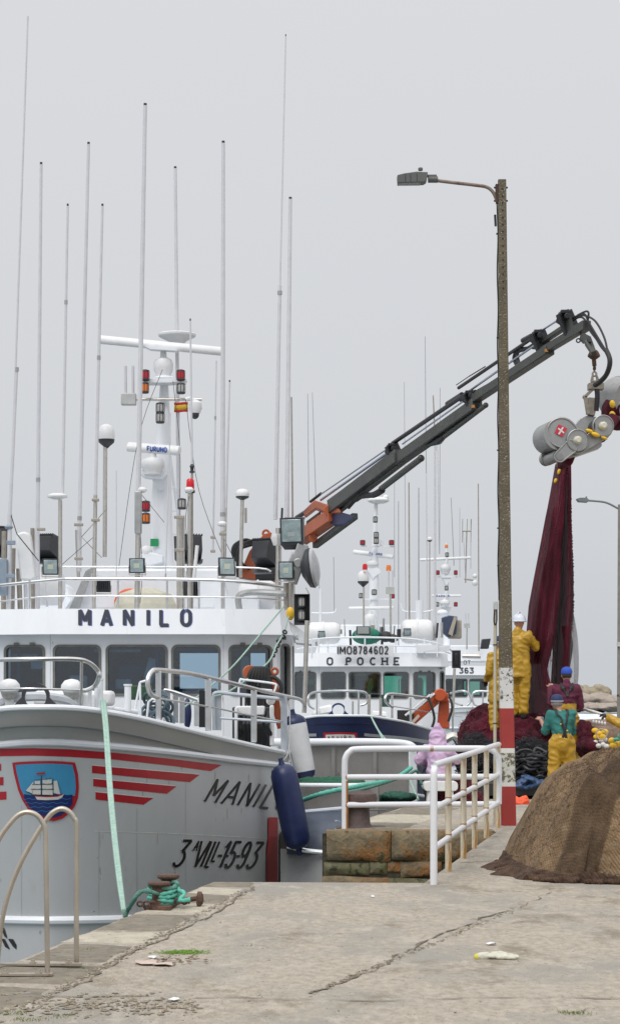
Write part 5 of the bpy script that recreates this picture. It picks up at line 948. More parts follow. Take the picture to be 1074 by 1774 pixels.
# ================================================================ aluminium workboats moored between
al = mat('workboat_aluminium', (.40, .39, .375), .38, .55, var=.13, scale=2, patch=(.33, .30, .28), pamt=.45, pscale=1.5, speck=(.55, .55, .54), spth=.70, spscale=12)
SA = thing('workboat', (1.3, 39, -3), 'square grey metal workboat side under a thick white tube rail', 'workboat')
YA = 37
b = MB(); b.box(P(600, 1420, YA+1.2), (S(236, YA), 2.2, 2.9)); b.build('hull', al, SA, bevel=.03)
b = MB(); [b.beam(P(x, 1294, YA+.06), P(x, 1410, YA+.06), .07, .05, up=(0, 1, 0)) for x in (577, 649)]; b.isl('side_rib', al, SA)
b = MB(); b.tube(spline([P(470, 1286, YA), P(540, 1286, YA), P(650, 1286, YA), P(700, 1289, YA), P(716, 1296, YA), P(722, 1310, YA+.3)], 6), S(14, YA)/2, 14); b.build('tube_rail', white, SA)
MB().beam(P(714, 1296, YA+.02), P(716, 1400, YA+.02), S(14, YA), .12, up=(0, 1, 0)).build('corner_post', white, SA, bevel=.02)
b = MB(); b.tube([P(586, 1338, YA), P(586, 1344, YA)], .02); b.build('cleat', steelb, SA)
SBt = thing('workboat', (.4, 32, -3), 'low grey aluminium workboat with green netting lying on it behind the bollard', 'workboat')
b = MB(); b.box(P(560, 1440, 32.4), (S(190, 32), 1.6, 1.6)); b.build('hull', al, SBt, bevel=.04)
b = MB(); b.tube([P(470, 1360, 31.5), P(640, 1361, 31.5)], .035); b.build('gunwale', white, SBt)
b = MB()
for k in range(5): b.ell(P(545+k*13, 1356+k % 2*2, 32.2), (.35, .4, .09))
gn = blob('green_netting', b, mat('green_net', (.015, .10, .055), .9, var=.4, scale=20, bump=.6), None, .03, 3, lambda p, n_: noise.noise(p*12)*.03); tag(gn, 'dark green netting heaped on the low grey workboat', 'net')
SC = thing('skiff', (.1, 27, -3), 'small skiff with a dull blue inside between the large grey boat and stone wall', 'skiff')
MB().grid([[P(497, 1405, 30.3), P(640, 1398, 30.3)], [P(497, 1480, 29.6), P(640, 1478, 29.6)]]).build('inner_side', mat('skiff_blue', (.085, .105, .145), .45, var=.2, scale=3, speck=(.35, .4, .5), spth=.68, spscale=14), SC, fix=False).modifiers.new('t', 'SOLIDIFY').thickness = .03
MB().tube([P(497, 1410, 30.25), P(560, 1404, 30.25), P(650, 1396, 30.25)], .035).build('rail', mat('pale_blue_rail', (.50, .54, .60), .4), SC)
MB().tube([P(497, 1466, 29.5), P(530, 1474, 29.5), P(575, 1478, 29.5)], .035).build('rail', steelb, SC)
MB().grid([[P(486, 1470, 29.75), P(580, 1478, 29.55)], [P(486, 1560, 29.6), P(590, 1560, 29.3)]]).build('outer_side', mat('skiff_side', (.30, .305, .31), .5, .1, var=.12, scale=3, patch=(.42, .27, .25), pamt=.40, pscale=2, speck=(.12, .10, .10), spth=.66, spscale=5), SC, fix=False)
# ================================================================ fenders
def fender(label, a, b_, Y, wpx, ends, m_, endm, sag=0, rope=()):
    A, B_ = P(*a, Y), P(*b_, Y); r = S(wpx, Y)/2; d = (B_-A); Ln = d.length; d.normalize(); T = thing('fender', tuple(B_), label, 'fender', 'boat fenders')
    pr = [(r*.2, 0), (r*.55, r*.1), (r*.85, r*.35), (r, r*.8)]+[(r*(1+sag*math.sin(math.pi*k/6)), r*.8+(Ln-1.6*r)*k/6) for k in range(1, 6)]+[(r, Ln-r*.8), (r*.85, Ln-r*.35), (r*.55, Ln-r*.1), (r*.2, Ln)]
    MB().lathe(A, pr, d, 24).build('body', m_, T)
    for p, s_ in ((A, 1), (B_, -1)):
        e_ = MB(); 
        if ends: e_.lathe(p, [(r*.2, -.01), (r*.57, r*.1), (r*.88, r*.35), (r*1.015, r*.75), (r*1.01, r*.8)], d*s_, 24)
        e_.lathe(p-d*s_*.09, [(r*.18, 0), (r*.2, .06), (r*.32, .12)], d*s_, 12); e_.build('end_cap', endm, T)
    return T
fender('long dark blue fender hanging against the bow shoulder of the grey boat', (488, 1324), (518, 1471), 29.3, 46, False, navyr, navyr, .04)
fender('white fender with dark blue ends hanging behind the dark blue one', (508, 1238), (529, 1352), 33.2, 40, True, whitef, navyr)
def rope(label, pts, Y, wpx, m_, name='rope', twist=True, cat='rope', n=8, group=None):
    pp = spline([P(x, y, (q[0] if q else Y)) for x, y, *q in pts], n); r = S(wpx, Y)/2
    if twist and len(pp) > 3:
        ln = sum((a-b).length for a, b in zip(pp, pp[1:])); k = max(2, min(400, int(ln/(r*1.1)))); fine = []; cum = [0]
        for a, b in zip(pp, pp[1:]): cum.append(cum[-1]+(b-a).length)
        for i in range(k+1): fine.append(tuple(interp(list(zip(cum, [p[c] for p in pp])), ln*i/k) for c in range(3)))
        o = MB().tube(fine, [r*(1+.16*math.sin(i*2.1)) for i in range(len(fine))], 8).build(name, m_, ang=80)
    else: o = MB().tube(pp, r, 8).build(name, m_)
    return tag(o, label, cat, group)
rope('thin grey line tying the two fenders to the rail post of the grey boat', [(497, 1212, 32.4), (502, 1232, 32), (500, 1300, 31), (486, 1322, 30.6)], 31, 2.4, alu)
rope('grey line running down behind the dark blue fender', [(500, 1300, 32.2), (512, 1360, 31.4), (520, 1430, 30.9), (530, 1470, 30.7)], 31, 3, alu)
rope('teal rope hanging below the dark blue fender', [(519, 1465, 30.4), (515, 1495, 30.3), (509, 1560, 30.2)], 30.3, 7, teal)
yf = MB().ell(P(530, 1470, 30.6), (.07, .07, .06)).build('float', yel); tag(yf, 'small yellow float at the foot of the dark blue fender', 'float')
m = MB()
for dx in (-2.2, 2.2): m.tube(spline([P(179+dx, 1215, 24.75), P(184+dx, 1260, 23.2), P(190+dx, 1350, 21), P(198+dx, 1440, 18.8), P(207+dx, 1520, 17.1), P(215+dx*.6, 1578, 16)], 8), [S(6, 24)/2, S(6, 16.5)/2], 8)
tag(m.build('mooring_rope', palet), 'pale green double mooring line from the large grey boat down to the quay edge', 'rope')
rope('thin pale green line running from the roof corner across the windows to the foredeck', [(492, 1050, 37), (450, 1100, 35.5), (400, 1158, 34), (345, 1205, 32), (316, 1228, 31)], 34, 3, palet, twist=False)
rope('dark knotted green line hanging from the yellow float beside the end window', [(500, 1068, 37.2), (492, 1095, 36.6), (478, 1120, 35.6), (462, 1150, 34.6), (400, 1196, 32), (372, 1206, 31)], 34, 3, palet, twist=False)
b = MB(); random.seed(5); [b.torus(P(493-k*4+random.uniform(-2, 2), 1095+k*8, 36.4), .035, .016, (random.uniform(-1, 1), 1, random.uniform(-1, 1)), 10, 6) for k in range(6)]; tag(b.build('rope_knots', blackr), 'black knots lashed on the green line beside the end window', 'rope')
b = MB(); b.ell(P(503, 1063, 37.3), (.075, .075, .125)); tag(b.build('float', yel), 'yellow float on the roof corner of the grey boat beside the black lamp box', 'float')
rope('thick teal mooring rope crossing behind the bollard towards the grey boat', [(520, 1388, 30), (560, 1374, 29.5), (620, 1362, 30), (680, 1350, 31), (712, 1330, 32)], 30, 8, teal)
rope('second teal rope below the thick one ending behind the white rail', [(600, 1373, 29.6), (640, 1364, 30.2), (700, 1345, 31.4), (722, 1336, 32), (730, 1360, 32)], 30, 5.5, teald)
for k, dx in enumerate((0, 9)): rope(('left', 'right')[k]+' strand of the pale mooring line of the dark blue boat', [(642, 1240, 57.5), (655, 1265, 52), (668+dx, 1288, 46), (690+dx*3, 1298, 42), (702+dx*2, 1330, 38), (718+dx*2, 1372, 34), (724+dx*1.5, 1385, 33)], 45, 3.4, palet, 'mooring_rope', False)
b = MB(); b.ell(P(640, 1385, 32.4), (.5, .3, .08)); b.ell(P(690, 1380, 32.2), (.3, .3, .08)); gn = blob('green_netting', b, mat('green_net2', (.02, .085, .06), .9, var=.5, scale=20, bump=.6), None, .025, 2, lambda p, n_: noise.noise(p*15)*.035); tag(gn, 'dark green net scraps on the quay edge behind the bollard', 'net')
# ================================================================ bollards and ladder rails on the near quay edge
BI = thing('bollard', (P(283, 1574, 15.9).x, 15.9, 0), 'small rusty twin-headed mooring bollard wrapped in teal rope on the near quay edge', 'bollard')
cx = P(278, 1574, 15.9); b = MB(); b.prism([P(250, 1578, 15.75)+V(0, 0, -.0), P(296, 1578, 15.75), P(312, 1568, 16.3), P(268, 1568, 16.3)], (0, 0, .035)); b.build('base_plate', rust, BI, bevel=.006)
for x, Y, t_ in ((276, 15.9, 1524), (292, 16.25, 1519)):
    c = P(x, 1566, Y); h_ = S(1566-t_, Y); b = MB(); b.lathe(V(c.x, Y, .02), [(.058, 0), (.058, h_*.8), (.085, h_*.86), (.092, h_*.93), (.085, h_), (.03, h_*1.02)], n=14); b.build('post', rust, BI)
pin = MB(); pin.tube([P(318, 1560, 16), P(345, 1556, 16)], .02); pin.lathe(P(346, 1556, 16), [(.02, -.02), (.055, -.01), (.05, .02), (.03, .03)], (1, 0, .1)); pin.lathe(P(345, 1562, 16), [(.03, -.02), (.045, 0), (.03, .02)], (1, 0, .1)); tag(pin.build('iron_pin', rust), 'rusty iron pin lying beside the small twin-headed bollard', 'iron pin')
def coil(label, cx_, Y, zs, r, rr_, m_, tail=None):
    pts = []
    for k, z in enumerate(zs): pts += [V(cx_.x+math.cos(a)*r*(1+.05*math.sin(k*3)), Y+math.sin(a)*r*1.7, z+.012*math.sin(a*2+k)) for a in [2*math.pi*i/16 for i in range(16)]]
    if tail: pts += tail
    k = len(pts); pts = spline(pts, 3); return tag(MB().tube(pts, [rr_*(1+.18*math.sin(i*1.9)) for i in range(len(pts))], 8).build('rope', m_, ang=80), label, 'rope')
bc = P(284, 1560, 16.05); coil('bright teal rope wound round the foot of the small bollard', bc, 16.05, (.07, .105, .13), .115, .017, teal, [P(320, 1548, 15.9), P(312, 1560, 15.8), P(330, 1558, 15.8)])
coil('faded dark green rope round the neck of the small bollard running over the quay edge', bc, 16.05, (.17, .05), .11, .018, teald, [P(262, 1545, 15.8), P(245, 1545, 15.8), P(235, 1555, 15.8), P(226, 1570, 15.9), P(222, 1576, 16), P(216, 1590, 16)])
b = MB(); [b.torus(P(243+k*5.5, 1566+(k % 2)*2, 15.75), .022, .008, (k % 2, 1-k % 2, .4), 10, 6) for k in range(5)]+[b.torus(P(308+k*6, 1562-(k % 2)*2, 15.9), .022, .009, (k % 2, 1-k % 2, .4), 10, 6) for k in range(4)]; tag(b.build('chain', rust), 'short rusty chain at the foot of the small bollard', 'chain')
br = thing('bollard', (.5, 25.3, 0), 'big rusty mushroom-headed mooring bollard on the stone block behind the white railing', 'bollard')
c = V(P(618, 1432, 25.4).x, 25.4, 0); b = MB(); b.lathe(c, [(.21, 0), (.17, .05), (.155, .28), (.16, .30)], n=24); b.build('post', mat('brown_iron', (.085, .06, .055), .7, var=.25, scale=6, bump=.5, bscale=30), br)
MB().lathe(c+V(.035, 0, .28), [(.155, 0), (.20, .03), (.215, .09), (.20, .15), (.14, .18), (.02, .19)], n=24, sx=1.05).build('head', mat('brown_iron_head', (.10, .065, .058), .6, var=.25, scale=6, bump=.4, bscale=30), br)
MB().box(c+V(.05, 0, .006), (.62, .4, .02)).build('base_plate', mat('brown_iron', (.1, .1, .1)), br, bevel=.005)
lad = thing('ladder_handrail', (-1.9, 12.2, 0), 'pair of curved stainless steel ladder handrails bolted to the near quay corner', 'handrail')
worn = mat('worn_stainless', (.50, .45, .38), .38, .85, var=.15, scale=12, stretch=(1, 1, .3), patch=(.33, .25, .17), pamt=.40, pscale=6)
for base, pts in (((83, 1695, 12.05), [(83, 1695), (82, 1600), (80, 1480), (79, 1440), (74, 1424), (64, 1412), (50, 1407), (36, 1410), (22, 1422), (0, 1452), (-20, 1500), (-36, 1570), (-45, 1680)]),
                  ((133, 1676, 12.55), [(133, 1676), (133, 1560), (133, 1436), (129, 1418), (120, 1406), (108, 1401), (96, 1405), (84, 1416), (60, 1452), (35, 1498), (15, 1550), (2, 1610), (-8, 1720)])):
    Y = base[2]; pp = [P(x, y, Y+(.0 if i < 4 else .0)) for i, (x, y) in enumerate(pts)]; MB().tube(spline(pp, 5), S(9, Y)/2, 14).build('rail', worn, lad)
for y0, x0, x1, Y in ((1696, -60, 92, 12.0), (1677, -60, 142, 12.45)):
    b = MB(); a = P(x0, y0, Y); q = P(x1, y0, Y); b.box((( a.x+q.x)/2, Y, .028), (q.x-a.x, .06, .012)); [b.lathe(V(P(x, y0, Y).x, Y-.005, .03), [(.022, 0), (.022, .012), (.012, .014), (.012, .024)], n=6) for x in ((10, 68) if y0 > 1690 else (58, 120))]; b.build('base_plate', worn, lad)
# ================================================================ white pipe railings
rw = mat('railing_white', (.72, .73, .76), .38, var=.04, scale=3, patch=(.60, .55, .45), pamt=.36, pscale=4)
rr_ = mat('railing_rust_stained', (.66, .60, .47), .45, var=.12, scale=6, stretch=(3, 3, .35), patch=(.44, .24, .07), pamt=.52, pscale=5)
rj = mat('rust_joint', (.40, .17, .04), .7, var=.3, scale=20)
RA = thing('railing', (1.1, 18, 0), 'white pipe railing with rust-stained posts running away along the right side of the notch', 'railing')
A0, A1 = V(P(751, 1533, 17.9).x, 17.9, 0), V(P(862, 1434, 25.4).x, 25.4, 0)
def AP(t, z): return V(lerp(A0.x, A1.x, t), lerp(A0.y, A1.y, t), z)
rp_ = .031
MB().tube(spline([AP(0, 0), AP(0, .5), AP(0, .95), AP(.005, 1.01), AP(.02, 1.045), AP(.05, 1.055), AP(.5, 1.05), AP(.98, 1.05), AP(1, 1.04)], 5), rp_, 14).build('top_rail', rw, RA)
for z in (.32, .67): MB().tube([AP(.0, z), AP(1, z)], rp_*.95, 12).build('rail', rw, RA)
ts = [(778, 1510), (804, 1487), (827, 1470), (846, 1452)]
for x, y in ts:
    Y = EYE*FPX/(y-HOR); t = (Y-17.9)/7.5; o = MB().tube([AP(t, 0), AP(t, .64), AP(t, 1.04)], rp_, 12).build('post', rr_, RA)
    b = MB(); [b.torus(AP(t, z)+(A1-A0).normalized()*0, rp_*.98, .0055, (0, 0, 1), 16, 5) for z in (.285, .635, .355, .705)]; b.build('weld', rj, o)
MB().tube([AP(1, 0), AP(1, 1.04)], rp_, 12).build('post', rr_, RA)
MB().tube([AP(0, 0)+V(0, 0, 0), AP(0, .9)], rp_*1.04, 14).build('post', rw, RA)
RB = thing('railing', (1.3, 25.3, 0), 'white pipe railing with a rounded corner across the stone block before the big bollard', 'railing')
YR_ = 25.2
def BP(px, z): return V((px-CXP)/FPX*YR_, YR_+(px-597)/268*.2, z)
MB().tube(spline([BP(597, 0), BP(597, .5), BP(597, .8), BP(599, .90), BP(606, .965), BP(620, .995), BP(700, 1.0), BP(800, 1.0), BP(845, .995), BP(858, .96), BP(864, .90), BP(866, .8), BP(866, .3)], 5), rp_*1.25, 14).build('top_rail', rw, RB)
for z in (.30, .645): MB().tube([BP(597, z), BP(866, z)], rp_*1.2, 12).build('rail', rw, RB)
b = MB(); [b.torus(BP(599.5, z), rp_*1.2, .008, (1, 0, 0), 16, 6) for z in (.30, .645)]; b.tube([BP(598.2, .0), BP(598.2, .6)], rp_*1.18, 12); b.tube([BP(745, 1.0), BP(751, 1.0)], rp_*1.27, 12); b.build('rust_stain', rj, RB)
# ================================================================ lamp posts
YL = 25.9
conp = mat('post_concrete', (.125, .105, .070), .9, var=.25, scale=3, bump=.8, bscale=40, patch=(.20, .17, .10), pamt=.5, pscale=4, speck=(.42, .40, .34), spth=.62, spscale=55)
conp2 = mat('lichen_concrete', (.125, .105, .070), .9, var=.3, scale=3, bump=.8, bscale=40, patch=(.26, .20, .02), pamt=.355, pscale=9, speck=(.42, .40, .34), spth=.60, spscale=55)
LP = thing('street_lamp', (P(880, 1430, YL).x, YL, 0), 'tall brown concrete lamp post with red and white painted bands beside the white railing', 'street lamp')
def pc(y): return interp([(312, 869), (900, 873.5), (1160, 875.6), (1430, 880.5)], y)
def pw(y): return interp([(312, 13.6), (900, 19), (1160, 22.5), (1430, 23)], y)
def seg(y0, y1, ex=0, wpx=None):
    b = MB(); rows = []
    n = 12
    for i in range(n+1):
        y = lerp(y0, y1, i/n); w_ = S(pw(y), YL)/2+ex; c = P(pc(y), y, YL); d = w_*.95; k = w_*.18
        rows.append([c+V(a*w_ if abs(a) == 1 else a*w_, e*d, 0) for a, e in ((-1, -.8), (-.85, -1), (.85, -1), (1, -.8), (1, .8), (.85, 1), (-.85, 1), (-1, .8))])
    b.grid(rows, True); b.add(rows[0], [tuple(range(8))]); b.add(rows[-1], [tuple(range(8))]); return b
b = seg(312, 1432); b.mi = 1
for k in range(15): y = 329+k*12.3; c = P(pc(y), y, YL); b.cyl(c+V(0, -S(pw(y), YL)/2*.95+.01, 0), c+V(0, -S(pw(y), YL)/2*.95-.003, 0), .0125, 10)
b.build('post', [conp2, black], LP)
chipw = mat('peeling_white', (.62, .62, .60), .6, var=.06, scale=4, speck=(.10, .095, .08), spth=.55, spscale=20)
chipw2 = mat('peeling_white_lichen', (.58, .58, .52), .7, var=.1, scale=4, patch=(.42, .42, .30), pamt=.5, pscale=9, speck=(.13, .12, .085), spth=.50, spscale=20)
redb = mat('faded_red', (.33, .035, .03), .65, var=.10, scale=4, speck=(.42, .16, .14), spth=.70, spscale=18)
wc = mat('clean_white', (.66, .66, .64), .6, var=.05)
for i, (y0, y1, m_) in enumerate(((1157, 1215, chipw), (1215, 1227, wc), (1227, 1296, redb), (1296, 1304, wc), (1304, 1355, chipw2), (1355, 1362, wc), (1362, 1431.5, redb))): seg(y0, y1, .004+.0005*i).build('painted_band', m_, LP)
MB().tube(spline([P(757, 313, YL), P(790, 317, YL), P(825, 321, YL), P(842, 324, YL), P(852, 331, YL), P(858, 342, YL), P(861, 352, YL)], 5), [S(6, YL)/2]*31, 10).build('lamp_arm', mat('rusty_arm', (.24, .19, .16), .6, .3, var=.25, scale=5, patch=(.14, .06, .035), pamt=.5, pscale=3), LP)
b = MB(); b.beam(P(861, 320, YL), P(862, 352, YL), .05, .09, up=(0, 1, 0)); [b.tube([P(855, y, YL), P(879, y, YL)], .012, 6) for y in (325, 348)]; b.build('arm_clamp', mat('dark_rust', (.06, .03, .025), .8), LP)
hm = mat('lamp_head_grey', (.105, .11, .105), .5, var=.08)
b = MB(); pf = [(688, 303), (700, 300), (722, 297), (741, 298), (739, 312), (734, 315), (689, 316)]; b.prism([P(x, y, YL-.09) for x, y in pf], (0, .18, 0)); b.lathe(P(728, 293, YL), [(.03, -.02), (.03, .012), (.022, .02)]); hd = b.build('lamp_head', hm, LP, bevel=.012)
b = MB(); b.tube([P(741, 311, YL), P(758, 311, YL)], .042, 12); b.box(P(748, 305, YL), (.12, .05, .03)); b.build('arm_socket', hm, LP, bevel=.005)
MB().prism([P(690, 316.2, YL-.07), P(728, 315.8, YL-.07), P(728, 316.8, YL-.07), P(690, 317.2, YL-.07)], (0, .14, 0)).build('lamp_glass', mat('lamp_glass', (.3, .32, .32), .2), hd)
b = MB(); [b.box(P(x, 308, YL-.093), (.006, .006, .10)) for x in (702, 711, 722)]; b.build('housing_rib', dark, hd)
pts = [P(pc(y)-pw(y)/2-1.2+math.sin(y*.05)*.8, y, YL-.02) for y in range(352, 1041, 16)]; MB().tube(spline(pts, 3), .0085, 6).build('cable', black, LP)
b = MB(); [b.box(P(pc(y)-pw(y)/2-1, y, YL), (.035, .05, .015)) for y in (405, 585, 780, 915, 980)]; b.tube([P(857, 372, YL), P(858, 392, YL)], .015, 6); b.isl('cable_clip', black, LP)
MB().tube([P(857.5, 1050, YL-.02), P(857, 1170, YL-.02), P(857, 1300, YL-.02), P(857, 1432, YL-.02)], S(6, YL)/2, 12).build('conduit', mat('cream_conduit', (.46, .42, .32), .6, var=.15, scale=5, patch=(.33, .24, .13), pamt=.42, pscale=3, stretch=(1, 1, .4)), LP)
MB().box(P(858, 1049, YL-.03), (.055, .06, .11)).build('junction_box', mat('box_grey', (.48, .49, .48), .4), LP, bevel=.008)
b = MB(); b.tube(spline([P(856, 1056, YL-.05), P(855, 1075, YL-.05), P(857, 1082, YL-.05), P(860, 1076, YL-.05), P(860, 1056, YL-.05)], 4), .008, 6); [b.torus(P(857, y, YL-.02), .026, .006, (0, 0, 1), 12, 5) for y in (1117, 1253)]; b.build('cable_loop', black, LP)
YL2 = 70; L2 = thing('street_lamp', (P(1071, 1290, YL2).x, YL2, 0), 'far slender grey street lamp at the right edge of the picture', 'street lamp')
MB().tube([P(1072, 874, YL2), P(1071.5, 1110, YL2), P(1071, 1285, YL2)], [S(5, YL2)/2, S(6, YL2)/2, S(7, YL2)/2], 8).build('post', mat('far_post_grey', (.22, .21, .19), .8, var=.2), L2)
MB().tube(spline([P(1012, 867, YL2), P(1030, 868, YL2), P(1050, 871, YL2), P(1070, 881, YL2)], 5), .035).build('lamp_arm', mat('arm_grey', (.16, .17, .18), .5), L2)
b = MB(); b.prism([P(998, 864, YL2-.15), P(1004, 862, YL2-.15), P(1016, 862, YL2-.15), P(1021, 867, YL2-.15), P(1017, 870, YL2-.15), P(1002, 869, YL2-.15)], (0, .3, 0)); b.lathe(P(1015, 862, YL2), [(.03, 0), (.03, .04)]); b.build('lamp_head', mat('arm_grey', (.16, .17, .18), .5), L2, bevel=.01)
MB().box(P(1071, 1116, YL2-.1), (.12, .12, .16)).build('junction_box', mat('box_grey', (.48, .49, .48), .4), L2)
# ================================================================ nets
def netmat(name, col, fold=(1, 1, .16), sc=5, dk=.55, lt=1.35, weave=True, rough=.95, alpha=1, patch=None, floats=None):
    m = mat(name, col, rough, var=.25, scale=4, spec=.15, bump=.5, bscale=90, patch=patch, pamt=.45, pscale=1.6, alpha=alpha); t = m.node_tree; N, L = t.nodes, t.links
    b = N['Principled BSDF']; prev = b.inputs['Base Color'].links[0].from_socket
    tc = N.new('ShaderNodeTexCoord'); mp = N.new('ShaderNodeMapping'); mp.inputs['Scale'].default_value = fold; L.new(tc.outputs['Object'], mp.inputs[0])
    n = N.new('ShaderNodeTexNoise'); n.inputs['Scale'].default_value = sc; n.inputs['Detail'].default_value = 7; n.inputs['Distortion'].default_value = .6; L.new(mp.outputs[0], n.inputs[0])
    r = N.new('ShaderNodeMapRange'); r.inputs[1].default_value = .35; r.inputs[2].default_value = .65; r.inputs[3].default_value = dk; r.inputs[4].default_value = lt; L.new(n.outputs[0], r.inputs[0])  # light and shade of folds painted into the colour by stretched noise
    x = N.new('ShaderNodeVectorMath'); x.operation = 'SCALE'; L.new(prev, x.inputs[0]); L.new(r.outputs[0], x.inputs['Scale']); out = x.outputs[0]
    if floats:
        v = N.new('ShaderNodeTexVoronoi'); v.inputs['Scale'].default_value = floats[0]; L.new(tc.outputs['Object'], v.inputs[0])
        rv = N.new('ShaderNodeMapRange'); rv.inputs[1].default_value = .30; rv.inputs[2].default_value = .48; rv.inputs[3].default_value = 1; rv.inputs[4].default_value = 0; L.new(v.outputs['Distance'], rv.inputs[0])
        sp = N.new('ShaderNodeSeparateXYZ'); L.new(tc.outputs['Object'], sp.inputs[0]); n2 = N.new('ShaderNodeTexNoise'); n2.inputs['Scale'].default_value = 1.3; L.new(tc.outputs['Object'], n2.inputs[0])
        ma_ = N.new('ShaderNodeMath'); ma_.operation = 'MULTIPLY_ADD'; ma_.inputs[1].default_value = .6; L.new(n2.outputs[0], ma_.inputs[0]); L.new(sp.outputs['Z'], ma_.inputs[2])
        r2 = N.new('ShaderNodeMapRange'); r2.inputs[1].default_value = 1.05; r2.inputs[2].default_value = .85; L.new(ma_.outputs[0], r2.inputs[0])
        mu = N.new('ShaderNodeMath'); mu.operation = 'MULTIPLY'; L.new(rv.outputs[0], mu.inputs[0]); L.new(r2.outputs[0], mu.inputs[1]); m2 = N.new('ShaderNodeMath'); m2.operation = 'MULTIPLY'; m2.inputs[1].default_value = .38; L.new(mu.outputs[0], m2.inputs[0])
        y = N.new('ShaderNodeMixRGB'); L.new(m2.outputs[0], y.inputs[0]); L.new(out, y.inputs[1]); y.inputs[2].default_value = floats[1]+(1,); out = y.outputs[0]
    if weave:
        for rot in (.7, -.75):
            mw = N.new('ShaderNodeMapping'); mw.inputs['Rotation'].default_value = (rot, rot*.4, rot); L.new(tc.outputs['Object'], mw.inputs[0])
            wv = N.new('ShaderNodeTexWave'); wv.inputs['Scale'].default_value = 13; wv.inputs['Distortion'].default_value = 3; wv.inputs['Detail'].default_value = 2; wv.inputs['Detail Scale'].default_value = .6; L.new(mw.outputs[0], wv.inputs[0])
            rw = N.new('ShaderNodeMapRange'); rw.inputs[1].default_value = 0; rw.inputs[2].default_value = 1; rw.inputs[3].default_value = .84; rw.inputs[4].default_value = 1.14; L.new(wv.outputs['Fac'], rw.inputs[0])
            xs_ = N.new('ShaderNodeVectorMath'); xs_.operation = 'SCALE'; L.new(out, xs_.inputs[0]); L.new(rw.outputs[0], xs_.inputs['Scale']); out = xs_.outputs[0]
    L.new(out, b.inputs['Base Color'])
    b.inputs['Sheen Weight'].default_value = .03; b.inputs['Sheen Roughness'].default_value = .6
    return m
maroon = netmat('maroon_net', (.066, .008, .017)); blackn = netmat('black_net', (.013, .012, .015), sc=5, fold=(1, 1, .6)); brownn = netmat('brown_net', (.200, .132, .074), sc=3, dk=.72, lt=1.2, fold=(1, 1, .22), patch=(.10, .06, .035), floats=(9.5, (.27, .21, .14)))
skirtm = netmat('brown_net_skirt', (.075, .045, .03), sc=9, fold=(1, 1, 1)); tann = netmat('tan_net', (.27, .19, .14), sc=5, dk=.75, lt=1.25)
def curtain(name, tab, Y, m_, folds, amp, depth=.22, seed=0, parent=None, nth=72, taper=None):
    """hanging net: stacked closed sections (py, left, right) with folds running down it"""
    y0, y1 = tab[0][0], tab[-1][0]; rows = []; n = int((y1-y0)/5)
    for i in range(n+1):
        y = lerp(y0, y1, i/n); l, r = interp([(a, b) for a, b, c in tab], y), interp([(a, c) for a, b, c in tab], y); cx, hw = (l+r)/2, (r-l)/2; rw = []
        for k in range(nth):
            a = 2*math.pi*k/nth; q = V(math.cos(a)*2+seed, math.sin(a)*2, y*.004)
            q.z *= .5; f = 1+amp*1.1*(noise.noise(q*folds*.22)+.28*noise.noise(q*folds*.6)); f = min(f, 1.25)
            rw.append(P(cx+math.cos(a)*hw*min(f, 1.12), y, Y)+V(0, math.sin(a)*depth*f*(.5+S(hw, Y)), 0))
        rows.append(rw)
    return MB().grid(rows, True).build(name, m_, parent, ang=180)
hangm = netmat('hanging_maroon_net', (.072, .008, .018), alpha=.84); hangm2 = netmat('hanging_bright_net', (.115, .014, .028), alpha=.8)
HN = thing('fishing_net', P(960, 1250, 34), 'dark maroon fishing net hanging in long folds from the metal net hauler', 'fishing net')
YN = 34.9
curtain('net_fold', [(800, 964, 980), (850, 954, 977), (900, 943, 976), (950, 933, 973), (1000, 923, 972), (1050, 914, 970), (1100, 910, 962), (1130, 911, 955), (1160, 912, 946), (1200, 912, 958), (1235, 910, 985), (1262, 900, 1005)], YN+.2, hangm, 3.2, .42, 1.1, 1, HN)
curtain('net_fold', [(802, 970, 985), (850, 972, 986), (900, 970, 987), (950, 967, 988), (1000, 966, 989), (1050, 964, 989), (1100, 961, 986), (1150, 959, 983), (1200, 957, 980)], YN+.05, hangm, 3.5, .4, 1.0, 5, HN)
curtain('net_fold', [(880, 958, 968), (950, 950, 968), (1000, 938, 962), (1060, 925, 952), (1110, 917, 944), (1150, 914, 934)], YN-.15, hangm2, 3, .35, .6, 9, HN)
# loose twine running down the folds
random.seed(19); tw = mat('maroon_twine', (.15, .03, .045), .9, var=.4, scale=20); q = MB()
TL = [(802, 966, 982), (850, 956, 984), (900, 946, 985), (950, 937, 986), (1000, 928, 987), (1050, 918, 986), (1100, 914, 984), (1140, 914, 980), (1200, 916, 978)]
for k in range(34):
    u = random.random(); y0 = random.uniform(805, 1050); pts = []
    for i in range(9): y = y0+i*random.uniform(14, 20); u2 = min(1, max(0, u+noise.noise(V(k, i*.4, 0))*.12)); pts.append(P(lerp(interp([(p, l) for p, l, r in TL], y), interp([(p, r) for p, l, r in TL], y), u2), min(y, 1200), YN-.62+abs(u2-.5)*.9))
    q.tube(spline(pts, 3), .0045, 4)
q.build('twine', tw, HN)
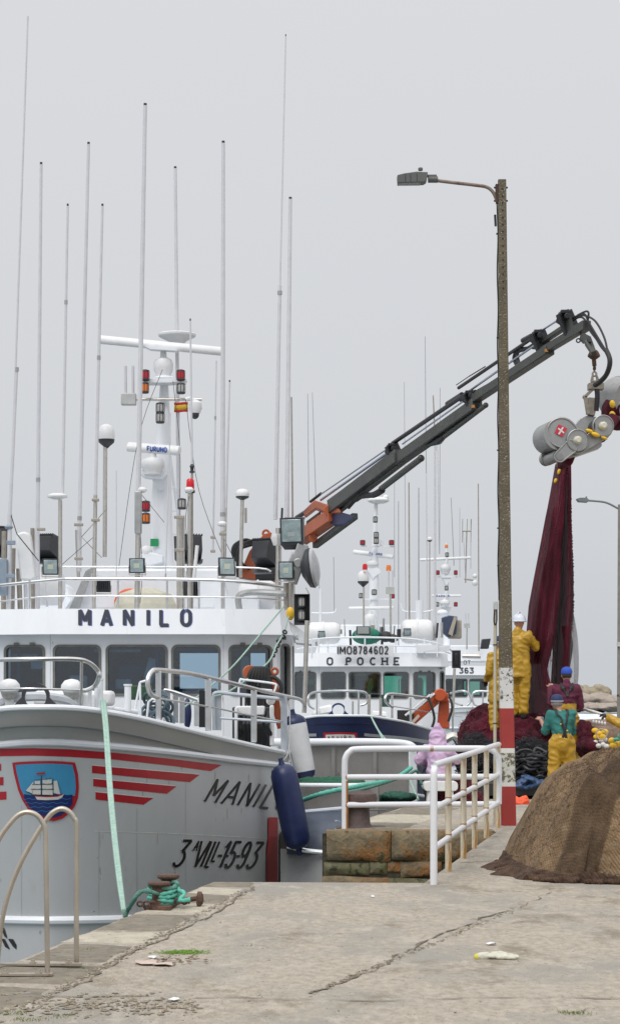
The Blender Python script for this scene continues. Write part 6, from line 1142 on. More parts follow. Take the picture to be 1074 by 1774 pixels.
# black lead line with corks down the right edge
random.seed(11); pts = [P(interp([(808, 985), (900, 987), (990, 990.5), (1050, 991), (1100, 987), (1150, 983), (1200, 979)], y), y, YN-.02) for y in range(808, 1205, 6)]
o = MB().tube(spline(pts, 4), [.028*(1+.2*math.sin(i*1.7)+random.uniform(-.25, .35)) for i in range((len(pts)-1)*4+1)], 7).build('lead_line', blackr, HN)
b = MB(); [b.tube(spline([P(x0+random.uniform(-1, 1), 1085, YN), P(x0+4, 1120, YN), P(x0+random.uniform(-3, 3), 1160, YN), P(x0-3, 1195, YN)], 6), .018) for x0 in (983, 980, 976, 986, 974)]; b.build('dark_strands', blackr, HN)
gz_ = mat('pale_gauze_net', (.50, .50, .52), .9, alpha=.30, scale=40, var=.4)
for tab in ([(1060, 988, 990), (1100, 980, 997), (1150, 972, 1000), (1200, 970, 998), (1230, 972, 990)], [(1095, 955, 964), (1120, 944, 964), (1160, 938, 962), (1200, 944, 962)]): curtain('gauze', tab, YN+.1, gz_, 3, .3, .4, 3, HN, 40)
b = MB(); [b.tube(spline([P(958+k*.5, 1098, YN), P(950-k*2.5, 1125, YN), P(946-k*3, 1150+k*2, YN), P(948-k*2.4, 1196, YN)], 6), .005, 5) for k in range(6)]+[b.tube(spline([P(989+k*.6, 1060, YN), P(992+k*1.6, 1110, YN), P(994+k*1.4, 1170, YN), P(990+k, 1215, YN)], 6), .004, 5) for k in range(6)]; b.build('net_strands', mat('strand_grey', (.25, .22, .24), .9), HN)
for px, py, h_, Y in ((968, 817, 11, YN-.35), (962, 833, 9, YN-.3)): tag(MB().ell(P(px, py, Y), (.032, .032, S(h_, Y)/2), Matrix.Rotation(.25, 3, 'Y')).build('float', yel), 'yellow float threaded on the maroon net just under the net hauler, the '+('upper' if py < 820 else 'lower')+' one', 'float')
for i, (px, py, Y, rx, rz) in enumerate(((1021, 747, 31.95, 8, 3.5), (1031, 753, 31.9, 8, 4), (1046, 759, 31.9, 6, 2.5), (1060, 700, 33.2, 5, 7), (1060, 719, 33.2, 5.5, 7))):
    o = MB().ell(P(px, py, Y), (S(rx, Y), .05, S(rz, Y)), Matrix.Rotation(.35 if i < 3 else -.15, 3, 'Y')).build('float', yel)
    tag(o, ['left yellow float on the net between the two discs of the smaller hauler', 'middle yellow float beside the right disc of the smaller hauler', 'yellow float peeping out below the right disc of the smaller hauler', 'upper yellow float on the net under the big hauler drum', 'lower yellow float on the net under the big hauler drum'][i], 'float')
b = MB(); b.ell(P(1022, 760, 32.2), (.35, .15, .13), Matrix.Rotation(-.4, 3, 'Y')); b.ell(P(985, 790, 32.3), (.10, .12, .16)); b.ell(P(976, 800, 33.2), (.09, .5, .12)); b.ell(P(1066, 715, 33.6), (.25, .3, .3)); b.tube([P(1040, 757, 32.3), P(1062, 725, 33.2)], .1)
o = blob('net_roll', b, maroon, HN, .02, 4, lambda p, n_: noise.noise(p*9)*.02)
# piles on the quay
def fold(p, n_): return noise.noise(V(p.x*2.2, p.y*2.2, p.z*5))*.10+abs(noise.noise(p*5.5))*.08-.03+noise.noise(p*13)*.022-abs(noise.noise(V(p.x*9, p.y*9, p.z*22)))*.04
def pile(label, els, m_, Y0=0, vox=.035, fn=fold, cat='fishing net', name='net_pile'):
    b = MB(); [b.ell(P(px, py, Y), (rx, ry, rz), None, 20, 12) for px, py, Y, rx, ry, rz in els]
    o = blob(name, b, m_, None, vox, 4, fn); return tag(o, label, cat)
pile('heap of maroon fishing net under the men on the quay', [(848, 1292, 35, .55, .9, .72), (885, 1300, 35.3, .7, 1, .68), (835, 1262, 35, .33, .5, .4), (930, 1296, 35.2, .75, 1, .58), (968, 1290, 35, .45, .7, .58), (1008, 1300, 34.8, .36, .6, .46), (905, 1370, 35, 1.5, 1.3, .4), (903, 1304, 34.3, .42, .5, .62), (1012, 1285, 34.5, .2, .3, .3)], maroon)
pile('heap of black fishing net in front of the maroon heap beside the lamp post', [(818, 1312, 33.8, .30, .5, .44), (850, 1330, 33.6, .5, .5, .44), (915, 1330, 33.4, .5, .5, .50), (945, 1335, 33.4, .3, .4, .48), (812, 1350, 33.6, .22, .3, .35)], blackn)
pile('small maroon net heap beside the seated person in the purple coat', [(790, 1378, 31.6, .25, .3, .22), (775, 1385, 31.4, .3, .3, .14), (812, 1385, 31.6, .3, .3, .12)], maroon, vox=.02)
def onobj(o):
    M = Matrix.Translation(WL[o.name]); ps = [f for f in o.data.polygons if f.normal.y < .3]
    def f():
        q = random.choice(ps); return M @ q.center, q.normal.copy()
    return f
def fuzz0(o, n, m_, ln, r, seed):
    random.seed(seed); q = MB(); fn = onobj(o)
    for _ in range(n):
        p, nn = fn(); t = V(random.gauss(0, 1), random.gauss(0, 1), random.gauss(0, 1)); t = (t-nn*t.dot(nn)*.7).normalized()*ln*random.uniform(.4, 1.3); q.tube([p-t*.5, p+nn*ln*random.uniform(.1, .4), p+t*.5], r, 3)
    q.build('loose_twine', m_, o, smooth=False, fix=False)
for o in [q for q in bpy.data.objects if q.name.startswith('net_pile')]:
    bk = 'black' in o['label']; fuzz0(o, 900, mat('black_twine', (.03, .03, .035), .8, var=.5) if bk else mat('maroon_twine', (.15, .03, .045)), .16, .004, 90)
random.seed(8); b = MB()
for k in range(26):
    y = random.uniform(1300, 1350); pts = [P(892+i*13+random.uniform(-3, 3), y+random.uniform(-7, 9), 32.55+random.uniform(-.15, .15)) for i in range(5)]; b.tube(spline(pts, 5), random.uniform(.012, .028), 6)
for k in range(18):
    y = random.uniform(1330, 1372); pts = [P(790+i*12+random.uniform(-4, 4), y+random.uniform(-8, 8), 32.9+random.uniform(-.1, .1)) for i in range(6)]; b.tube(spline(pts, 5), random.uniform(.008, .02), 6)
tag(b.build('rope_tangle', mat('black_rope_shiny', (.03, .032, .036), .45, var=.5, scale=20)), 'tangle of black ropes lying over the low trailer behind the lamp post', 'rope')
b = MB(); b.box((P(905, 1375, 32.5).x, 32.9, .16), (1.9, 1.3, .22)); b.box((P(860, 1375, 32.5).x, 33, .18), (1.8, 1.3, .08)); tag(b.build('trailer', mat('dark_trailer', (.03, .03, .034), .5, var=.3), bevel=.02), 'low dark flatbed trailer carrying the black net', 'trailer')
b = MB(); [b.ell(P(x, y, 32.3), (r, .2, .05), Matrix.Rotation(a, 3, 'Y')) for x, y, r, a in ((905, 1354, .14, -.5), (918, 1350, .16, .3), (928, 1358, .14, -.4), (898, 1362, .12, .1), (912, 1363, .15, -.2))]; tag(blob('tarpaulin', b, mat('blue_tarp', (.03, .07, .16), .5, var=.5, scale=14, patch=(.22, .19, .13), pamt=.4, pscale=12), None, .014, 2, lambda p, n_: noise.noise(p*25)*.02), 'crumpled dark blue tarpaulin at the edge of the low trailer', 'tarpaulin')
oj = MB(); oj.ell(P(901, 1392, 30.8), (.12, .12, .10)); oj.ell(P(908, 1388, 30.8), (.07, .1, .09)); oj.ell(P(893, 1390, 30.9), (.06, .1, .09)); tag(blob('jacket', oj, mat('orange_jacket', (.78, .10, .03), .6, var=.2, scale=15), None, .01, 2, lambda p, n_: noise.noise(p*22)*.02), 'crumpled bright orange jacket lying at the foot of the lamp post', 'jacket')
tag(MB().ell(P(899, 1401, 30.6), (.08, .08, .03)).build('black_cloth', blackr), 'small black cloth on the orange jacket', 'cloth')
# brown net mound, front right
prof = [(0, 0), (.08, .20), (.18, .42), (.33, .68), (.48, .87), (.64, 1.0), (.85, 1.08), (1.2, 1.12), (2, 1.2)]
CX_, CY_, RX, RY = 3.93, 19.85, 1.98, 1.95; rows = []; NT, NR = 420, 60
def mound(a, j, off=0):
    rho = 1-(j/NR)**1.15*.98 if j else 1.0; ca, sa = math.cos(a), math.sin(a); q = (abs(ca)**4.5+abs(sa)**4.5)**(-1/4.5); x, y = CX_+ca*q*RX*rho, CY_+sa*q*RY*rho
    z = interp(prof, (1-rho)*1.95); e_ = min(1, z/.3); rad = V(ca, sa, 0); steep = max(0, 1-z/1.15)
    rb = noise.noise(V(x*1.6, y*1.6, z*.25))*.16*e_*(.4+steep)+noise.noise(V(x*4, y*4, z*.5))*.06*e_*steep+abs(noise.noise(V(x*9, y*9, z*.8)))*.02*steep
    z0 = z; z += (noise.noise(V(x*1.3, y*1.3, 3))*.08+abs(noise.noise(V(x*1.7+z*1.4, y*1.7, 7)))*.24-.05)*min(1, z*z)
    if .08 < z0 < .8 and x > 2.5:
        d_ = noise.voronoi(V(x, y, z0)*9)[0][0]; rb += max(0, .5-d_)*.13*min(1, (z0-.08)*6)*min(1, (.8-z0)*5)*min(1, (x-2.5)*3)
    return V(x+rad.x*(rb+off), y+rad.y*(rb+off), max(z, 0)+(0 if j else -.02)+off*.6)
for j in range(NR+1): rows.append([mound(2*math.pi*k/NT, j) for k in range(NT)])
tag(MB().grid(rows, True).build('net_mound', brownn, ang=180), 'big mound of brown fishing net with round floats bulging under it, front right', 'fishing net')
dr = []
for k in range(46):
    t_ = k/45; a0 = math.pi*(1.235+.075*t_)
    dr.append([mound(a0+(1-j/40)*.04*math.sin(t_*5)+noise.noise(V(j*.12, t_*3, 0))*.02, j+.5, .012+.03*abs(noise.noise(V(t_*16, j*.05, 2)))*(1-j/60)) for j in range(0, 34)])
tag(MB().grid(dr).build('net_fold', netmat('dark_drape_net', (.085, .056, .036), sc=8, fold=(1, 1, .3), alpha=.5), ang=180), 'dark brown fold of net draped down the front of the big mound', 'fishing net')
def fuzz(fn, n, m_, par, ln, r, seed):
    random.seed(seed); q = MB()
    for _ in range(n):
        p, nn = fn(); t = V(random.gauss(0, 1), random.gauss(0, 1), random.gauss(0, 1)); t = (t-nn*t.dot(nn)*.7).normalized()*ln*random.uniform(.4, 1.3); q.tube([p-t*.5, p+nn*ln*random.uniform(.05, .35), p+t*.5], r, 3)
    return q.build('loose_twine', m_, par, smooth=False, fix=False)
NM = bpy.data.objects['net_mound']
def onm():
    a = math.pi*random.uniform(.93, 1.62); j = random.uniform(0, 46); p = mound(a, j); n_ = (mound(a+.004, j)-p).cross(mound(a, j+.4)-p).normalized(); n_ = n_ if n_.dot(V(-.3, -1, .6)) > 0 else -n_; return p, n_
fuzz(onm, 5200, mat('brown_twine', (.22, .15, .09), .95, var=.5, scale=9), NM, .06, .0017, 71); fuzz(onm, 2200, mat('dark_brown_twine', (.07, .045, .03), .95, var=.5, scale=9), NM, .08, .0018, 72)
rows = []
for k in range(260):
    a = math.pi*.9+math.pi*1.1*k/259; ca, sa = math.cos(a), math.sin(a); q = (abs(ca)**4.5+abs(sa)**4.5)**(-1/4.5)
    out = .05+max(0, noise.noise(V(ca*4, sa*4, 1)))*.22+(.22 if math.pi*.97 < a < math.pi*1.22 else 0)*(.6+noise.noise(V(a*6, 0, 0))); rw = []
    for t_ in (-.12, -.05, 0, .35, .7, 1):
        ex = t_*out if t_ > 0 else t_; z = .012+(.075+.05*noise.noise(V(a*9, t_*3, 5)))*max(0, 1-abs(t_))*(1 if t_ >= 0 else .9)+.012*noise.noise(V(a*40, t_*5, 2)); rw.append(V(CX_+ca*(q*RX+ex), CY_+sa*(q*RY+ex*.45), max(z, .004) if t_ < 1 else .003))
    rows.append(rw)
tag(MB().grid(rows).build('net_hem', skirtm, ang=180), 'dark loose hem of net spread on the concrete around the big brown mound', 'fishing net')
b = MB(); random.seed(6)
for k in range(60):
    a = math.pi*random.uniform(.98, 1.7); ca, sa = math.cos(a), math.sin(a); q = (abs(ca)**4.5+abs(sa)**4.5)**(-1/4.5); x, y = CX_+ca*(q*RX+.05), CY_+sa*(q*RY+.04); b.ell((x, y, .02), (random.uniform(.05, .16), .05, random.uniform(.02, .045)), Matrix.Rotation(random.uniform(-.4, .4), 3, 'Z'))
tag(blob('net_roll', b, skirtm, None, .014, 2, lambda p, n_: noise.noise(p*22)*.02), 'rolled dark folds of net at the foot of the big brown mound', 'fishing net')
# tan net and floats behind the men
pile('pale tan fishing net heap stretched towards the man at the right edge', [(1035, 1278, 36, .45, 1, .28), (1070, 1278, 36, .7, 1, .32), (1010, 1275, 38, .5, 1, .3), (1060, 1272, 40, 1.0, 1.5, .30), (1040, 1295, 36, .9, 1, .3)], tann, fn=lambda p, n_: noise.noise(p*3)*.05)
pile('dark maroon net lump beside the men and the white floats', [(1012, 1282, 33, .16, .3, .30), (1020, 1296, 32.8, .2, .3, .18), (1008, 1265, 33.2, .1, .2, .16)], maroon, vox=.02)
rope('white head line of the tan net pulled tight to the black glove', [(1001, 1226, 34), (1025, 1232, 33), (1050, 1240, 31.2)], 32, 4.5, mat('white_line_rope', (.66, .64, .62), .8))
b = MB(); [b.ell(P(1027+k*5, 1250+k*.8, 33.4), (.02, .02, .03)) for k in range(5)]; b.build('x', white2); o = bpy.data.objects['x']; o.name = 'small_corks'; tag(o, 'row of small white corks on the tan net', 'corks')
random.seed(9); k = 0
fl_m = mat('white_float', (.62, .61, .58), .5); WF = MB().ell(V(0, 0, 0), (.045, .05, .04)).build('float', fl_m, origin=Vector()); YF = MB().ell(V(0, 0, 0), (.06, .05, .05)).build('float', yel, origin=Vector())
used = [False, False]; spots = [(1036, 1292, 32.3, 0), (1044, 1290, 32.4, 0), (1050, 1293, 32.2, 0), (1041, 1284, 32.6, 0), (1047, 1281, 32.6, 0), (1031, 1286, 32.6, 0), (1030, 1266, 32.8, 1), (1037, 1271, 32.7, 1), (1043, 1277, 32.6, 1), (1033, 1277, 32.7, 1), (1047, 1268, 32.8, 1), (1059, 1283, 31.6, 1), (1066, 1290, 31.6, 1), (1072, 1287, 31.7, 1), (1061, 1292, 31.5, 1)]
for px, py, Y, ty in spots:
    src = (WF, YF)[ty]; o = src if not used[ty] else src.copy()
    if used[ty]: C.objects.link(o)
    used[ty] = True; o.location = P(px, py, Y); tag(o, 'small white float in the white cluster beside the tan net' if ty == 0 else ('yellow float in the cluster at the right edge' if px > 1055 else 'yellow float in the ring of yellow floats above the white ones'), 'float', 'white net floats' if ty == 0 else ('yellow floats at the right edge' if px > 1055 else 'yellow floats behind the white ones'))
b = MB(); b.torus(P(1041, 1272, 32.5), .085, .012, (.3, 1, .2)); tag(b.build('hoop', mat('cream_rope', (.5, .42, .28), .8)), 'cream rope loop round the yellow floats', 'rope')
b = MB(); b.ell(P(1068, 1281, 31.5), (.06, .05, .03)); b.ell(P(1074, 1276, 31.5), (.05, .05, .05)); b.tube([P(1062, 1284, 31.5), P(1074, 1279, 31.5)], .02); tag(b.build('net_scrap', teal), 'scrap of teal rope among the yellow floats at the right edge', 'rope')
b = MB()
for px in (1020, 1045): pass
# ================================================================ people
skin = mat('skin', (.42, .22, .16), .5, var=.1, scale=8); oil = mat('yellow_oilskin', (.45, .262, .016), .42, var=.16, scale=5, patch=(.38, .22, .02), pamt=.45, pscale=5, bump=.25, bscale=25, coat=.15)
tealc = mat('teal_cotton', (.03, .17, .155), .85, var=.15, scale=8, bump=.3, bscale=60); maroonc = mat('maroon_hoodie', (.10, .014, .04), .85, var=.15, scale=8, bump=.3, bscale=60)
purp = mat('purple_raincoat', (.54, .38, .56), .45, var=.15, scale=7, bump=.25, bscale=25); bcap = mat('royal_blue_cap', (.02, .07, .42), .7); ncap = mat('navy_cap', (.015, .03, .10), .7)
bootm = mat('dark_boot', (.02, .02, .022), .5); hairg = mat('grey_hair', (.25, .24, .23), .9, var=.3, scale=60); trd = mat('dark_trousers', (.02, .02, .035), .8); glv = mat('dark_glove', (.015, .016, .02), .6); glg = mat('grey_glove', (.12, .15, .16), .7, var=.3, scale=30); strapm = mat('strap_black', (.018, .018, .02), .6)
JD = dict(pel=(0, 0, .95), chest=(0, 0, 1.28), neck=(0, 0, 1.47), head=(0, .03, 1.63), shL=(-.18, 0, 1.41), shR=(.18, 0, 1.41), elL=(-.25, .03, 1.12), elR=(.25, .03, 1.12), wrL=(-.22, .22, .95), wrR=(.22, .22, .95),
          hpL=(-.09, 0, .92), hpR=(.09, 0, .92), knL=(-.12, .02, .5), knR=(.12, .02, .5), anL=(-.13, -.02, .09), anR=(.13, -.02, .09))
def limb(mb, pts, rs):
    for a, b, r, q in zip(pts, pts[1:], rs, rs[1:]): mb.tube([a, a.lerp(b, .5), b], [r, (r+q)/2, q], 12)
    for p, r in zip(pts, rs): mb.ell(p, r, None, 12, 8)
def hand(mb, wr, d, up, curl=.5):
    d = d.normalized(); up = (up-d*up.dot(d)).normalized(); sd = d.cross(up); pc_ = wr+d*.05; R = Matrix((sd, d, up)).transposed()
    mb.ell(pc_, (.042, .052, .02), R, 12, 8); limb(mb, [wr-d*.02, wr+d*.02], [.028, .03])
    for k, ln in enumerate((.066, .078, .073, .058)):
        b0 = wr+d*.09+sd*(-.03+.02*k); j1 = b0+(d*math.cos(curl)-up*math.sin(curl))*ln*.5; j2 = j1+(d*math.cos(curl*2.2)-up*math.sin(curl*2.2))*ln*.5; limb(mb, [b0-d*.02, b0, j1, j2], [.012, .0115, .0105, .009])
    t0 = wr+d*.03-sd*.035; t1 = t0+(d*.6-sd*.7-up*.2).normalized()*.036; t2 = t1+(d*.9-sd*.1-up*.35).normalized()*.03; limb(mb, [t0, t1, t2], [.015, .0125, .0105])
def person(label, loc, yaw, kind, J={}, hat='cap', hatm=bcap, top=maroonc, bottom=oil, gloves=None, bare=False, sc=1.0):
    j = {k: Vector(v)*sc for k, v in {**JD, **J}.items() if k != 'hem'}; R = Matrix.Rotation(math.radians(yaw), 3, 'Z'); lo = Vector(loc)
    j = {k: lo+R @ v for k, v in j.items()}; T = thing('person', lo, label, 'person'); fw = R @ V(0, 1, 0); rt = R @ V(1, 0, 0)
    hd = j['head']; b = MB(); nd = (hd-j['neck']).normalized()
    b.ell(hd, (.074, .095, .112), R, 18, 12); b.ell(hd-nd*.06+fw*.025, (.055, .07, .06), R); b.ell(hd+fw*.098-V(0, 0, .012), (.013, .02, .022), R); b.ell(hd+fw*.085-V(0, 0, .055), (.028, .015, .010), R)
    for s in (-1, 1): b.ell(hd+rt*.077*s-V(0, 0, .01)-fw*.01, (.012, .022, .034), R); b.ell(hd+fw*.084+rt*.03*s+V(0, 0, .015), (.014, .012, .009), R)
    limb(b, [j['neck']-V(0, 0, .05), hd-nd*.05], [.058, .054]); limb(b, [j['pel'], j['chest'], j['neck']-V(0, 0, .04)], [.10, .12, .07])
    for s in 'LR':
        limb(b, [j['sh'+s], j['el'+s], j['wr'+s]], [.045, .038, .027]); limb(b, [j['hp'+s], j['kn'+s], j['an'+s]], [.07, .05, .036]); b.ell(j['an'+s]+fw*.06-V(0, 0, .045), (.035, .10, .03), R)
        if not gloves: hand(b, j['wr'+s], j['wr'+s]-j['el'+s]+fw*.05, V(0, 0, 1), .7)
    blob('body', b, skin, T, .010, 2)
    if gloves:
        for s in 'LR': g_ = MB(); hand(g_, j['wr'+s], j['wr'+s]-j['el'+s]+fw*.02, V(0, 0, 1), .7); limb(g_, [j['wr'+s]-(j['wr'+s]-j['el'+s])*.12, j['wr'+s]+fw*.01], [.036, .036]); blob('glove', g_, gloves, T, .010, 1)
    wr1 = lambda p, n_: noise.noise(p*4.5)*.006+abs(noise.noise(V(p.x*7+p.z*3, p.y*7, p.z*11)))*-.036+.010+noise.noise(p*26)*.002
    # trousers
    b = MB(); bulky = bottom is oil; k_ = 1.0 if bulky else .86
    limb(b, [j['pel']+V(0, 0, .09)*sc, j['pel']-V(0, 0, .03)*sc], [.155*k_, .165*k_])
    for s in 'LR':
        limb(b, [j['hp'+s], j['kn'+s], j['an'+s]+V(0, 0, .06)], [.118*k_, .092*k_, .082*k_])
    if kind == 'bib': limb(b, [j['pel']+V(0, 0, .08), j['chest']-V(0, 0, .02)], [.16, .155]); 
    blob('trousers', b, bottom, T, .016, 4, wr1)
    for s in 'LR': q = MB(); limb(q, [j['an'+s]+V(0, 0, .12), j['an'+s]-V(0, 0, .02)], [.06, .055]); q.ell(j['an'+s]+fw*.075-V(0, 0, .045), (.048, .13, .045), R); blob('boot', q, bootm, T, .014, 3)
    # top
    b = MB()
    if kind == 'coat':
        hem = J.get('hem', .7)*sc; hz = lo.z+hem; mid = (j['hpL']+j['hpR'])/2; b.lathe(V(mid.x, mid.y, hz), [(.19, 0), (.185, .15), (.166, .35), (.168, max(.45, j['chest'].z-hz-.05))], sx=1.1, sy=.86); limb(b, [j['pel']+V(0, 0, .12), j['chest']], [.15, .165])
    else: limb(b, [j['pel']+V(0, 0, .10 if kind != 'poncho' else .0), j['chest']], [.15 if kind != 'poncho' else .19, .165])
    limb(b, [j['chest'], j['neck']-V(0, 0, .07)], [.165, .095])
    for s in 'LR':
        limb(b, [j['chest'].lerp(j['sh'+s], .6), j['sh'+s]], [.12, .078]); e_ = j['el'+s].lerp(j['wr'+s], .08 if bare else .93); ff = .075 if kind != 'poncho' else .085
        limb(b, [j['sh'+s], j['el'+s], e_], [.073, ff-.013, .062 if not bare else .066])
    if kind in ('hood', 'bib', 'coat'): limb(b, [j['neck']-V(0, 0, .05)-fw*.035, j['neck']+V(0, 0, .02)-fw*.035], [.085, .072]); b.ell(j['neck']-fw*.02-V(0, 0, .0), (.09, .09, .05), R)
    if kind == 'poncho':
        b.ell(hd, (.13, .135, .15), R); limb(b, [hd+V(0, 0, .02), hd+V(0, 0, .13)-fw*.02, hd+V(0, 0, .20)-fw*.03], [.125, .075, .03]); limb(b, [j['neck']-V(0, 0, .04), hd], [.15, .125])
    # sag the bulk a little flatter front to back
    o = blob('coat' if kind in ('coat', 'poncho') else 'hoodie', b, top, T, .014, 4, wr1)
    if kind in ('bib', 'braces'):
        q = MB(); up = j['neck']-fw*.06
        zz = j['pel'].lerp(j['chest'], .98 if kind == 'bib' else .52)
        mid = zz-fw*.19
        for s, sh in ((-1, 'shL'), (1, 'shR')):
            t_ = j['neck'].lerp(j[sh], .55)+V(0, 0, .03); pts = [mid-V(0, 0, .18 if kind != 'bib' else .0)+rt*(.0 if kind == 'bib' else -.06*s), mid+V(0, 0, .10)+rt*.03*s-fw*.015, mid.lerp(t_-fw*.15, .75)-fw*.03, t_-fw*.09, t_+V(0, 0, .03)]
            pts = spline(pts, 5); q.grid([[p-rt*.018, p+rt*.018] for p in pts])
        st = q.build('braces', strapm, T); md = st.modifiers.new('t', 'SOLIDIFY'); md.thickness = .012; md.offset = 0
        sw = st.modifiers.new('w', 'SHRINKWRAP'); sw.target = o; sw.wrap_method = 'NEAREST_SURFACEPOINT'; sw.wrap_mode = 'ABOVE_SURFACE'; sw.offset = .012; st.modifiers.move(1, 0)
        if kind == 'braces': [MB().ell(mid+V(0, 0, z)+rt*x, (.012, .01, .012)).build('buckle', yel, T) for z, x in ((.02, .04), (.12, -.06))]
    # headgear
    up = V(0, 0, 1)
    if hat == 'cap':
        q = MB(); q.lathe(hd+up*.022-fw*.005, [(.094, 0), (.096, .03), (.088, .07), (.065, .10), (.03, .115), (.005, .118)], n=22, sy=1.1); c_ = q.build('cap', hatm, T)
        if hatm is ncap: w_ = MB(); w_.torus(hd+up*.03-fw*.02, .094, .007, (0, 0, 1)); w_.build('cap_band', mat('cap_band', (.5, .5, .52), .7), c_)
        q = MB(); q.prism([hd+fw*(.08+.09*math.sin(math.pi*i/8))+rt*(-.07+.14*i/8)+up*.03 for i in range(9)], (0, 0, .01)); q.build('cap_peak', hatm, c_)
        q = MB(); q.ell(hd-fw*.015-up*.0, (.082, .092, .075), R); q.build('hair', hairg if hatm is ncap else mat('dark_hair', (.04, .03, .025), .9), T)
    elif hat == 'helmet':
        q = MB(); q.lathe(hd+up*.01, [(.125, 0), (.128, .012), (.112, .02), (.108, .06), (.092, .10), (.06, .13), (.02, .142)], n=24, sy=1.12); q.torus(hd+up*.085, .088, .012, (R @ V(1, 0, 0)), 16, 6, 0, 3.14); q.build('helmet', mat('helmet_white', (.66, .70, .78), .3), T)
    elif hat == 'brim':
        q = MB(); q.lathe(hd+up*.03, [(.15, 0), (.15, .012), (.1, .02), (.095, .08), (.05, .11)], n=20); q.build('hat', oil, T); q = MB(); q.prism([hd+fw*(.1+.07*math.sin(math.pi*i/8))+rt*(-.07+.14*i/8)+up*.02 for i in range(9)], (0, 0, .03)); q.build('hat_peak', blackr, T)
    return T
def at(px, Y, z): return V((px-CXP)/FPX*Y, Y, z)
person('man in a teal hoodie, yellow trousers, black braces and navy cap, seen from behind', at(973, 31, 0), 6, 'braces', dict(head=(-.06, .10, 1.54), neck=(-.03, .05, 1.42), chest=(0, .03, 1.24), shL=(-.16, .05, 1.36), shR=(.16, .03, 1.36), elL=(-.22, .16, 1.11), wrL=(-.25, .34, 1.27), elR=(.19, .14, 1.10), wrR=(.08, .36, 1.12), knL=(-.13, .02, .5), knR=(.12, .03, .5)), 'cap', ncap, tealc, oil, None, True)
tg = MB(); hand(tg, at(973, 31, 0)+V(-.275, .31, 1.26), V(-.02, .3, .25), V(0, 0, 1), .9); limb(tg, [at(973, 31, 0)+V(-.275, .30, 1.23), at(973, 31, 0)+V(-.275, .33, 1.28)], [.036, .038]); o = blob('glove', tg, glg, bpy.data.objects['person'], .010, 1)
person('man in a maroon hoodie, yellow bib overalls and a bright blue cap, seen from behind', at(981, 33.3, .36), -4, 'bib', dict(shL=(-.17, 0, 1.41), shR=(.17, 0, 1.41), elL=(-.24, .12, 1.16), wrL=(-.24, .33, 1.42), elR=(.23, .06, 1.10), wrR=(.18, .28, 1.15)), 'cap', bcap, maroonc, oil)
person('man in a yellow oilskin coat and white helmet standing on the maroon net heap', at(898, 34.2, 1.26), -24, 'coat', dict(hem=.70, elR=(.26, .14, 1.20), wrR=(.20, .36, 1.30), elL=(-.2, .2, 1.15), wrL=(-.05, .36, 1.22), knL=(-.10, .05, .48), knR=(.10, .0, .48), anL=(-.08, .02, .06), anR=(.09, -.02, .06)), 'helmet', None, oil, oil, glv)
person('person in yellow oilskins almost hidden behind the lamp post, on its left side', at(866, 34.4, .95), 25, 'coat', dict(hem=.62, elL=(-.24, -.02, 1.14), wrL=(-.16, .2, 1.0)), 'cap', ncap, oil, oil, glv, False, .97)
person('man in yellow oilskins and black gloves at the right edge pulling the tan net', at(1094, 31, 0), 82, 'coat', dict(hem=.6, elL=(-.2, .18, 1.22), wrL=(-.12, .36, 1.33), elR=(.2, .14, 1.2), wrR=(.08, .34, 1.3), head=(0, .06, 1.62)), 'brim', None, oil, oil, glv)
person('person sitting on a white stool in a purple hooded raincoat, seen from behind', at(759, 31, 0), 3, 'poncho', dict(pel=(0, 0, .46), chest=(0, .05, .72), neck=(0, .08, .90), head=(.0, .11, 1.01), shL=(-.17, .05, .84), shR=(.17, .05, .84), elL=(-.29, .10, .66), elR=(.29, .10, .66), wrL=(-.16, .32, .60), wrR=(.16, .32, .60), hpL=(-.1, .02, .44), hpR=(.1, .02, .44), knL=(-.14, .38, .46), knR=(.14, .38, .46), anL=(-.12, .36, .09), anR=(.12, .36, .09)), None, None, purp, trd, glv)
ST = thing('stool', at(762, 30.95, 0), 'white plastic stool under the person in the purple raincoat', 'stool')
MB().prism([at(762, 30.95, .2)+V(x, z*0-.19, z) for x, z in rrect(-.26, .26, 0, .15, .06)], (0, .38, 0)).build('seat', white2, ST, bevel=.01)
for x in (-.17, .17):
    for y in (-.14, .14): MB().tube([at(762, 30.95, 0)+V(x*1.1, y, 0), at(762, 30.95, 0)+V(x, y, .22)], .022).build('leg', white2, ST)
person('person in a blue T-shirt mostly hidden behind the dark blue fender', at(521, 33.9, -1.75), 20, 'shirt', {}, 'cap', ncap, mat('blue_shirt', (.03, .13, .40), .8), trd, None, True)
gl_ = MB(); gl_.box(at(752, 30.2, .035), (.75, .07, .03), Matrix.Rotation(-.1, 3, 'Z')); tag(gl_.build('plank', mat('lime_plank', (.35, .52, .08), .5), bevel=.01), 'lime green strip lying on the quay under the seated person', 'plank')
MBt = MB(); MBt.box(at(650, 28.9, .02), (.3, .12, .02)); tag(MBt.build('board', mat('dark_board', (.1, .1, .1), .6)), 'small dark board lying behind the big bollard', 'board')
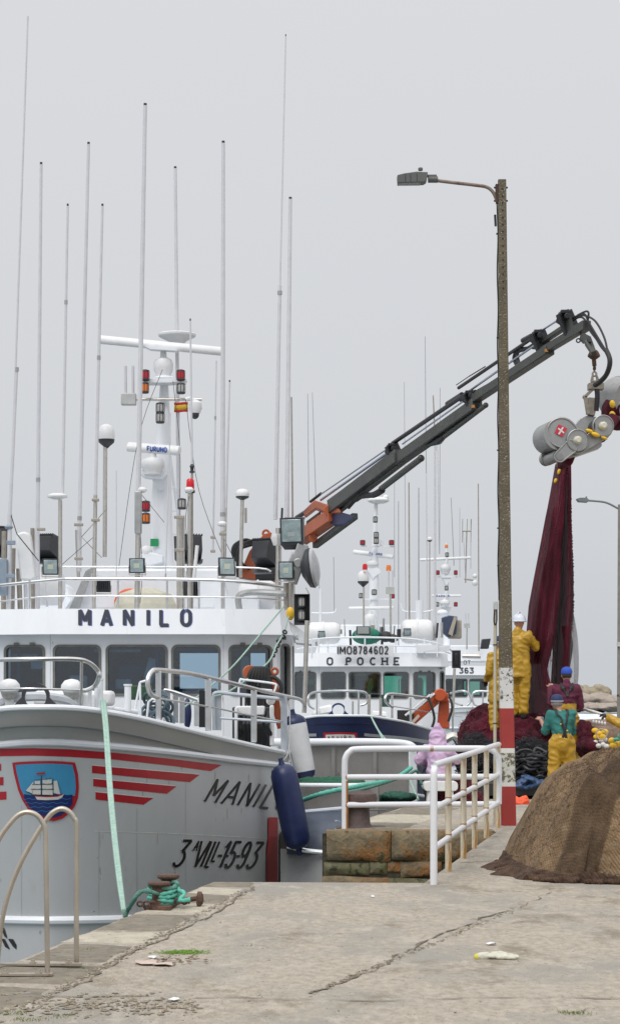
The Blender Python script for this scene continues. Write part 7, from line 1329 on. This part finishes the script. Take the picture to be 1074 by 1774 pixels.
# ================================================================ shore rocks and surf
rockm = mat('shore_rock', (.30, .255, .19), .95, var=.25, scale=.8, bump=1, bscale=2, patch=(.22, .20, .08), pamt=.5, pscale=.25); rockl = mat('low_rock', (.33, .28, .24), .95, var=.2, scale=.6, bump=1, bscale=2)
RF = lambda p, n_: noise.noise(p*.5)*.6+noise.noise(p*1.7)*.25
for i, els in enumerate(([(996, 1198, 480, 2.5, 3, 1.8), (1003, 1205, 480, 3, 3, 2)], [(1014, 1197, 480, 1.5, 3, 1.3), (1022, 1205, 480, 4, 4, 2)], [(1036, 1195, 480, 2.2, 3, 1.4), (1030, 1200, 480, 3, 3, 1.6), (1044, 1203, 480, 2, 3, 1.8)])):
    b = MB(); [b.ell(P(x, y, Y), (rx, ry, rz)) for x, y, Y, rx, ry, rz in els]; tag(blob('rock', b, rockm, None, .3, 1, RF), ['left yellowish shore rock behind the maroon hoodie man', 'small low shore rock between the two larger ones', 'largest rounded yellowish shore rock in the distance'][i], 'rock')
b = MB(); [b.ell(P(x, y, Y), (rx, 6, rz)) for x, y, Y, rx, rz in ((1000, 1213, 470, 6, 1.2), (1022, 1212, 470, 7, 1.4), (1050, 1216, 470, 7, 1), (1075, 1219, 470, 8, .8), (1000, 1226, 455, 5, .7), (1030, 1227, 455, 8, .7), (1062, 1224, 455, 9, .7))]; struct(blob('shore', b, rockl, None, .35, 1, RF))
foam = mat('surf_foam', (.66, .70, .72), .9, var=.2, scale=.3, patch=(.42, .47, .48), pamt=.45, pscale=.2)
rows = [[V(x, y+noise.noise(V(x*.05, y*.02, 0))*12, -2.9+.25*max(0, noise.noise(V(x*.3, y*.3, 0)))) for x in range(30, 120, 2)] for y in range(250, 440, 6)]
struct(MB().grid(rows).build('surf', foam), 'structure')
# ================================================================ litter on the concrete
x, y = gp(858, 1661); GV = MB(); c = V(x, y, .02)
def gq(u, v_, z=.014): return V(x+u, y+v_, z)
GV.ell(gq(-.02, 0, .018), (.055, .045, .018)); limb(GV, [gq(-.06, 0, .016), gq(-.10, -.01, .016)], [.030, .026])
for k, (v1, ln) in enumerate(((-.045, .075), (-.02, .10), (.012, .10), (.04, .08))): limb(GV, [gq(.01, v1*.7), gq(.04+ln*.3, v1, .016+.004*k), gq(.04+ln, v1*1.3, .013)], [.014, .0125, .011])
limb(GV, [gq(-.02, .03, .03), gq(.03, .02, .038), gq(.07, -.01, .032)], [.013, .012, .010])
o = blob('glove', GV, mat('dirty_white_glove', (.56, .55, .46), .85, var=.15, scale=20, bump=.4), None, .005, 1, lambda p, n_: noise.noise(p*50)*.003); tag(o, 'dirty white work glove with yellow cuff lying on the concrete', 'glove')
GV = MB(); limb(GV, [gq(-.098, -.008, .015), gq(-.118, -.012, .014)], [.024, .022]); cf = blob('cuff', GV, mat('yellow_cuff', (.62, .56, .08), .8), o, .005, 1)
random.seed(21); q = MB(); cx_, cy_ = gp(317, 1651)
for k in range(420):
    a = random.gauss(0, .07); b_ = random.gauss(0, .05); p = V(cx_+a, cy_+b_, .004); d = V(random.uniform(-1, 1), random.uniform(-1, 1), random.uniform(.05, .5))*.025; q.tube([p, p+d*.6, p+V(d.x, d.y, d.z*.4)], [.0022, .002, .001], 4)
struct(tag(q.build('seaweed', mat('seaweed_green', (.13, .26, .02), .6, var=.4, scale=40)), 'bright green seaweed tuft lying on the concrete', 'seaweed'), 'stuff')
q = MB(); random.seed(5)
def leafy(q, cx_, cy_, n_, sx_, sy_, s):
    for k in range(n_):
        a, b_ = random.gauss(0, sx_), random.gauss(0, sy_); R = Matrix.Rotation(random.uniform(0, 6), 3, 'Z') @ Matrix.Rotation(random.uniform(-.5, .5), 3, 'X'); p = V(cx_+a, cy_+b_, random.uniform(.006, .02)); ss_ = s*random.uniform(.4, 1); q.add([p+R @ V(*v)*ss_ for v in ((-1, -.4, 0), (0, -.6, .15), (1, -.2, 0), (.7, .5, .1), (-.5, .6, 0))], [(0, 1, 2, 3, 4)])
leafy(q, *gp(305, 1666), 60, .09, .10, .022); struct(tag(q.build('debris', mat('brown_scraps', (.16, .10, .06), .8, var=.5, scale=30), smooth=False), 'brown scraps and shells scattered on the concrete', 'debris'), 'stuff')
for (px, py, s, m_, lb_) in ((258, 1670, .10, mat('torn_paper', (.52, .42, .36), .8), 'torn pinkish paper lying among the brown scraps'), (285, 1673, .07, mat('torn_paper', (.5, .4, .3)), 'second torn paper scrap beside the first'), (266, 1661, .035, white2, 'crumpled white tissue on the brown scraps'), (301, 1734, .04, white2, 'small white paper scrap on the joint in the foreground'), (850, 1637, .04, white2, 'tiny flat white paper above the glove'), (645, 1555, .02, white2, 'tiny white scrap on the far concrete')):
    q = MB(); x, y = gp(px, py); n_ = 9; ring = [V(x+math.cos(2*math.pi*i/n_)*s*random.uniform(.7, 1.1), y+math.sin(2*math.pi*i/n_)*s*1.1*random.uniform(.7, 1.1), random.uniform(.006, .02)) for i in range(n_)]
    c = V(x, y, .022); q.add(ring+[c], [(i, (i+1) % n_, n_) for i in range(n_)]); o = q.build('paper_scrap', m_, smooth=False); md = o.modifiers.new('t', 'SOLIDIFY'); md.thickness = .002; tag(o, lb_, 'paper scrap')
random.seed(31); q = MB()
for k in range(46): px, py = random.uniform(150, 1074), random.uniform(1560, 1770); x, y = gp(px, py); leafy(q, x, y, random.choice((1, 1, 2, 4)), .03, .02, .012)
struct(tag(q.build('debris', mat('dark_bits', (.07, .055, .04), .9, var=.4, scale=20), smooth=False), 'small dark bits scattered over the concrete', 'debris'), 'stuff')
random.seed(41); q = MB()
for cx__, cy__, n_ in ((20, 1757, 60), (50, 1768, 60), (110, 1762, 40), (1000, 1757, 70), (985, 1756, 40), (160, 1645, 30), (135, 1610+70, 40), (435, 1640, 12)):
    x, y = gp(cx__, cy__)
    for k in range(n_):
        p = V(x+random.gauss(0, .04), y+random.gauss(0, .03), .004); d = V(random.gauss(0, .4), random.gauss(0, .4), 1).normalized()*random.uniform(.004, .014); q.tube([p, p+d], [.0022, .0008], 4)
struct(q.build('moss', mat('moss_green', (.12, .17, .03), .9, var=.4, scale=30)), 'stuff')
